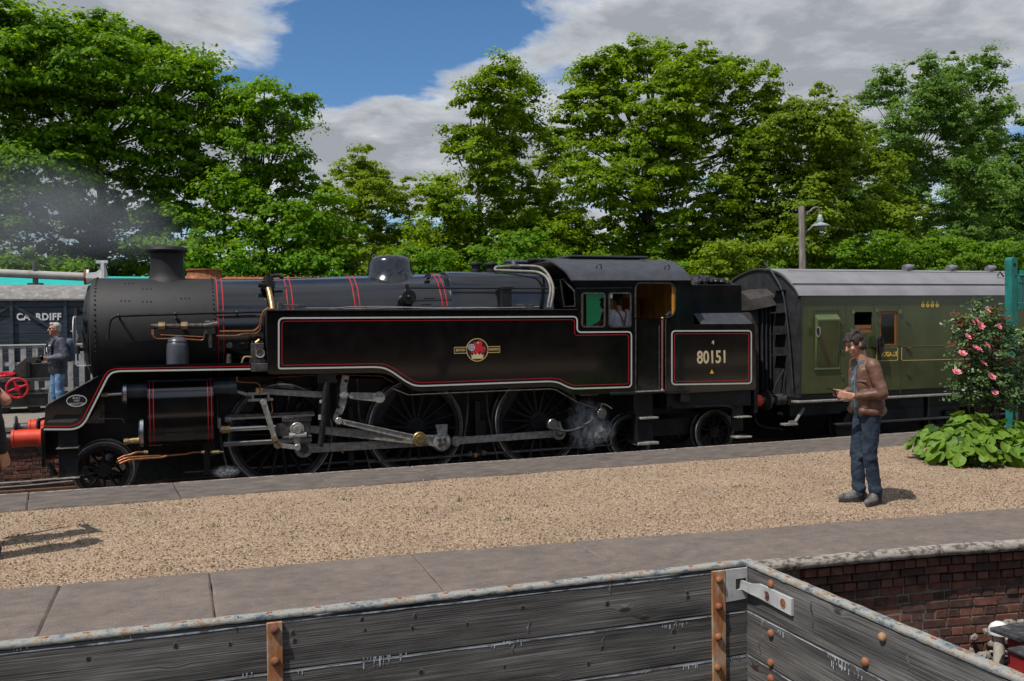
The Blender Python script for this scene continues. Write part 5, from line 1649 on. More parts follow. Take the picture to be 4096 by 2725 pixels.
# ------------------------------------------------------------------ the green coach
CX0 = 12.86
K['yellowgold'] = mat('yellow_gold_lettering', (0.70, 0.46, 0.08), 0.45)
Cc = thing('passenger_coach', 'olive green railway coach with grey roof coupled behind the black engine', 'railway coach', (18, 0, 0))
def CP(name, mb, m_, parent=None, smooth=30, label=None): return part(name, mb, K[m_] if isinstance(m_, str) else m_, parent or Cc, smooth, (0, 0, 0), label)
CL = CX0 + 18.0
wa = [(14.214, 2.397), (14.684, 2.408), (14.688, 2.832), (14.218, 2.831)]
wb = [(14.863, 2.115), (15.333, 2.105), (15.34, 2.836), (14.87, 2.835)]
holes = [bez(wa, 0.05, 3, True), bez(wb, 0.05, 3, True)]
for k in range(6):
    x0 = 20.6 + k * 1.7
    holes.append(rrect(x0, x0 + 1.1, 2.15, 2.9, 0.06, 3))
for s in (-1, 1):
    y0, y1 = sorted((s * 1.37, s * 1.34))
    sd = CP('side', MB().panel([(CX0, 1.19), (CL, 1.19), (CL, 3.16), (CX0, 3.16)], y0, y1, holes), 'coachgreen', smooth=20)
    if s < 0: SD = sd
ra = bez([(-1.42, 3.17), (-1.30, 3.33), (-0.85, 3.66), (0, 3.84), (0.85, 3.66), (1.30, 3.33), (1.42, 3.17)], 0.4, 5)
n = len(ra)
vs = [(x, p.x * k, (p.y - 3.17) * k + 3.17 + dz) for k, dz in ((1, 0), (0.97, -0.01)) for x in (CX0 - 0.05, CL + 0.05) for p in ra]
fs = [(j, j + 1, n + j + 1, n + j) for j in range(n - 1)] + [(2 * n + j, 3 * n + j, 3 * n + j + 1, 2 * n + j + 1) for j in range(n - 1)]
fs += [(j, 2 * n + j, 2 * n + j + 1, j + 1) for j in range(n - 1)] + [(n + j, n + j + 1, 3 * n + j + 1, 3 * n + j) for j in range(n - 1)]
rf = CP('roof', MB().add(vs, fs), 'coachroof', smooth=50)
mb = MB().tube([(CX0 - 0.05, -1.22, 3.415), (CL, -1.22, 3.415)], 0.012, 6)
mb.tube([(CX0 - 0.05, 1.22, 3.415), (CL, 1.22, 3.415)], 0.012, 6)
CP('roof_gutter', mb, 'coachend', rf)
CP('roof_seam', MB().tube([(CX0 + 0.2, -0.75, 3.708), (CL, -0.75, 3.708)], 0.006, 6), 'coachend', rf)
for c in ((16.646, -0.35, 3.806), (17.921, -0.35, 3.848), (19.117, -0.35, 3.859)):
    mb = MB().tube([(c[0] + 0.26 * t, -0.35, 3.84 + 0.03 * math.sin(t * PI)) for t in (-0.5, 0.0, 0.5)], [0.085, 0.075, 0.03], 12)
    mb.cyl((c[0], -0.35, 3.74), (c[0], -0.35, 3.85), 0.05, n=10)
    CP('roof_ventilator', mb, 'coachroof', rf)
CP('roof_hook', MB().tube([((18.622, -1, 3.468)[0], -0.95, 3.62), ((18.688, -1, 3.527)[0], -0.96, 3.72), ((18.754, -1, 3.468)[0], -1.0, 3.60)], 0.02, 6), 'coachend', rf)
# end wall facing the engine
eo = [(-1.37, 1.12)] + [(p.x * 0.985, p.y - 0.01) for p in ra] + [(1.37, 1.12)]
mb = MB().panel(eo, 0, 0.04)
mb.v = [(CX0 - 0.0 + b - 0.02, a, c) for a, b, c in mb.v]
ew = CP('end_wall', mb, 'coachend', smooth=20)
mb = MB().tube([(CX0 - 0.03, p.x * 0.985, p.y - 0.02) for p in ra], 0.03, 6)
CP('end_arch', mb, 'coachend', ew)
CP('end_handrail', MB().tube(bez([(CX0 - 0.10, -0.35, 3.90), (CX0 - 0.12, -0.62, 3.72), (CX0 - 0.10, -0.98, 3.3), (CX0 - 0.10, -1.15, 2.4), (CX0 - 0.08, -1.24, 1.3)], 0.4), 0.018, 6), 'coachend', ew)
mb, mb2 = MB(), MB()
for c in ((12.726, -0.95, 3.254), (12.704, -1, 2.792), (12.694, -1.05, 2.35), (12.73, -1.08, 1.916)):
    y = -0.80
    mb.box(CX0 - 0.16, CX0 - 0.02, y - 0.17, y + 0.17, c[2] - 0.012 + 0.05, c[2] + 0.012 + 0.05)
    mb2.box(CX0 - 0.035, CX0 - 0.022, y - 0.13, y + 0.13, c[2] - 0.17, c[2] + 0.02)
CP('end_step', mb, 'coachend', ew)
CP('step_recess', mb2, 'dark', ew)
# gangway bellows
CP('gangway', MB().box(CX0 - 0.30, CX0 - 0.02, -0.48, 0.48, 1.2, 3.22, 0.03), 'dark')
mb = MB()
mb.box(CX0 - 0.56, CX0 - 0.34, -0.50, 0.50, 1.15, 3.15, 0.03)
CP('gangway_bellows', mb, 'canvas')
mb = MB()
for k in range(3):
    x = CX0 - 0.30 + k * 0.10
    mb.box(x, x + 0.03, -0.54, -0.48, 1.2, 3.2, 0.01)
CP('bellows_fold', mb, 'coachend')
hp = [(-0.62, 3.0), (-0.55, 3.22), (-0.3, 3.36), (0.3, 3.36), (0.55, 3.22), (0.62, 3.0)]
vs = [(x, y * k, z - dz) for x, k, dz in ((CX0 - 0.58, 0.95, 0.10), (CX0 - 0.02, 1.05, 0.0)) for y, z in hp]
CP('gangway_hood', MB().add(vs, [(j, j + 1, 7 + j, 6 + j) for j in range(5)] + [tuple(range(6)), tuple(range(6, 12))]), 'canvas', smooth=20)
CP('brake_hose', MB().tube(bez([(12.98, -0.85, 1.984), (12.947, -0.85, 1.85), (12.814, -0.85, 1.585), (12.651, -0.85, 1.367), (12.596, -0.85, 1.19)], 0.1), 0.022, 8).tube(bez([(12.915, -0.95, 1.988), (12.869, -0.95, 1.722), (12.768, -0.95, 1.324), (12.745, -0.95, 1.164)], 0.1), 0.016, 8).ball((12.932, -0.9, 1.987), 0.06, 8, 6), 'dark')
CP('heating_hose', MB().tube(bez([(12.413, -0.4, 0.804), (12.486, -0.4, 0.527), (12.701, -0.4, 0.425), (12.942, -0.4, 0.412), (13.139, -0.4, 0.356)], 0.15), 0.025, 8), 'coachend')
# buffers of the coach
for s in (-1, 1):
    bo = CP('buffer', MB().lathe([(0.22, -0.46), (0.22, -0.43), (0.17, -0.40), (0.08, -0.38), (0.08, -0.25), (0.12, -0.25), (0.12, 0), (0, 0)], (CX0 - 0.02, 0.86 * s, 1.05), 'x', 24), 'darksteel')
CP('coupling', MB().tube([(12.0, 0, 1.03), (12.4, 0, 0.95), (12.84, 0, 1.03)], 0.04), 'darksteel')
# underframe
CP('underframe', MB().box(CX0, CL, -1.18, 1.18, 0.95, 1.19).box(CX0 + 0.1, CL - 0.1, -0.9, 0.9, 0.70, 0.95), 'black')
CP('footboard', MB().box((12.722, -1.45, 1.085)[0], CL, -1.48, -1.25, 1.02, 1.06, 0.006), 'lagging')
CP('lower_footboard', MB().box(13.7, CL, -1.48, -1.25, (15.417, -1.45, 0.544)[2] - 0.02, (15.417, -1.45, 0.544)[2] + 0.02, 0.006), 'coachend')
mb = MB()
for k in range(9):
    mb.box(14.2 + k * 1.9, 14.26 + k * 1.9, -1.42, -1.3, 0.3, 1.05)
CP('board_hanger', mb, 'black')
CP('step_iron', MB().box(*sorted(((12.453, -1.4, 0.616)[0], (12.735, -1.4, 0.602)[0])), -1.45, -1.25, (12.598, -1.4, 0.583)[2], (12.599, -1.4, 0.617)[2]).cyl((12.731, -1.35, 0.623), (12.996, -1.3, 0.896), 0.03, n=6).box(*sorted(((12.557, -1.4, 0.663)[0], (12.735, -1.4, 0.654)[0])), -1.42, -1.38, (12.598, -1.4, 0.609)[2], (12.599, -1.4, 0.669)[2]), 'lagging')
def coach_bogie(xc):
    mb = MB()
    for s in (-1, 1):
        y0, y1 = sorted((s * 1.0, s * 0.94))
        mb.panel([(xc - 1.7, 0.45), (xc - 1.5, 0.75), (xc + 1.5, 0.75), (xc + 1.7, 0.45), (xc + 1.4, 0.35), (xc + 0.9, 0.5), (xc - 0.9, 0.5), (xc - 1.4, 0.35)], y0, y1)
        for dx in (-1.22, 1.22):
            mb.box(xc + dx - 0.14, xc + dx + 0.14, *sorted((s * 1.0, s * 1.09)), 0.40, 0.66, 0.02)
    bo = CP('bogie', mb, 'black')
    for dx in (-1.22, 1.22):
        for s in (-1, 1):
            CP('wheel', MB().lathe([(0.0, s * 0.77), (0.12, s * 0.77), (0.14, s * 0.72), (0.38, s * 0.74), (0.40, s * 0.79), (0.457, s * 0.785), (0.457, s * 0.66), (0.485, s * 0.65), (0.485, s * 0.63), (0.0, s * 0.64)], (xc + dx, 0, 0.457), 'y', 40), 'black', bo)
coach_bogie(CX0 + 3.0)
coach_bogie(CL - 3.0)
# guard's lookout: a wedge that stands out at the top and dies away at the sill
d0 = [(13.226, 1.701), (13.788, 1.702), (13.756, 2.786), (13.259, 2.772)]
(xa_, zb_), (xb_, _), (_, zt_), _ = d0
yo = -1.37
dp = 0.095
vs = [(xa_, yo, zb_), (xb_, yo, zb_), (xb_, yo - dp, zt_ - 0.10), (xa_, yo - dp, zt_ - 0.10), (xa_, yo, zt_), (xb_, yo, zt_), (xa_, yo, zt_ - 0.1), (xb_, yo, zt_ - 0.1)]
lo = CP('guard_lookout', MB().add(vs, [(0, 1, 2, 3), (3, 2, 5, 4), (0, 3, 4), (1, 5, 2)]), 'coachgreen2', smooth=0)  # top and cheeks coloured paler than the front, as if sunlit
CP('lookout_front', MB().add([(xa_ + 0.03, yo - 0.004 - 0.012, zb_ + 0.03), (xb_ - 0.03, yo - 0.016, zb_ + 0.03), (xb_ - 0.03, yo - dp - 0.004, zt_ - 0.13), (xa_ + 0.03, yo - dp - 0.004, zt_ - 0.13)], [(0, 1, 2, 3)]), 'coachgreen', lo, 0)
cw = (13.255, -1.45, 2.439)
mb = MB().lathe([(0.0, -0.004), (0.085, -0.004), (0.085, 0.0)], (0, 0, 0), 'x', 20)
mb.v = [(xa_ - 0.002 + a, yo - 0.115 + b * 0.62, cw[2] + c) for a, b, c in mb.v]
CP('lookout_pane', mb, 'dark', lo)
mb = MB().lathe([(0.085, -0.004), (0.085, -0.012), (0.11, -0.012), (0.11, 0.0)], (0, 0, 0), 'x', 20)
mb.v = [(xa_ - 0.002 + a, yo - 0.115 + b * 0.62, cw[2] + c) for a, b, c in mb.v]
CP('pane_rim', mb, 'lagging', lo)
CP('lookout_sill', MB().box(xa_ - 0.03, xb_ + 0.03, yo - 0.03, yo + 0.0, zb_ - 0.03, zb_), 'coachgreen2', lo)
CP('lookout_frame', MB().ribbon([(13.203, 1.693), (13.215, 2.878), (13.831, 2.883), (13.819, 1.692)], 0.03, -1.382, -1.37), 'coachgreen', lo)
# doors, windows, mouldings
def window(h, low=False):
    x0, x1 = min(p[0] for p in h), max(p[0] for p in h)
    z0, z1 = min(p[1] for p in h), max(p[1] for p in h)
    fr = CP('window', MB().ribbon([(x0 + 0.03, z0 + 0.03), (x1 - 0.03, z0 + 0.03), (x1 - 0.03, (z1 - 0.03) if not low else z0 + (z1 - z0) * 0.30), (x0 + 0.03, (z1 - 0.03) if not low else z0 + (z1 - z0) * 0.30)], 0.07, -1.355, -1.33, True), 'wood', SD, 20)
    CP('pane', MB().panel([(x0 + 0.05, z0 + 0.05), (x1 - 0.05, z0 + 0.05), (x1 - 0.05, (z1 - 0.05) if not low else z0 + (z1 - z0) * 0.27), (x0 + 0.05, (z1 - 0.05) if not low else z0 + (z1 - z0) * 0.27)], -1.345, -1.341), 'glass', fr, 0)
window(wa, True)
window(wb)
for h in holes[2:]:
    window(h)
CP('inside', MB().box(CX0 + 0.2, CL - 0.2, 0.2, 0.24, 1.2, 2.2).box(CX0 + 1.9, CX0 + 1.94, -1.3, 1.3, 1.2, 3.3).box(CX0 + 0.2, CL - 0.2, -1.3, 1.3, 1.2, 1.22), 'dark')
mb = MB()
for pts in ([(14.013, 1.142), (14.032, 2.997)], [(14.729, 1.114), (14.746, 2.994)], [(15.405, 1.087), (15.422, 2.991)]):
    mb.box(pts[0][0] - 0.008, pts[0][0] + 0.008, -1.376, -1.37, pts[0][1], pts[1][1])
a, b = [(14.023, 2.133), (18.581, 2.173)]
mb.box(a[0], CL, -1.38, -1.37, 2.105, 2.13)
CP('moulding', mb, 'coachgreen', SD)
mb = MB()
for p in ([(14.104, 2.443), (14.104, 2.497), (14.148, 2.496), (14.148, 2.443)], [(14.767, 2.831), (14.768, 2.894), (14.813, 2.894), (14.813, 2.831)], [(15.374, 2.79), (15.375, 2.872), (15.433, 2.872), (15.432, 2.79)], [(14.162, 2.8), (14.163, 2.871), (14.207, 2.871), (14.207, 2.8)]):
    mb.panel(p, -1.40, -1.37)
CP('window_catch', mb, 'coachgreen2', SD)
c = (15.335, -1.38, 2.105)
mb = MB()
for u in (0,):
    for cc in ((15.15, -1.38, 2.082), (15.625, -1.38, 2.063)):
        mb.cyl((cc[0] - 0.05, -1.40, cc[2]), (cc[0] + 0.05, -1.40, cc[2]), 0.014, n=6)
CP('door_handle', mb, 'brass', SD)
for x in (13.9, 14.86, 15.63):
    for z in (1.5, 2.02, 2.6):
        CP('hinge', MB().box(x - 0.03, x + 0.03, -1.392, -1.37, z - 0.035, z + 0.035, 0.006), 'coachgreen', SD)
mb = MB()
mb.ribbon(bez([(15.446, 1.801), (18.578, 1.777), (18.58, 2.086), (15.449, 2.103)], 0.04, 3, True), 0.012, -1.374, -1.369, True)
mb.ribbon(bez([(14.78, 1.809), (15.342, 1.808), (15.344, 2.087), (14.783, 2.085)], 0.04, 3, True), 0.012, -1.374, -1.369, True)
CP('yellow_line', mb, 'gold', SD)
q = (15.09, -1.37, 1.938)
lettering('LUGGAGE', 0.13, K['yellowgold'], (q[0] - 0.02, -1.374, q[2]), SD, bold=0.005, space=1.1, sx=0.85)
q = (16.222, -1.37, 2.978)
lettering('6686', 0.185, K['yellowgold'], (q[0], -1.374, q[2]), SD, bold=0.006, space=1.4)
c = (14.745, -1.5, 2.183)
CP('lamp_bracket', MB().cyl((14.746, -1.5, 2.299), (14.814, -1.42, 1.819), 0.035, n=8).tube(bez([(14.695, -1.48, 2.093), (14.696, -1.48, 2.273), (14.787, -1.48, 2.325), (14.854, -1.48, 2.27), (14.852, -1.48, 1.982)], 0.1), 0.022, 6).box(*sorted(((14.7, -1.45, 2.183)[0], (14.904, -1.45, 2.179)[0])), -1.47, -1.38, (14.79, -1.45, 2.091)[2], (14.79, -1.45, 2.163)[2]), 'dark', SD)

# ------------------------------------------------------------------ the open plank wagon in front
def weathered_plank(name, seed):
    m_ = bpy.data.materials.new(name)
    m_.use_nodes = True
    nt = m_.node_tree
    b = nt.nodes['Principled BSDF']
    b.inputs['Roughness'].default_value = 0.78
    b.inputs['Specular IOR Level'].default_value = 0.3
    tc = N(nt, 'ShaderNodeTexCoord')
    oi = N(nt, 'ShaderNodeObjectInfo')
    add = N(nt, 'ShaderNodeVectorMath', operation='ADD')
    cb = N(nt, 'ShaderNodeCombineXYZ')
    r = math_node(nt, 'MULTIPLY', oi.outputs['Random'], 53.0)
    for i in range(3):
        nt.links.new(r, cb.inputs[i])
    nt.links.new(tc.outputs['Object'], add.inputs[0])
    nt.links.new(cb.outputs[0], add.inputs[1])
    # knots: warp the grain round scattered points
    sq = N(nt, 'ShaderNodeMapping')
    sq.inputs['Scale'].default_value = (2.6, 2.6, 7.0)
    nt.links.new(add.outputs[0], sq.inputs[0])
    vo = N(nt, 'ShaderNodeTexVoronoi')
    vo.inputs['Scale'].default_value = 1.0
    nt.links.new(sq.outputs[0], vo.inputs['Vector'])
    kn = N(nt, 'ShaderNodeMapRange', interpolation_type='SMOOTHSTEP')
    kn.inputs[1].default_value = 0.20
    kn.inputs[2].default_value = 0.03
    nt.links.new(vo.outputs['Distance'], kn.inputs[0])
    core = N(nt, 'ShaderNodeMapRange', interpolation_type='SMOOTHSTEP')
    core.inputs[1].default_value = 0.085
    core.inputs[2].default_value = 0.05
    nt.links.new(vo.outputs['Distance'], core.inputs[0])
    wrp = N(nt, 'ShaderNodeCombineXYZ')
    nt.links.new(math_node(nt, 'MULTIPLY', kn.outputs[0], 0.016), wrp.inputs[2])
    ad2 = N(nt, 'ShaderNodeVectorMath', operation='ADD')
    nt.links.new(add.outputs[0], ad2.inputs[0])
    nt.links.new(wrp.outputs[0], ad2.inputs[1])
    mp = N(nt, 'ShaderNodeMapping')
    mp.inputs['Scale'].default_value = (1.1, 1.1, 120)
    nt.links.new(ad2.outputs[0], mp.inputs[0])
    g = N(nt, 'ShaderNodeTexNoise')
    g.inputs['Scale'].default_value = 2.2
    g.inputs['Detail'].default_value = 6
    g.inputs['Roughness'].default_value = 0.6
    nt.links.new(mp.outputs[0], g.inputs['Vector'])
    big = N(nt, 'ShaderNodeTexNoise')
    big.inputs['Scale'].default_value = 3.0
    big.inputs['Detail'].default_value = 5
    mp2 = N(nt, 'ShaderNodeMapping')
    mp2.inputs['Scale'].default_value = (0.8, 0.8, 4)
    nt.links.new(add.outputs[0], mp2.inputs[0])
    nt.links.new(mp2.outputs[0], big.inputs['Vector'])
    v = math_node(nt, 'ADD', math_node(nt, 'MULTIPLY', g.outputs[0], 0.75), math_node(nt, 'MULTIPLY', big.outputs[0], 0.45))
    v = math_node(nt, 'SUBTRACT', v, math_node(nt, 'MULTIPLY', core.outputs[0], 0.12))
    rp = N(nt, 'ShaderNodeValToRGB')
    cr = rp.color_ramp
    stops = [(0.42, (0.018, 0.0165, 0.016)), (0.53, (0.060, 0.056, 0.053)), (0.65, (0.130, 0.123, 0.116)), (0.79, (0.26, 0.245, 0.23))]
    while len(cr.elements) < len(stops):
        cr.elements.new(0.5)
    for e, (p, c) in zip(cr.elements, stops):
        e.position, e.color = p, (*c, 1)
    nt.links.new(v, rp.inputs[0])
    mx = N(nt, 'ShaderNodeMix', data_type='RGBA')
    nt.links.new(math_node(nt, 'MULTIPLY', core.outputs[0], 0.75), mx.inputs[0])
    nt.links.new(rp.outputs[0], mx.inputs[6])
    mx.inputs[7].default_value = (0.045, 0.022, 0.014, 1)
    nt.links.new(mx.outputs[2], b.inputs['Base Color'])
    bp = N(nt, 'ShaderNodeBump')
    bp.inputs['Strength'].default_value = 0.5
    bp.inputs['Distance'].default_value = 0.006
    nt.links.new(v, bp.inputs['Height'])
    nt.links.new(bp.outputs[0], b.inputs['Normal'])
    return m_
K['plank'] = weathered_plank('weathered_black_plank', 1)
K['drip'] = ramp_mat('white_paint_residue', [(0.38, (0.12, 0.125, 0.13)), (0.48, (0.34, 0.37, 0.40)), (0.62, (0.55, 0.58, 0.62))], 22, 0.8, stretch=(0.7, 0.7, 1), bump=0.2, rand=True)

WX, WY, WS = 3.28, -13.30, -0.03     # inner corner of the far side and the end, slope of the side
Wg = thing('open_wagon', 'weathered open plank wagon with flaking pale rim and rusty straps in the foreground', 'railway wagon', (0.5, -14.5, 0))
def wy(x): return WY + (x - WX) * WS           # inner face of the far side
def ex(y): return WX - (y - WY) * WS           # inner face of the end
def rot_side(mb):     # local: u along the side from the corner (negative to the left), v outwards (away from the camera), z
    c = 1 / math.hypot(1, WS)
    mb.v = [(WX + (u * 1 - v * WS) * c, WY + (u * WS + v) * c, z) for u, v, z in mb.v]
    return mb
def rot_end(mb):      # local: u along the end from the corner towards the camera, v outwards (to the right), z
    c = 1 / math.hypot(1, WS)
    mb.v = [(WX + (v * 1 + u * WS) * c, WY + (v * WS - u) * c, z) for u, v, z in mb.v]
    return mb
ZR = 1.640
tops = [ZR - 0.005, 1.4535, 1.2690, 1.083, 0.90]
rgp = random.Random(21)
def wag(name, mb, m_, parent=None, smooth=0): return part(name, mb, K[m_], parent or Wg, smooth)
def rough_box(u0, u1, v0, v1, z0, z1, n, rg, ragged=None):
    """a plank with slightly wavy edges; ragged lowers parts of its top edge"""
    mb = MB()
    for i in range(n + 1):
        u = u0 + (u1 - u0) * i / n
        zt = z1 + rg.uniform(-0.0012, 0.0012)
        if ragged:
            zt -= ragged(u)
        zb = z0 + rg.uniform(-0.001, 0.001)
        mb.v += [(u, v0, zb), (u, v1, zb), (u, v1, zt), (u, v0, zt - 0.004), (u, v0 + 0.004, zt)]
    for i in range(n):
        a, b = i * 5, i * 5 + 5
        for p, q in ((0, 1), (1, 2), (2, 4), (4, 3), (3, 0)):
            mb.f.append((a + p, a + q, b + q, b + p))
    mb.f += [(0, 1, 2, 4, 3), tuple(n * 5 + j for j in (3, 4, 2, 1, 0))]
    return mb
def ragged_top(u):
    s = 0.0
    for a, b, d in ((-1.78, -1.45, 0.016), (-1.45, -1.33, 0.010), (-1.29, -1.05, 0.018), (-0.80, -0.63, 0.008), (-0.55, -0.27, 0.020)):
        if a < u < b:
            s = d * (0.75 + 0.5 * mnoise.noise(Vector((u * 14, 0, 0))))
    return s
def drips(side, u0, u1, ztop, n, rg, long=0.02, seam=True):
    mb = MB()
    # residue along the joint
    k = int((u1 - u0) / 0.018) if seam else 0
    for i in range(k):
        a = u0 + (u1 - u0) * i / k
        w_ = 0.0016 + 0.0042 * max(0.0, mnoise.noise(Vector((a * 5, ztop * 9, side))) + 0.42)
        b = u0 + (u1 - u0) * (i + 1) / k
        w2 = 0.0016 + 0.0042 * max(0.0, mnoise.noise(Vector((b * 5, ztop * 9, side))) + 0.42)
        mb.add([(a, -0.0016, ztop - w_), (b, -0.0016, ztop - w2), (b, -0.0016, ztop + 0.001), (a, -0.0016, ztop + 0.001)], [(0, 1, 2, 3)])
    for i in range(n):
        c = rg.uniform(u0, u1)
        for j in range(rg.randint(2, 8)):
            x = c + j * rg.uniform(0.008, 0.016)
            l = rg.uniform(0.2, 1) ** 2 * long + 0.005
            w_ = rg.uniform(0.0016, 0.0030)
            mb.add([(x - w_, -0.0018, ztop), (x + w_, -0.0018, ztop), (x + w_ * 0.8, -0.0018, ztop - l), (x, -0.0018, ztop - l - 0.003), (x - w_ * 0.8, -0.0018, ztop - l)], [(0, 1, 2, 3, 4)])
    return mb
for i in range(4):
    o = wag('plank', rot_side(rough_box(-5.6, -0.001, 0.0, 0.06, tops[i + 1] + 0.0035, tops[i] - 0.0005, 90, rgp, ragged_top if i == 0 else None)), 'plank')
    d = rot_side(drips(0, -3.2, -0.01, tops[i] - (0.006 if i else 0.012), 2 if i else 0, rgp))
    wag('paint_drip', d, 'drip', o)
    o = wag('plank', rot_end(rough_box(0.001, 2.4, 0.0, 0.06, tops[i + 1] + 0.0035, tops[i] - 0.0005 - (0 if i else 0.0), 60, rgp)), 'plank')
    if i:
        wag('paint_drip', rot_end(drips(1, 0.005, 1.5, tops[i] - 0.004, 3, rgp)), 'drip', o)
# knots with a pale ring, chips along the joints and single runs of white paint
def knot(side, u, z, r, par):
    mb = MB().lathe([(r * 0.5, -0.0007), (r * 0.9, -0.0006), (r * 1.15, 0.0002)], (0, 0, 0), 'y', 12)
    k = random.Random(int(u * 999)).uniform(0.7, 1.25)
    mb.v = [(u + a * k * (1 + 0.35 * mnoise.noise(Vector((a * 90, c * 90, u * 50)))), b, z + c * (1 + 0.35 * mnoise.noise(Vector((a * 90, c * 90, u * 50 + 7))))) for a, b, c in mb.v]
    o = wag('knot', rot_side(mb) if side == 0 else rot_end(mb), 'knotring', par, 60)
    mb = MB().lathe([(0.0, -0.0010), (r * 0.6, -0.0009), (r * 0.66, 0.0)], (0, 0, 0), 'y', 10)
    mb.v = [(u + a * k * (1 + 0.5 * mnoise.noise(Vector((a * 120, c * 120, u * 40)))), b, z + c * 1.15) for a, b, c in mb.v]
    wag('knot_core', rot_side(mb) if side == 0 else rot_end(mb), 'knotcore', o, 0)
K['knotring'] = mat('grey_knot_ring', (0.105, 0.098, 0.09), 0.9, 0, 0.5, 90)
K['knotcore'] = mat('brown_knot', (0.030, 0.015, 0.010), 0.95, 0, 0.4, 60)
K['chip'] = ramp_mat('split_grey_wood', [(0.35, (0.02, 0.019, 0.018)), (0.5, (0.07, 0.066, 0.062)), (0.68, (0.19, 0.18, 0.17))], 30, 0.85, stretch=(2, 2, 0.4), bump=0.4)
first = [o for o in Wg.children if o.name.startswith('plank')]
for i, (u, z) in enumerate([(-2.489, 1.574), (-2.220, 1.584), (-2.046, 1.568), (-1.830, 1.551), (-1.594, 1.600), (-1.399, 1.588), (-1.584, 1.560), (-1.411, 1.547), (-1.203, 1.536), (-1.381, 1.380), (-1.060, 1.358), (-1.836, 1.580), (-0.985, 1.573), (-0.633, 1.548), (-0.280, 1.554), (-0.277, 1.536), (-0.657, 1.378), (-0.342, 1.404), (-0.343, 1.342), (-0.717, 1.323)]):
    knot(0, u, z, (0.0105, 0.013, 0.009, 0.012)[i % 4], first[0])
def chip(side, u, z, l, par):
    rg = random.Random(int(u * 777))
    n, mb = 7, MB()
    for j in range(n + 1):
        w_ = 0.006 * math.sin(PI * (j + 0.6) / (n + 1.2)) * rg.uniform(0.6, 1.3)
        x = u + 0.004 * math.sin(j * 1.3 + u) + (j * 0.0016 if side else -j * 0.0012)
        zz = z + l / 2 - l * j / n
        mb.v += [(x - w_, -0.0004, zz), (x - w_ * 0.2, -0.0022, zz), (x + w_, -0.0004, zz)]
    for j in range(n):
        for k in (0, 1):
            mb.f.append((j * 3 + k, j * 3 + k + 1, j * 3 + k + 4, j * 3 + k + 3))
    wag('split', rot_side(mb) if side == 0 else rot_end(mb), 'chip', par, 60)
for u, z in [(-0.613, 1.612), (-0.647, 1.410), (-0.331, 1.428), (-0.956, 1.500), (-1.019, 1.428), (-2.014, 1.632)]:
    chip(0, u, z, 0.055, first[0])
for u, z in [(0.418, 1.578), (0.427, 1.518), (0.545, 1.418), (0.908, 1.557), (0.098, 1.400), (0.084, 1.326)]:
    chip(1, u, z, 0.06, first[1])
wag('paint_drip', rot_side(drips(0, [(-2.517, 1.653)][0][0], [(-2.363, 1.659)][0][0], [(-2.517, 1.653)][0][1] - 0.004, 2, rgp, 0.018, False)), 'drip', first[0])
wag('paint_drip', rot_side(drips(0, [(-2.727, 1.644)][0][0], [(-2.704, 1.646)][0][0], [(-2.727, 1.644)][0][1] - 0.004, 1, rgp, 0.018, False)), 'drip', first[0])
wag('paint_drip', rot_side(drips(0, [(-1.647, 1.465)][0][0], [(-1.527, 1.465)][0][0], [(-1.647, 1.465)][0][1] - 0.004, 2, rgp, 0.034, False)), 'drip', first[0])
wag('paint_drip', rot_side(drips(0, [(-2.060, 1.466)][0][0], [(-2.004, 1.467)][0][0], [(-2.060, 1.466)][0][1] - 0.004, 1, rgp, 0.007, False)), 'drip', first[0])
wag('paint_drip', rot_side(drips(0, [(-1.062, 1.458)][0][0], [(-1.032, 1.458)][0][0], [(-1.062, 1.458)][0][1] - 0.004, 1, rgp, 0.02, False)), 'drip', first[0])
wag('paint_drip', rot_side(drips(0, [(-0.411, 1.439)][0][0], [(-0.308, 1.441)][0][0], [(-0.411, 1.439)][0][1] - 0.004, 2, rgp, 0.014, False)), 'drip', first[0])
wag('paint_drip', rot_side(drips(0, [(-0.525, 1.272)][0][0], [(-0.462, 1.270)][0][0], [(-0.525, 1.272)][0][1] - 0.004, 2, rgp, 0.008, False)), 'drip', first[0])
wag('paint_drip', rot_side(drips(0, [(-0.130, 1.272)][0][0], [(-0.051, 1.271)][0][0], [(-0.130, 1.272)][0][1] - 0.004, 2, rgp, 0.014, False)), 'drip', first[0])
wag('paint_drip', rot_end(drips(1, [(0.072, 1.442)][0][0], [(0.133, 1.442)][0][0], [(0.072, 1.442)][0][1] + 0.002, 1, rgp, 0.016, False)), 'drip', first[1])
wag('paint_drip', rot_end(drips(1, [(0.215, 1.437)][0][0], [(0.324, 1.436)][0][0], [(0.215, 1.437)][0][1] + 0.002, 1, rgp, 0.024, False)), 'drip', first[1])
wag('paint_drip', rot_end(drips(1, [(0.513, 1.427)][0][0], [(0.665, 1.427)][0][0], [(0.513, 1.427)][0][1] + 0.002, 2, rgp, 0.022, False)), 'drip', first[1])
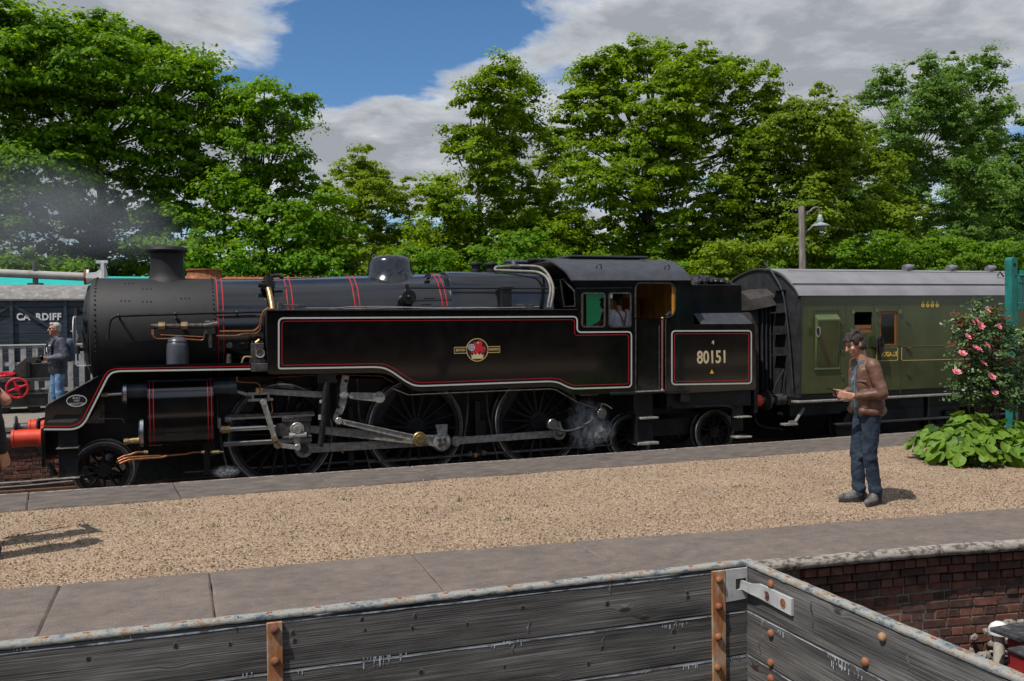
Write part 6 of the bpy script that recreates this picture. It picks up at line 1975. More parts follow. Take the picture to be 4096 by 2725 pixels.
# pale strip exposed under the capping on the far side
def flake_strip():
    mb = MB()
    for a, b in ((-1.30, -1.06), (-1.05, -0.80), (-0.79, -0.60)):
        n = 12
        for i in range(n):
            u, u2 = a + (b - a) * i / n, a + (b - a) * (i + 1) / n
            h, h2 = (0.010 + 0.008 * mnoise.noise(Vector((q * 21, 3, 0))) for q in (u, u2))
            mb.add([(u, 0.012, ZR - 0.004), (u2, 0.012, ZR - 0.004), (u2, 0.012, ZR - 0.006 - h2), (u, 0.012, ZR - 0.006 - h)], [(0, 1, 2, 3)])
    return mb
wag('pale_filler', rot_side(flake_strip()), 'flaked')
def capping(u0, u1, n, rg, mitre=0):
    mb = MB()
    prof = [(-0.004, -0.003), (-0.006, 0.003), (-0.004, 0.011), (0.002, 0.0150), (0.030, 0.0165), (0.036, 0.012), (0.036, -0.003)]
    for i in range(n + 1):
        u = u0 + (u1 - u0) * i / n
        for j, (v, z) in enumerate(prof):
            t = 0.0016 * mnoise.noise(Vector((u * 22, j * 3.1, mitre))) + 0.0016 * mnoise.noise(Vector((u * 4, 1, mitre)))
            mb.v.append((u, v + t, ZR + z + t))
    m_ = len(prof)
    for i in range(n):
        for j in range(m_):
            mb.f.append((i * m_ + j, i * m_ + (j + 1) % m_, (i + 1) * m_ + (j + 1) % m_, (i + 1) * m_ + j))
    mb.f += [tuple(range(m_)), tuple(n * m_ + j for j in range(m_))]
    return mb
cs = wag('capping_strip', rot_side(capping(-5.6, 0.002, 220, rgp)), 'flaked', None, 50)
ce = wag('capping_strip', rot_end(capping(-0.034, 2.4, 110, rgp, 5)), 'flaked', None, 50)
mb = MB()
for k in range(30):
    u = -0.13 - k * 0.147 + rgp.uniform(-0.03, 0.03)
    mb.box(u - 0.009, u + 0.009, 0.010, 0.020, ZR + 0.014, ZR + 0.0185, 0.0015)
wag('cap_screw', rot_side(mb), 'rustbolt', cs)
mb = MB()
for k in range(14):
    u = 0.03 + k * 0.12 + rgp.uniform(-0.02, 0.02)
    mb.box(u - 0.009, u + 0.009, 0.010, 0.020, ZR + 0.014, ZR + 0.0185, 0.0015)
wag('cap_screw', rot_end(mb), 'rustbolt', ce)
def strap(u0, u1, z0, z1, m_):
    return wag('strap', rot_side(MB().box(u0, u1, -0.012, -0.001, z0, z1, 0.002)), m_)
def bolt(side, u, z, r=0.0155, h=0.017, m_='rustbolt', par=None, v0=-0.012):
    mb = MB()
    pr = [(r * 1.0, 0.0), (r, -h * 0.35), (r * 0.86, -h * 0.68), (r * 0.5, -h * 0.93), (0.0, -h)]
    mb.lathe(pr, (0, 0, 0), 'y', 14)
    mb.v = [(u + a, v0 + b, z + c) for a, b, c in mb.v]
    return wag('bolt', rot_side(mb) if side == 0 else rot_end(mb), m_, par, 50)
s1 = strap(-1.925, -1.872, 0.95, 1.628, 'ruststrap')
s2 = strap(-0.170, -0.108, 0.95, 1.632, 'ruststrap')
for z in (1.604, 1.493, 1.385, 1.27):
    bolt(0, -1.898, z, par=s1)
for z in (1.597, 1.487, 1.362, 1.238, 1.12):
    bolt(0, -0.139 - (1.6 - z) * 0.03, z, par=s2)
s3 = strap(-3.9, -3.85, 0.95, 1.628, 'ruststrap')
# corner plate with its slot and the latch bar on the end
pc = wag('corner_plate', rot_side(MB().panel([(-0.106, 1.632), (-0.004, 1.632), (-0.004, 1.505), (-0.106, 1.500)], -0.011, -0.001, [[(-0.060, 1.590), (-0.010, 1.590), (-0.010, 1.545), (-0.060, 1.545)]])), 'palebracket')
lat = MB()
prof_u = [(-0.055, 1.545, 1.582, -0.040), (-0.02, 1.545, 1.583, -0.036), (0.03, 1.545, 1.581, -0.034), (0.07, 1.541, 1.583, -0.030), (0.11, 1.535, 1.592, -0.017), (0.16, 1.530, 1.590, -0.012), (0.24, 1.526, 1.589, -0.012), (0.318, 1.524, 1.589, -0.012)]
for u, z0, z1, v in prof_u:
    lat.v += [(u, v, z0), (u, v, z1), (u, v + 0.011, z1), (u, v + 0.011, z0)]
for i in range(len(prof_u) - 1):
    for j in range(4):
        lat.f.append((i * 4 + j, i * 4 + (j + 1) % 4, i * 4 + 4 + (j + 1) % 4, i * 4 + 4 + j))
k = (len(prof_u) - 1) * 4
lat.f += [(0, 1, 2, 3), (k, k + 1, k + 2, k + 3)]
lt = wag('latch_bar', rot_end(lat), 'palebracket')
for u in (0.158, 0.265):
    mb = MB().lathe([(0.0, -0.003), (0.007, -0.003), (0.008, -0.001), (0.017, -0.0015), (0.018, 0.0)], (0, 0, 0), 'y', 16)
    mb.v = [(u + a, -0.012 + b, 1.556 + c * 1.1) for a, b, c in mb.v]
    wag('latch_hole', rot_end(mb), 'rustbolt', lt, 40)
for u, z in ((0.172, 1.607), (0.171, 1.408), (0.168, 1.291), (0.168, 1.228), (0.80, 1.597), (0.715, 1.483), (0.80, 1.36), (0.80, 1.24)):
    bolt(1, u, z, 0.0165, 0.015, 'rustbolt', None, 0.0)
wag('near_side', rot_side(MB().box(-5.6, 0.06, -2.46, -2.40, 0.90, 1.66)), 'plank')
wag('far_end', rot_side(MB().box(-5.66, -5.6, -2.46, 0.06, 0.90, 1.66)), 'plank')
wag('wagon_floor', rot_side(MB().box(-5.6, 0.0, -2.4, 0.0, 0.86, 0.90)), 'plank')
wag('wagon_frame', rot_side(MB().box(-5.6, 0.0, -2.2, -0.2, 0.55, 0.86)), 'black')
for du in (-1.2, -4.2):
    for dv in (-1.2 - 0.74, -1.2 + 0.74):
        mb = MB().lathe([(0.0, -0.06), (0.42, -0.06), (0.46, -0.03), (0.46, 0.06), (0.0, 0.06)], (0, 0, 0), 'y', 28)
        mb.v = [(du + a, dv + b, 0.46 + c) for a, b, c in mb.v]
        wag('wheel', rot_side(mb), 'black', None, 30)

# red lever box with its white post beside the track, at the right edge
def onb(u): return u
rb = (7.053, -11.326)
px_ = [(6.757, -11.45, 0.403), (6.755, -11.45, 0.054), (6.992, -11.15, 0.228), (7.007, -11.45, 0.194), (6.648, -11.63, 0.289), (7.007, -11.45, 0.083)]
pp_ = px_[0]
Rb = thing('signal_box', 'red lever cabinet with black lids at the right edge below the platform', 'cabinet', (px_[4][0], -11.5, -0.1))
K['redbox'] = mat('dark_red_paint', (0.22, 0.012, 0.012), 0.5, 0, 0.4, 9, 0.15, 30)
K['blacklid'] = ramp_mat('scuffed_black_lid', [(0.3, (0.012, 0.012, 0.013)), (0.55, (0.045, 0.045, 0.048)), (0.72, (0.16, 0.15, 0.14))], 14, 0.7, bump=0.2)
xa_ = px_[4][0]
part('box_body', MB().box(px_[2][0] + 0.14, xa_ + 1.2, -11.62, -11.2, -0.12, px_[2][2] - 0.02).box(xa_ + 0.0, xa_ + 1.1, -12.0, -11.63, -0.12, px_[4][2] - 0.03, 0.01), K['redbox'], Rb)
part('lid', MB().box(px_[2][0], xa_ + 1.3, -11.62, -11.15, px_[2][2] - 0.02, px_[2][2] + 0.015, 0.008), K['blacklid'], Rb)
part('lid', MB().box(xa_ - 0.02, xa_ + 1.2, -12.05, -11.63, px_[4][2] - 0.03, px_[4][2], 0.008), K['blacklid'], Rb)
part('keyhole', MB().cyl((xa_ + 0.12, -12.006, px_[4][2] - 0.2), (xa_ + 0.12, -11.99, px_[4][2] - 0.2), 0.035, n=12), K['dark'], Rb)
part('hinge', MB().box(xa_ + 0.30, xa_ + 0.5, -11.5, -11.44, px_[2][2] + 0.015, px_[2][2] + 0.03), K['dark'], Rb)
Wp = thing('white_post', 'short white post with domed cap behind the red cabinet', 'post', (px_[0][0] + 0.03, -11.1, -0.12))
K['dirtywhite'] = ramp_mat('grubby_white_paint', [(0.3, (0.42, 0.36, 0.28)), (0.55, (0.60, 0.55, 0.48)), (0.7, (0.68, 0.64, 0.58))], 9, 0.7, bump=0.1)
wp = [(7.209, -11.05, 0.225), (7.215, -11.05, -0.153)]
part('shaft', MB().cyl((wp[0][0], -11.05, -0.2), (wp[0][0], -11.05, wp[0][2] - 0.06), 0.042, n=16), K['dirtywhite'], Wp)
part('cap', MB().lathe([(0.042, -0.10), (0.075, -0.095), (0.078, -0.05), (0.06, -0.02), (0.03, 0.0), (0.0, 0.005)], (wp[0][0], -11.05, wp[0][2]), 'z', 20), K['white'], Wp)

# ------------------------------------------------------------------ behind the engine: van, fence, trolley, pipe, sheds
K['vanblue'] = mat('dark_slate_van_paint', (0.028, 0.042, 0.056), 0.5, 0, 0.35, 3, 0.1, 20, stretch=(1, 1, 5))
K['vanroof'] = ramp_mat('mottled_grey_roof', [(0.3, (0.13, 0.125, 0.115)), (0.55, (0.22, 0.21, 0.20)), (0.70, (0.36, 0.35, 0.33))], 7, 0.9, bump=0.1)
YV = 7.5
v0, v1 = (-3.302, 7.5, 3.42), (-0.924, 7.5, 3.455)
Vn = thing('goods_van', 'dark slate goods van lettered CARDIFF with grey roof behind the fence', 'goods van', (v0[0], YV + 1.2, 0))
zt_v = (-1.963, 7.5, 3.447)[2]
nb = 11
zb_v = 1.15
for k in range(nb):
    za = zb_v + (zt_v - zb_v) * k / nb
    part('board', MB().box(v0[0], v1[0], YV, YV + 0.04, za + 0.006, za + (zt_v - zb_v) / nb - 0.004, 0.005), K['vanblue'], Vn, 0)
part('body', MB().box(v0[0], v1[0], YV + 0.035, YV + 2.4, zb_v, zt_v), K['dark'], Vn, 0)
zr_v = (-2.083, 8.5, 3.821)[2]
ra = bez([(YV - 0.08, zt_v - 0.01), (YV + 0.35, zt_v + (zr_v - zt_v) * 0.75), (YV + 1.2, zr_v + 0.02), (YV + 2.05, zt_v + (zr_v - zt_v) * 0.75), (YV + 2.48, zt_v - 0.01)], 0.3, 4)
n = len(ra)
vs = [(x, p.x, p.y + dz) for dz in (0, -0.04) for x in (v0[0] - 0.05, v1[0] + 0.05) for p in ra]
fs = [(j, j + 1, n + j + 1, n + j) for j in range(n - 1)] + [(2 * n + j, 3 * n + j, 3 * n + j + 1, 2 * n + j + 1) for j in range(n - 1)] + [(j, 2 * n + j, 2 * n + j + 1, j + 1) for j in range(n - 1)] + [(n + j, n + j + 1, 3 * n + j + 1, 3 * n + j) for j in range(n - 1)]
fs += [(0, n, 3 * n, 2 * n), (n - 1, 3 * n - 1, 4 * n - 1, 2 * n - 1)]
part('roof', MB().add(vs, fs), K['vanroof'], Vn, 40)
for u in (-55, 27, 151):
    c = (-2.457, 7.5, 2.708) if u == 27 else ((-1.323, 7.5, 2.692) if u == 151 else (-3.185, 7.5, 2.719))
    part('upright', MB().box(c[0] - 0.035, c[0] + 0.035, YV - 0.05, YV - 0.001, zb_v, zt_v - 0.02, 0.006), K['vanblue'], Vn, 0)
for pts in ([(-2.436, 3.306), (-1.619, 2.737)], [(-2.446, 3.296), (-2.96, 2.967)]):
    part('brace', MB().ribbon(pts, 0.065, YV - 0.035, YV - 0.001), K['vanblue'], Vn, 0)
q = (-2.221, 7.5, 3.01)
lettering('CA', 0.225, K['white'], (q[0], YV - 0.012, q[2]), Vn, bold=0.008, sx=0.92)
q = (-1.687, 7.5, 3.005)
lettering('RDIFF', 0.225, K['white'], (q[0], YV - 0.012, q[2]), Vn, bold=0.008, space=1.1, sx=0.88)
q = (-1.523, 7.5, 1.953)
lettering('17  C', 0.24, K['white'], (q[0], YV - 0.012, q[2]), Vn, bold=0.008)
part('solebar', MB().box(v0[0], v1[0], YV - 0.02, YV + 0.1, 0.85, 1.12), K['black'], Vn)
mb = MB()
for x in (v0[0] + 1.0, v1[0] - 1.0):
    mb.cyl((x, YV + 0.5, 0.45), (x, YV + 0.62, 0.45), 0.45, n=24)
part('wheel', mb, K['black'], Vn)
part('handbrake', MB().tube([(-1.211, 7.4, 2.659), (-1.09, 7.4, 2.668), (-1.065, 7.4, 2.533), (-1.144, 7.4, 2.277)], 0.02, 6), K['steel'], Vn)

K['picket'] = ramp_mat('weathered_white_picket', [(0.3, (0.20, 0.19, 0.18)), (0.5, (0.36, 0.35, 0.33)), (0.7, (0.50, 0.49, 0.47))], 9, 0.85, bump=0.2, rand=True)
YF = 6.35
Fn = thing('picket_fence', 'weathered white picket fence along the back of the far platform', 'fence', (-2, YF, ZO))
zf = (-2.011, 6.35, 2.362)[2]
pk = MB().box(-0.055, 0.055, -0.012, 0.012, 0.0, zf - ZO - 0.1, 0.004).mesh('picket', K['picket'], 0)
xk = (-2.543, 6.35, 2.324)[0] - 4 * 0.235
k = 0
while xk + k * 0.235 < (0.416, 6.35, 2.262)[0]:
    link('picket', pk, Fn, (xk + k * 0.235, YF, ZO + 0.1 + 0.0))
    k += 1
fx1 = xk + k * 0.235
for z in (zf - 0.02, zf - 0.42, ZO + 0.35):
    part('rail', MB().box(xk - 0.1, fx1, YF + 0.012, YF + 0.06, z - 0.04, z + 0.04, 0.004), K['picket'], Fn, 0)
link('rail', MB().box(-0.1, fx1 - xk, -0.03, 0.05, -0.012, 0.012).mesh('rail', K['white'], 0), Fn, (xk, YF, zf + 0.01))

# machinery trolley with the red hand wheel on the far platform
Tr = thing('platform_trolley', 'black machinery trolley with red hand wheels on the far platform', 'trolley', (-2.6, 4.6, ZO))
t0, t1 = (-2.702, 4.4, 1.271), (-1.356, 4.4, 1.259)
zt0, zt1 = (-2.004, 4.4, 1.401)[2], (-2.009, 4.4, 1.135)[2]
part('chassis', MB().box(t0[0], t1[0], 4.4, 5.7, zt1, zt0, 0.01), K['black'], Tr)
part('chassis_edge', MB().box(t0[0], t1[0], 4.38, 4.40, zt0 - 0.02, zt0 + 0.012).box(t0[0], t1[0], 4.38, 4.4, zt1 - 0.01, zt1 + 0.015), K['darksteel'], Tr)
part('deck', MB().box(t0[0], (-1.371, 4.6, 1.679)[0], 4.6, 5.6, (-1.79, 4.6, 1.639)[2], (-1.789, 4.6, 1.693)[2]).box(t0[0], t1[0] - 0.4, 4.8, 5.5, zt0, (-1.79, 4.6, 1.639)[2]), K['darksteel'], Tr)
b0, b1 = (-1.748, 4.9, 1.713), (-1.448, 4.9, 1.997)
part('battery_box', MB().box(b0[0], b1[0] + 0.1, 4.9, 5.5, b0[2] - 0.05, b1[2], 0.01).box(b0[0] - 0.08, b0[0], 4.85, 5.5, b0[2], b1[2] + 0.03), K['black'], Tr)
tp = [(-2.165, 5, 1.722), (-1.999, 5, 1.972), (-1.834, 5, 2.114), (-1.63, 5, 2.127), (-1.745, 5, 1.709)]
mb = MB()
n = len(tp)
mb.add([(a, 4.95, c) for a, b, c in tp] + [(a + 0.05, 5.5, c) for a, b, c in tp], [tuple(range(n)), tuple(range(n, 2 * n))[::-1]] + [(j, (j + 1) % n, n + (j + 1) % n, n + j) for j in range(n)])
part('tarpaulin', mb, K['canvas'], Tr, 60)
hw = (-1.902, 4.2, 1.528)
K['redwheel'] = mat('red_hand_wheel_paint', (0.52, 0.012, 0.025), 0.4, 0, 0.1, 8)
def hand_wheel(c, r, tilt=0.0):
    mb = MB().tube([(c[0] + r * math.cos(t * PI / 12), c[1] + tilt * r * math.sin(t * PI / 12), c[2] + (r * math.sin(t * PI / 12)) * (1 - tilt)) for t in range(24)], 0.025, 8, True)
    for k in range(4):
        a = 0.35 + k * PI / 2
        mb.cyl(c, (c[0] + r * math.cos(a), c[1] + tilt * r * math.sin(a), c[2] + r * math.sin(a) * (1 - tilt)), 0.03, 0.018, 8)
    mb.cyl((c[0], c[1] - 0.05, c[2]), (c[0], c[1] + 0.25, c[2]), 0.05, n=12)
    part('hand_wheel', mb, K['redwheel'], Tr)
hand_wheel(hw, 0.195)
h2 = (-2.229, 4.9, 1.783)
hand_wheel((h2[0] - 0.02, 4.9, h2[2]), 0.2, 0.85)
part('trolley_wheel', MB().cyl((t0[0] + 0.5, 4.5, ZO + 0.12), (t0[0] + 0.5, 4.6, ZO + 0.12), 0.12, n=16).cyl((t1[0] - 0.3, 4.5, ZO + 0.12), (t1[0] - 0.3, 4.6, ZO + 0.12), 0.12, n=16), K['black'], Tr)
part('lever', MB().tube([(-1.339, 4.3, 1.132), (-1.334, 4.3, 1.399), (-1.316, 4.3, 1.505), (-1.283, 4.3, 1.531)], 0.025, 6).box(*sorted(((-1.346, 4.3, 1.177)[0], (-1.298, 4.3, 1.174)[0])), 4.28, 4.32, zt1, (-1.316, 4.3, 1.505)[2]), K['lagging'], Tr)

# water crane pipe above the van
YW = 10.6
Pp = thing('water_crane', 'rusty grey water pipe on a post with white bracket end above the van', 'water crane', ((-2.336, 10.6, 3.977)[0], YW, 0))
K['pipegrey'] = ramp_mat('rust_streaked_grey_pipe', [(0.3, (0.20, 0.13, 0.09)), (0.42, (0.34, 0.32, 0.29)), (0.7, (0.45, 0.43, 0.40))], 3, 0.7, bump=0.1)
a, b = (-3.754, 10.6, 4.243), (-1.16, 10.6, 4.128)
part('pipe', MB().cyl(a, b, 0.105, 0.11, 24), K['pipegrey'], Pp)
part('flange', MB().cyl(b, (b[0] + 0.06, b[1], b[2]), 0.21, n=24), K['rust'], Pp)
part('flange_plate', MB().cyl((b[0] + 0.06, b[1], b[2]), (b[0] + 0.12, b[1], b[2]), 0.20, n=24), K['white'], Pp)
s_ = (-2.336, 10.6, 3.977)
part('post', MB().cyl((s_[0], YW, 0.0), (s_[0], YW, s_[2] + 0.55), 0.07, n=12).cyl((s_[0], YW, (-2.337, 10.6, 3.931)[2] - 0.1), (s_[0], YW, (-2.337, 10.6, 3.954)[2]), 0.2, n=12), K['darksteel'], Pp)
e0 = [(-1.065, 10.6, 4.088), (-0.692, 10.6, 4.503), (-0.592, 10.6, 4.09), (-0.734, 10.6, 4.549), (-0.648, 10.6, 4.55)]
part('elbow', MB().tube(bez([(b[0] + 0.12, YW, b[2] - 0.05), (b[0] + 0.35, YW, b[2] - 0.05), (e0[2][0], YW, b[2] - 0.6)], 0.3), [0.13] * 7, 16), K['white'], Pp)
part('white_bracket', MB().panel([(-1.094, 4.217), (-0.848, 4.242), (-0.76, 4.313), (-0.724, 4.526), (-0.626, 4.527), (-0.548, 4.102), (-1.097, 4.076)], YW - 0.3, YW - 0.26).box(e0[1][0] - 0.02, e0[1][0] + 0.05, YW - 0.42, YW - 0.3, e0[2][2] - 0.3, e0[1][2]).box(e0[3][0] - 0.1, e0[4][0] + 0.1, YW - 0.4, YW - 0.2, e0[1][2] - 0.02, e0[1][2] + 0.05), K['white'], Pp)
part('chain', MB().tube([(-1.101, 10.2, 3.847), (-1.094, 10.2, 3.662), (-1.034, 10.2, 3.5), (-1.036, 10.2, 3.384)], 0.025, 6), K['dark'], Pp)

# the long green shed behind the sidings
YS = 11.0
Sh = thing('long_shed', 'long low shed with turquoise roof edge, green walls and cream posts behind the sidings', 'shed', (5, YS, 0))
zs1, zs0 = (-2.185, 11, 4.15)[2], (-2.19, 11, 3.857)[2]
x0s, x1s = (-4.425, 11, 4.103)[0], (18.561, 11, 4.075)[0]
part('wall', MB().box(x0s, x1s, YS + 0.3, YS + 0.5, 0.9, zs0), K['malachite'], Sh)
part('wall_foot', MB().box(x0s, x1s, YS + 0.25, YS + 0.55, -0.4, 0.9), K['brick'] if False else K['mortar'], Sh)
part('roof', MB().box(x0s, x1s, YS, YS + 0.1, zs0 - 0.06, zs0, 0.01).add([(x0s, YS - 0.02, zs0 + 0.03), (x1s, YS - 0.02, zs0 + 0.03), (x1s, YS + 1.2, zs1 + 0.05), (x0s, YS + 1.2, zs1 + 0.05), (x1s, YS + 1.5, zs1 + 0.1), (x0s, YS + 1.5, zs1 + 0.1)], [(0, 1, 2, 3), (3, 2, 4, 5)]), K['tealroof'], Sh, 0)
x = x0s + 0.6
while x < x1s:
    part('post', MB().box(x - 0.11, x + 0.11, YS + 0.1, YS + 0.3, -0.4, zs0), K['cream'], Sh)
    x += 2.35
# rusty boiler waiting on the siding behind
YB = 9.0
Rbx = thing('rusty_boiler', 'rust red scrap boiler with dome standing behind the engine', 'boiler', (3.6, YB, 0))
r0 = (1.436, 9, 4.06)
zt = (1.87, 9, 4.063)[2]
r1 = (4.712, 9, 4.044)
part('barrel', MB().cyl((r0[0] + 0.1, YB, zt - 0.75), (r1[0], YB, zt - 0.75), 0.75, n=32), K['rust'], Rbx)
d_ = (1.861, 9, 4.143)
part('dome', MB().lathe([(0.62, -0.18), (0.48, -0.05), (0.43, 0.05), (0.42, 0.14), (0.46, 0.15), (0.46, 0.19), (0.0, 0.2)], (d_[0], YB, zt), 'z', 24), K['rust'], Rbx)
part('cradle', MB().box(r0[0] + 0.4, r0[0] + 0.8, YB - 0.8, YB + 0.8, 0, zt - 1.2).box(r1[0] - 0.8, r1[0] - 0.4, YB - 0.8, YB + 0.8, 0, zt - 1.2), K['sleeper'], Rbx)
mb = MB()
for k in range(24):
    mb.ball((r0[0] + 0.6 + k * 0.2, YB - 0.12, zt - 0.01), 0.04, 6, 4)
part('rivet_row', mb, K['rust'], Rbx, kind='stuff')

# old lamp on its post behind the coach
Lp = thing('platform_lamp', 'old wooden lamp post with swan neck and pale enamel shade behind the coach', 'lamp post', ((16.659, 3.4, 3.116)[0], 3.4, ZO))
lx, lz = (16.673, 3.4, 5.694)[0], (16.673, 3.4, 5.694)[2]
K['oldpost'] = ramp_mat('weathered_post_wood', [(0.3, (0.13, 0.11, 0.09)), (0.55, (0.24, 0.21, 0.18)), (0.72, (0.34, 0.31, 0.28))], 5, 0.9, stretch=(4, 4, 0.7), bump=0.3)
part('post', MB().cyl((lx + 0.03, 3.4, ZO), (lx, 3.4, lz), 0.10, 0.085, 8), K['oldpost'], Lp)
K['lampgrey'] = mat('pale_enamel', (0.30, 0.36, 0.35), 0.45, 0, 0.2, 10)
nk = [(16.755, 3.4, 5.525), (16.908, 3.4, 5.541), (17.049, 3.4, 5.672), (17.19, 3.4, 5.688), (17.246, 3.4, 5.609), (17.259, 3.4, 5.483)]
part('swan_neck', MB().tube(bez(nk, 0.2), 0.025, 6).tube([(16.777, 3.4, 5.01), (16.96, 3.4, 5.129), (17.101, 3.4, 5.259), (17.215, 3.4, 5.331)], 0.02, 6), K['oldpost'], Lp)
c = (17.263, 3.4, 5.182)
part('shade', MB().lathe([(0.24, 0.0), (0.235, 0.03), (0.17, 0.06), (0.08, 0.09), (0.07, 0.13), (0.085, 0.14), (0.085, 0.19), (0.065, 0.20), (0.055, 0.28), (0.03, 0.31), (0.0, 0.32)], c, 'z', 24), K['lampgrey'], Lp)
part('lamp_glass', MB().lathe([(0.10, 0.06), (0.13, 0.0), (0.10, -0.08), (0.0, -0.10)], c, 'z', 16), K['lagging'], Lp)

# running-in board on the platform: one teal post in view, the framed board beyond it
SY = -6.15
sp = [(13.026, -6.15, 3.584), (13.007, -6.15, 0.819), (12.915, -6.15, 2.871), (13.137, -6.15, 2.87), (13.166, -6.15, 3.288), (13.291, -6.15, 3.268), (13.288, -6.15, 2.836), (13.29, -6.15, 3.102)]
Sg = thing('station_sign', 'teal station sign with round topped post behind the rose bush', 'sign', (sp[1][0], SY, ZP))
pw = (sp[3][0] - sp[2][0]) / 2 * 0.55
sx = (sp[3][0] + sp[2][0]) / 2
def sign_post(x):
    top = sp[0][2]
    out = [(x - pw, ZP - 0.05), (x + pw, ZP - 0.05), (x + pw, top - pw)] + [(x + pw * math.cos(t * PI / 10), top - pw + pw * math.sin(t * PI / 10)) for t in range(1, 10)] + [(x - pw, top - pw)]
    mb = MB().panel(out, SY - pw, SY + pw)
    o = part('post', mb, K['teal'], Sg, 20)
    part('post_hole', MB().cyl((x, SY - pw - 0.003, top - 0.12), (x, SY - pw + 0.01, top - 0.12), 0.03, n=12).cyl((x + 0.02, SY - pw - 0.003, top - 0.3), (x + 0.02, SY - pw + 0.01, top - 0.3), 0.012, n=8), K['dark'], o)
sign_post(sx)
sign_post(sx + 2.9)
zb1, zb0 = sp[4][2], sp[6][2]
part('board_frame', MB().box(sx + pw, sx + 2.9 - pw, SY - 0.08, SY + 0.05, zb1 - 0.10, zb1 + 0.0, 0.01).box(sx + pw, sx + 2.9 - pw, SY - 0.08, SY + 0.05, zb0 - 0.06, zb0 + 0.06, 0.01).box(sx + pw, sx + pw + 0.08, SY - 0.07, SY + 0.05, zb0, zb1 - 0.1), K['teal'], Sg)
K['signblue'] = mat('sign_panel', (0.10, 0.20, 0.22), 0.4, 0, 0.1, 3)
part('sign_panel', MB().box(sx + pw + 0.08, sx + 2.9 - pw, SY - 0.03, SY + 0.03, zb0 + 0.06, zb1 - 0.1), K['signblue'], Sg)
part('board_cap', MB().box(sx + pw + 0.02, sx + 2.9 - pw, SY - 0.10, SY + 0.07, zb1, zb1 + 0.035, 0.008).cyl((sx + pw + 0.12, SY - 0.02, zb1 + 0.03), (sx + pw + 0.12, SY - 0.02, zb1 + 0.10), 0.05, n=10), K['teal'], Sg)

# platform behind the camera; unseen building added to darken the glossy paint's reflections
nearp = sheet('near_platform', (-60, 60), (-40, -15.95), ZO, K['gravel'])
part('platform_core', MB().box(-60, 60, -40, -16.0, -0.4, ZO - 0.02), K['mortar'], nearp, 0)
Sb = thing('unseen_dark_building', 'low brick building with canopy, added unseen behind the camera for dark reflections', 'station', (0, -30, ZO))
part('wall', MB().box(-26, 34, -38, -29.5, ZO, 6.0), K['brick'], Sb)
part('roof', MB().add([(-27, -39, 5.9), (35, -39, 5.9), (35, -33.5, 9.0), (-27, -33.5, 9.0), (-27, -28.5, 5.9), (35, -28.5, 5.9)], [(0, 1, 2, 3), (3, 2, 5, 4), (0, 3, 4), (1, 5, 2)]), K['roofgrey'], Sb, 0)
part('canopy', MB().box(-20, 26, -29.5, -24.5, 4.3, 4.45).box(-20, 26, -24.6, -24.5, 3.9, 4.45), K['teal'], Sb)
for k in range(8):
    part('window', MB().box(-18 + k * 6, -16.6 + k * 6, -29.52, -29.4, 2.0, 3.9), K['dark'], Sb)

# ------------------------------------------------------------------ trees
def leaf_cloud(blobs, seed, leaf=0.12, dens=1.0, flat=0.6, clump=0.45, droop=0.25):
    """leaf quads gathered in clumps over ellipsoidal boughs -> vertices and faces"""
    rg = np.random.default_rng(seed)
    Vs = []
    for (cx, cy, cz, r) in blobs:
        nc = max(5, int(7.5 * r * r / clump ** 2))
        d = rg.normal(size=(nc, 3))
        d /= np.linalg.norm(d, axis=1)[:, None]
        d[:, 2] = d[:, 2] * 0.9 + 0.12
        if r > 0.45:                       # the far side of a bough needs few leaves
            d = d[(d[:, 1] < 0.6) | (rg.random(nc) < 0.55)]
            nc = len(d)
        rad = r * (0.40 + 0.70 * rg.random(nc) ** 0.7)
        cc = np.stack([cx + d[:, 0] * rad, cy + d[:, 1] * rad * 0.85, cz + d[:, 2] * rad * 0.92], 1)
        s = clump * (0.35 + 0.95 * rg.random(nc) ** 1.3)
        n = max(8, int(8.6 * dens * clump ** 2 / leaf ** 2))
        # leaves on the upper, outer skin of every clump
        q = rg.normal(size=(nc, n, 3))
        q /= np.linalg.norm(q, axis=2)[:, :, None]
        q[:, :, 2] = np.abs(q[:, :, 2]) * 1.0 - 0.25
        q = q + d[:, None, :] * 0.35
        rr = s[:, None, None] * (0.35 + 0.85 * rg.random((nc, n, 1)))
        p = cc[:, None, :] + q * rr * np.array([1, 1, flat])
        p[:, :, 2] -= droop * (np.linalg.norm(q[:, :, :2], axis=2) * s[:, None]) ** 2
        nrm = q * 0.6 + d[:, None, :] * 0.35 + np.array([-0.15, -0.20, 0.60]) + rg.normal(size=(nc, n, 3)) * 0.45
        p, nrm = p.reshape(-1, 3), nrm.reshape(-1, 3)
        nrm /= np.linalg.norm(nrm, axis=1)[:, None]
        t = np.cross(nrm, rg.normal(size=nrm.shape))
        t /= np.linalg.norm(t, axis=1)[:, None]
        b = np.cross(nrm, t)
        sz = leaf * (0.55 + 0.75 * rg.random((len(p), 1)))
        Vs.append(np.stack([p - t * sz * 0.5, p + b * sz * 0.33 - t * sz * 0.05, p + t * sz * 0.55, p - b * sz * 0.33 - t * sz * 0.05], 1).reshape(-1, 3))
    V = np.concatenate(Vs)
    F = np.arange(len(V)).reshape(-1, 4)
    return V, F
K['bark'] = ramp_mat('mossy_bark', [(0.3, (0.035, 0.03, 0.025)), (0.55, (0.09, 0.08, 0.065)), (0.7, (0.16, 0.145, 0.12))], 6, 0.95, stretch=(3, 3, 0.6), bump=0.5)
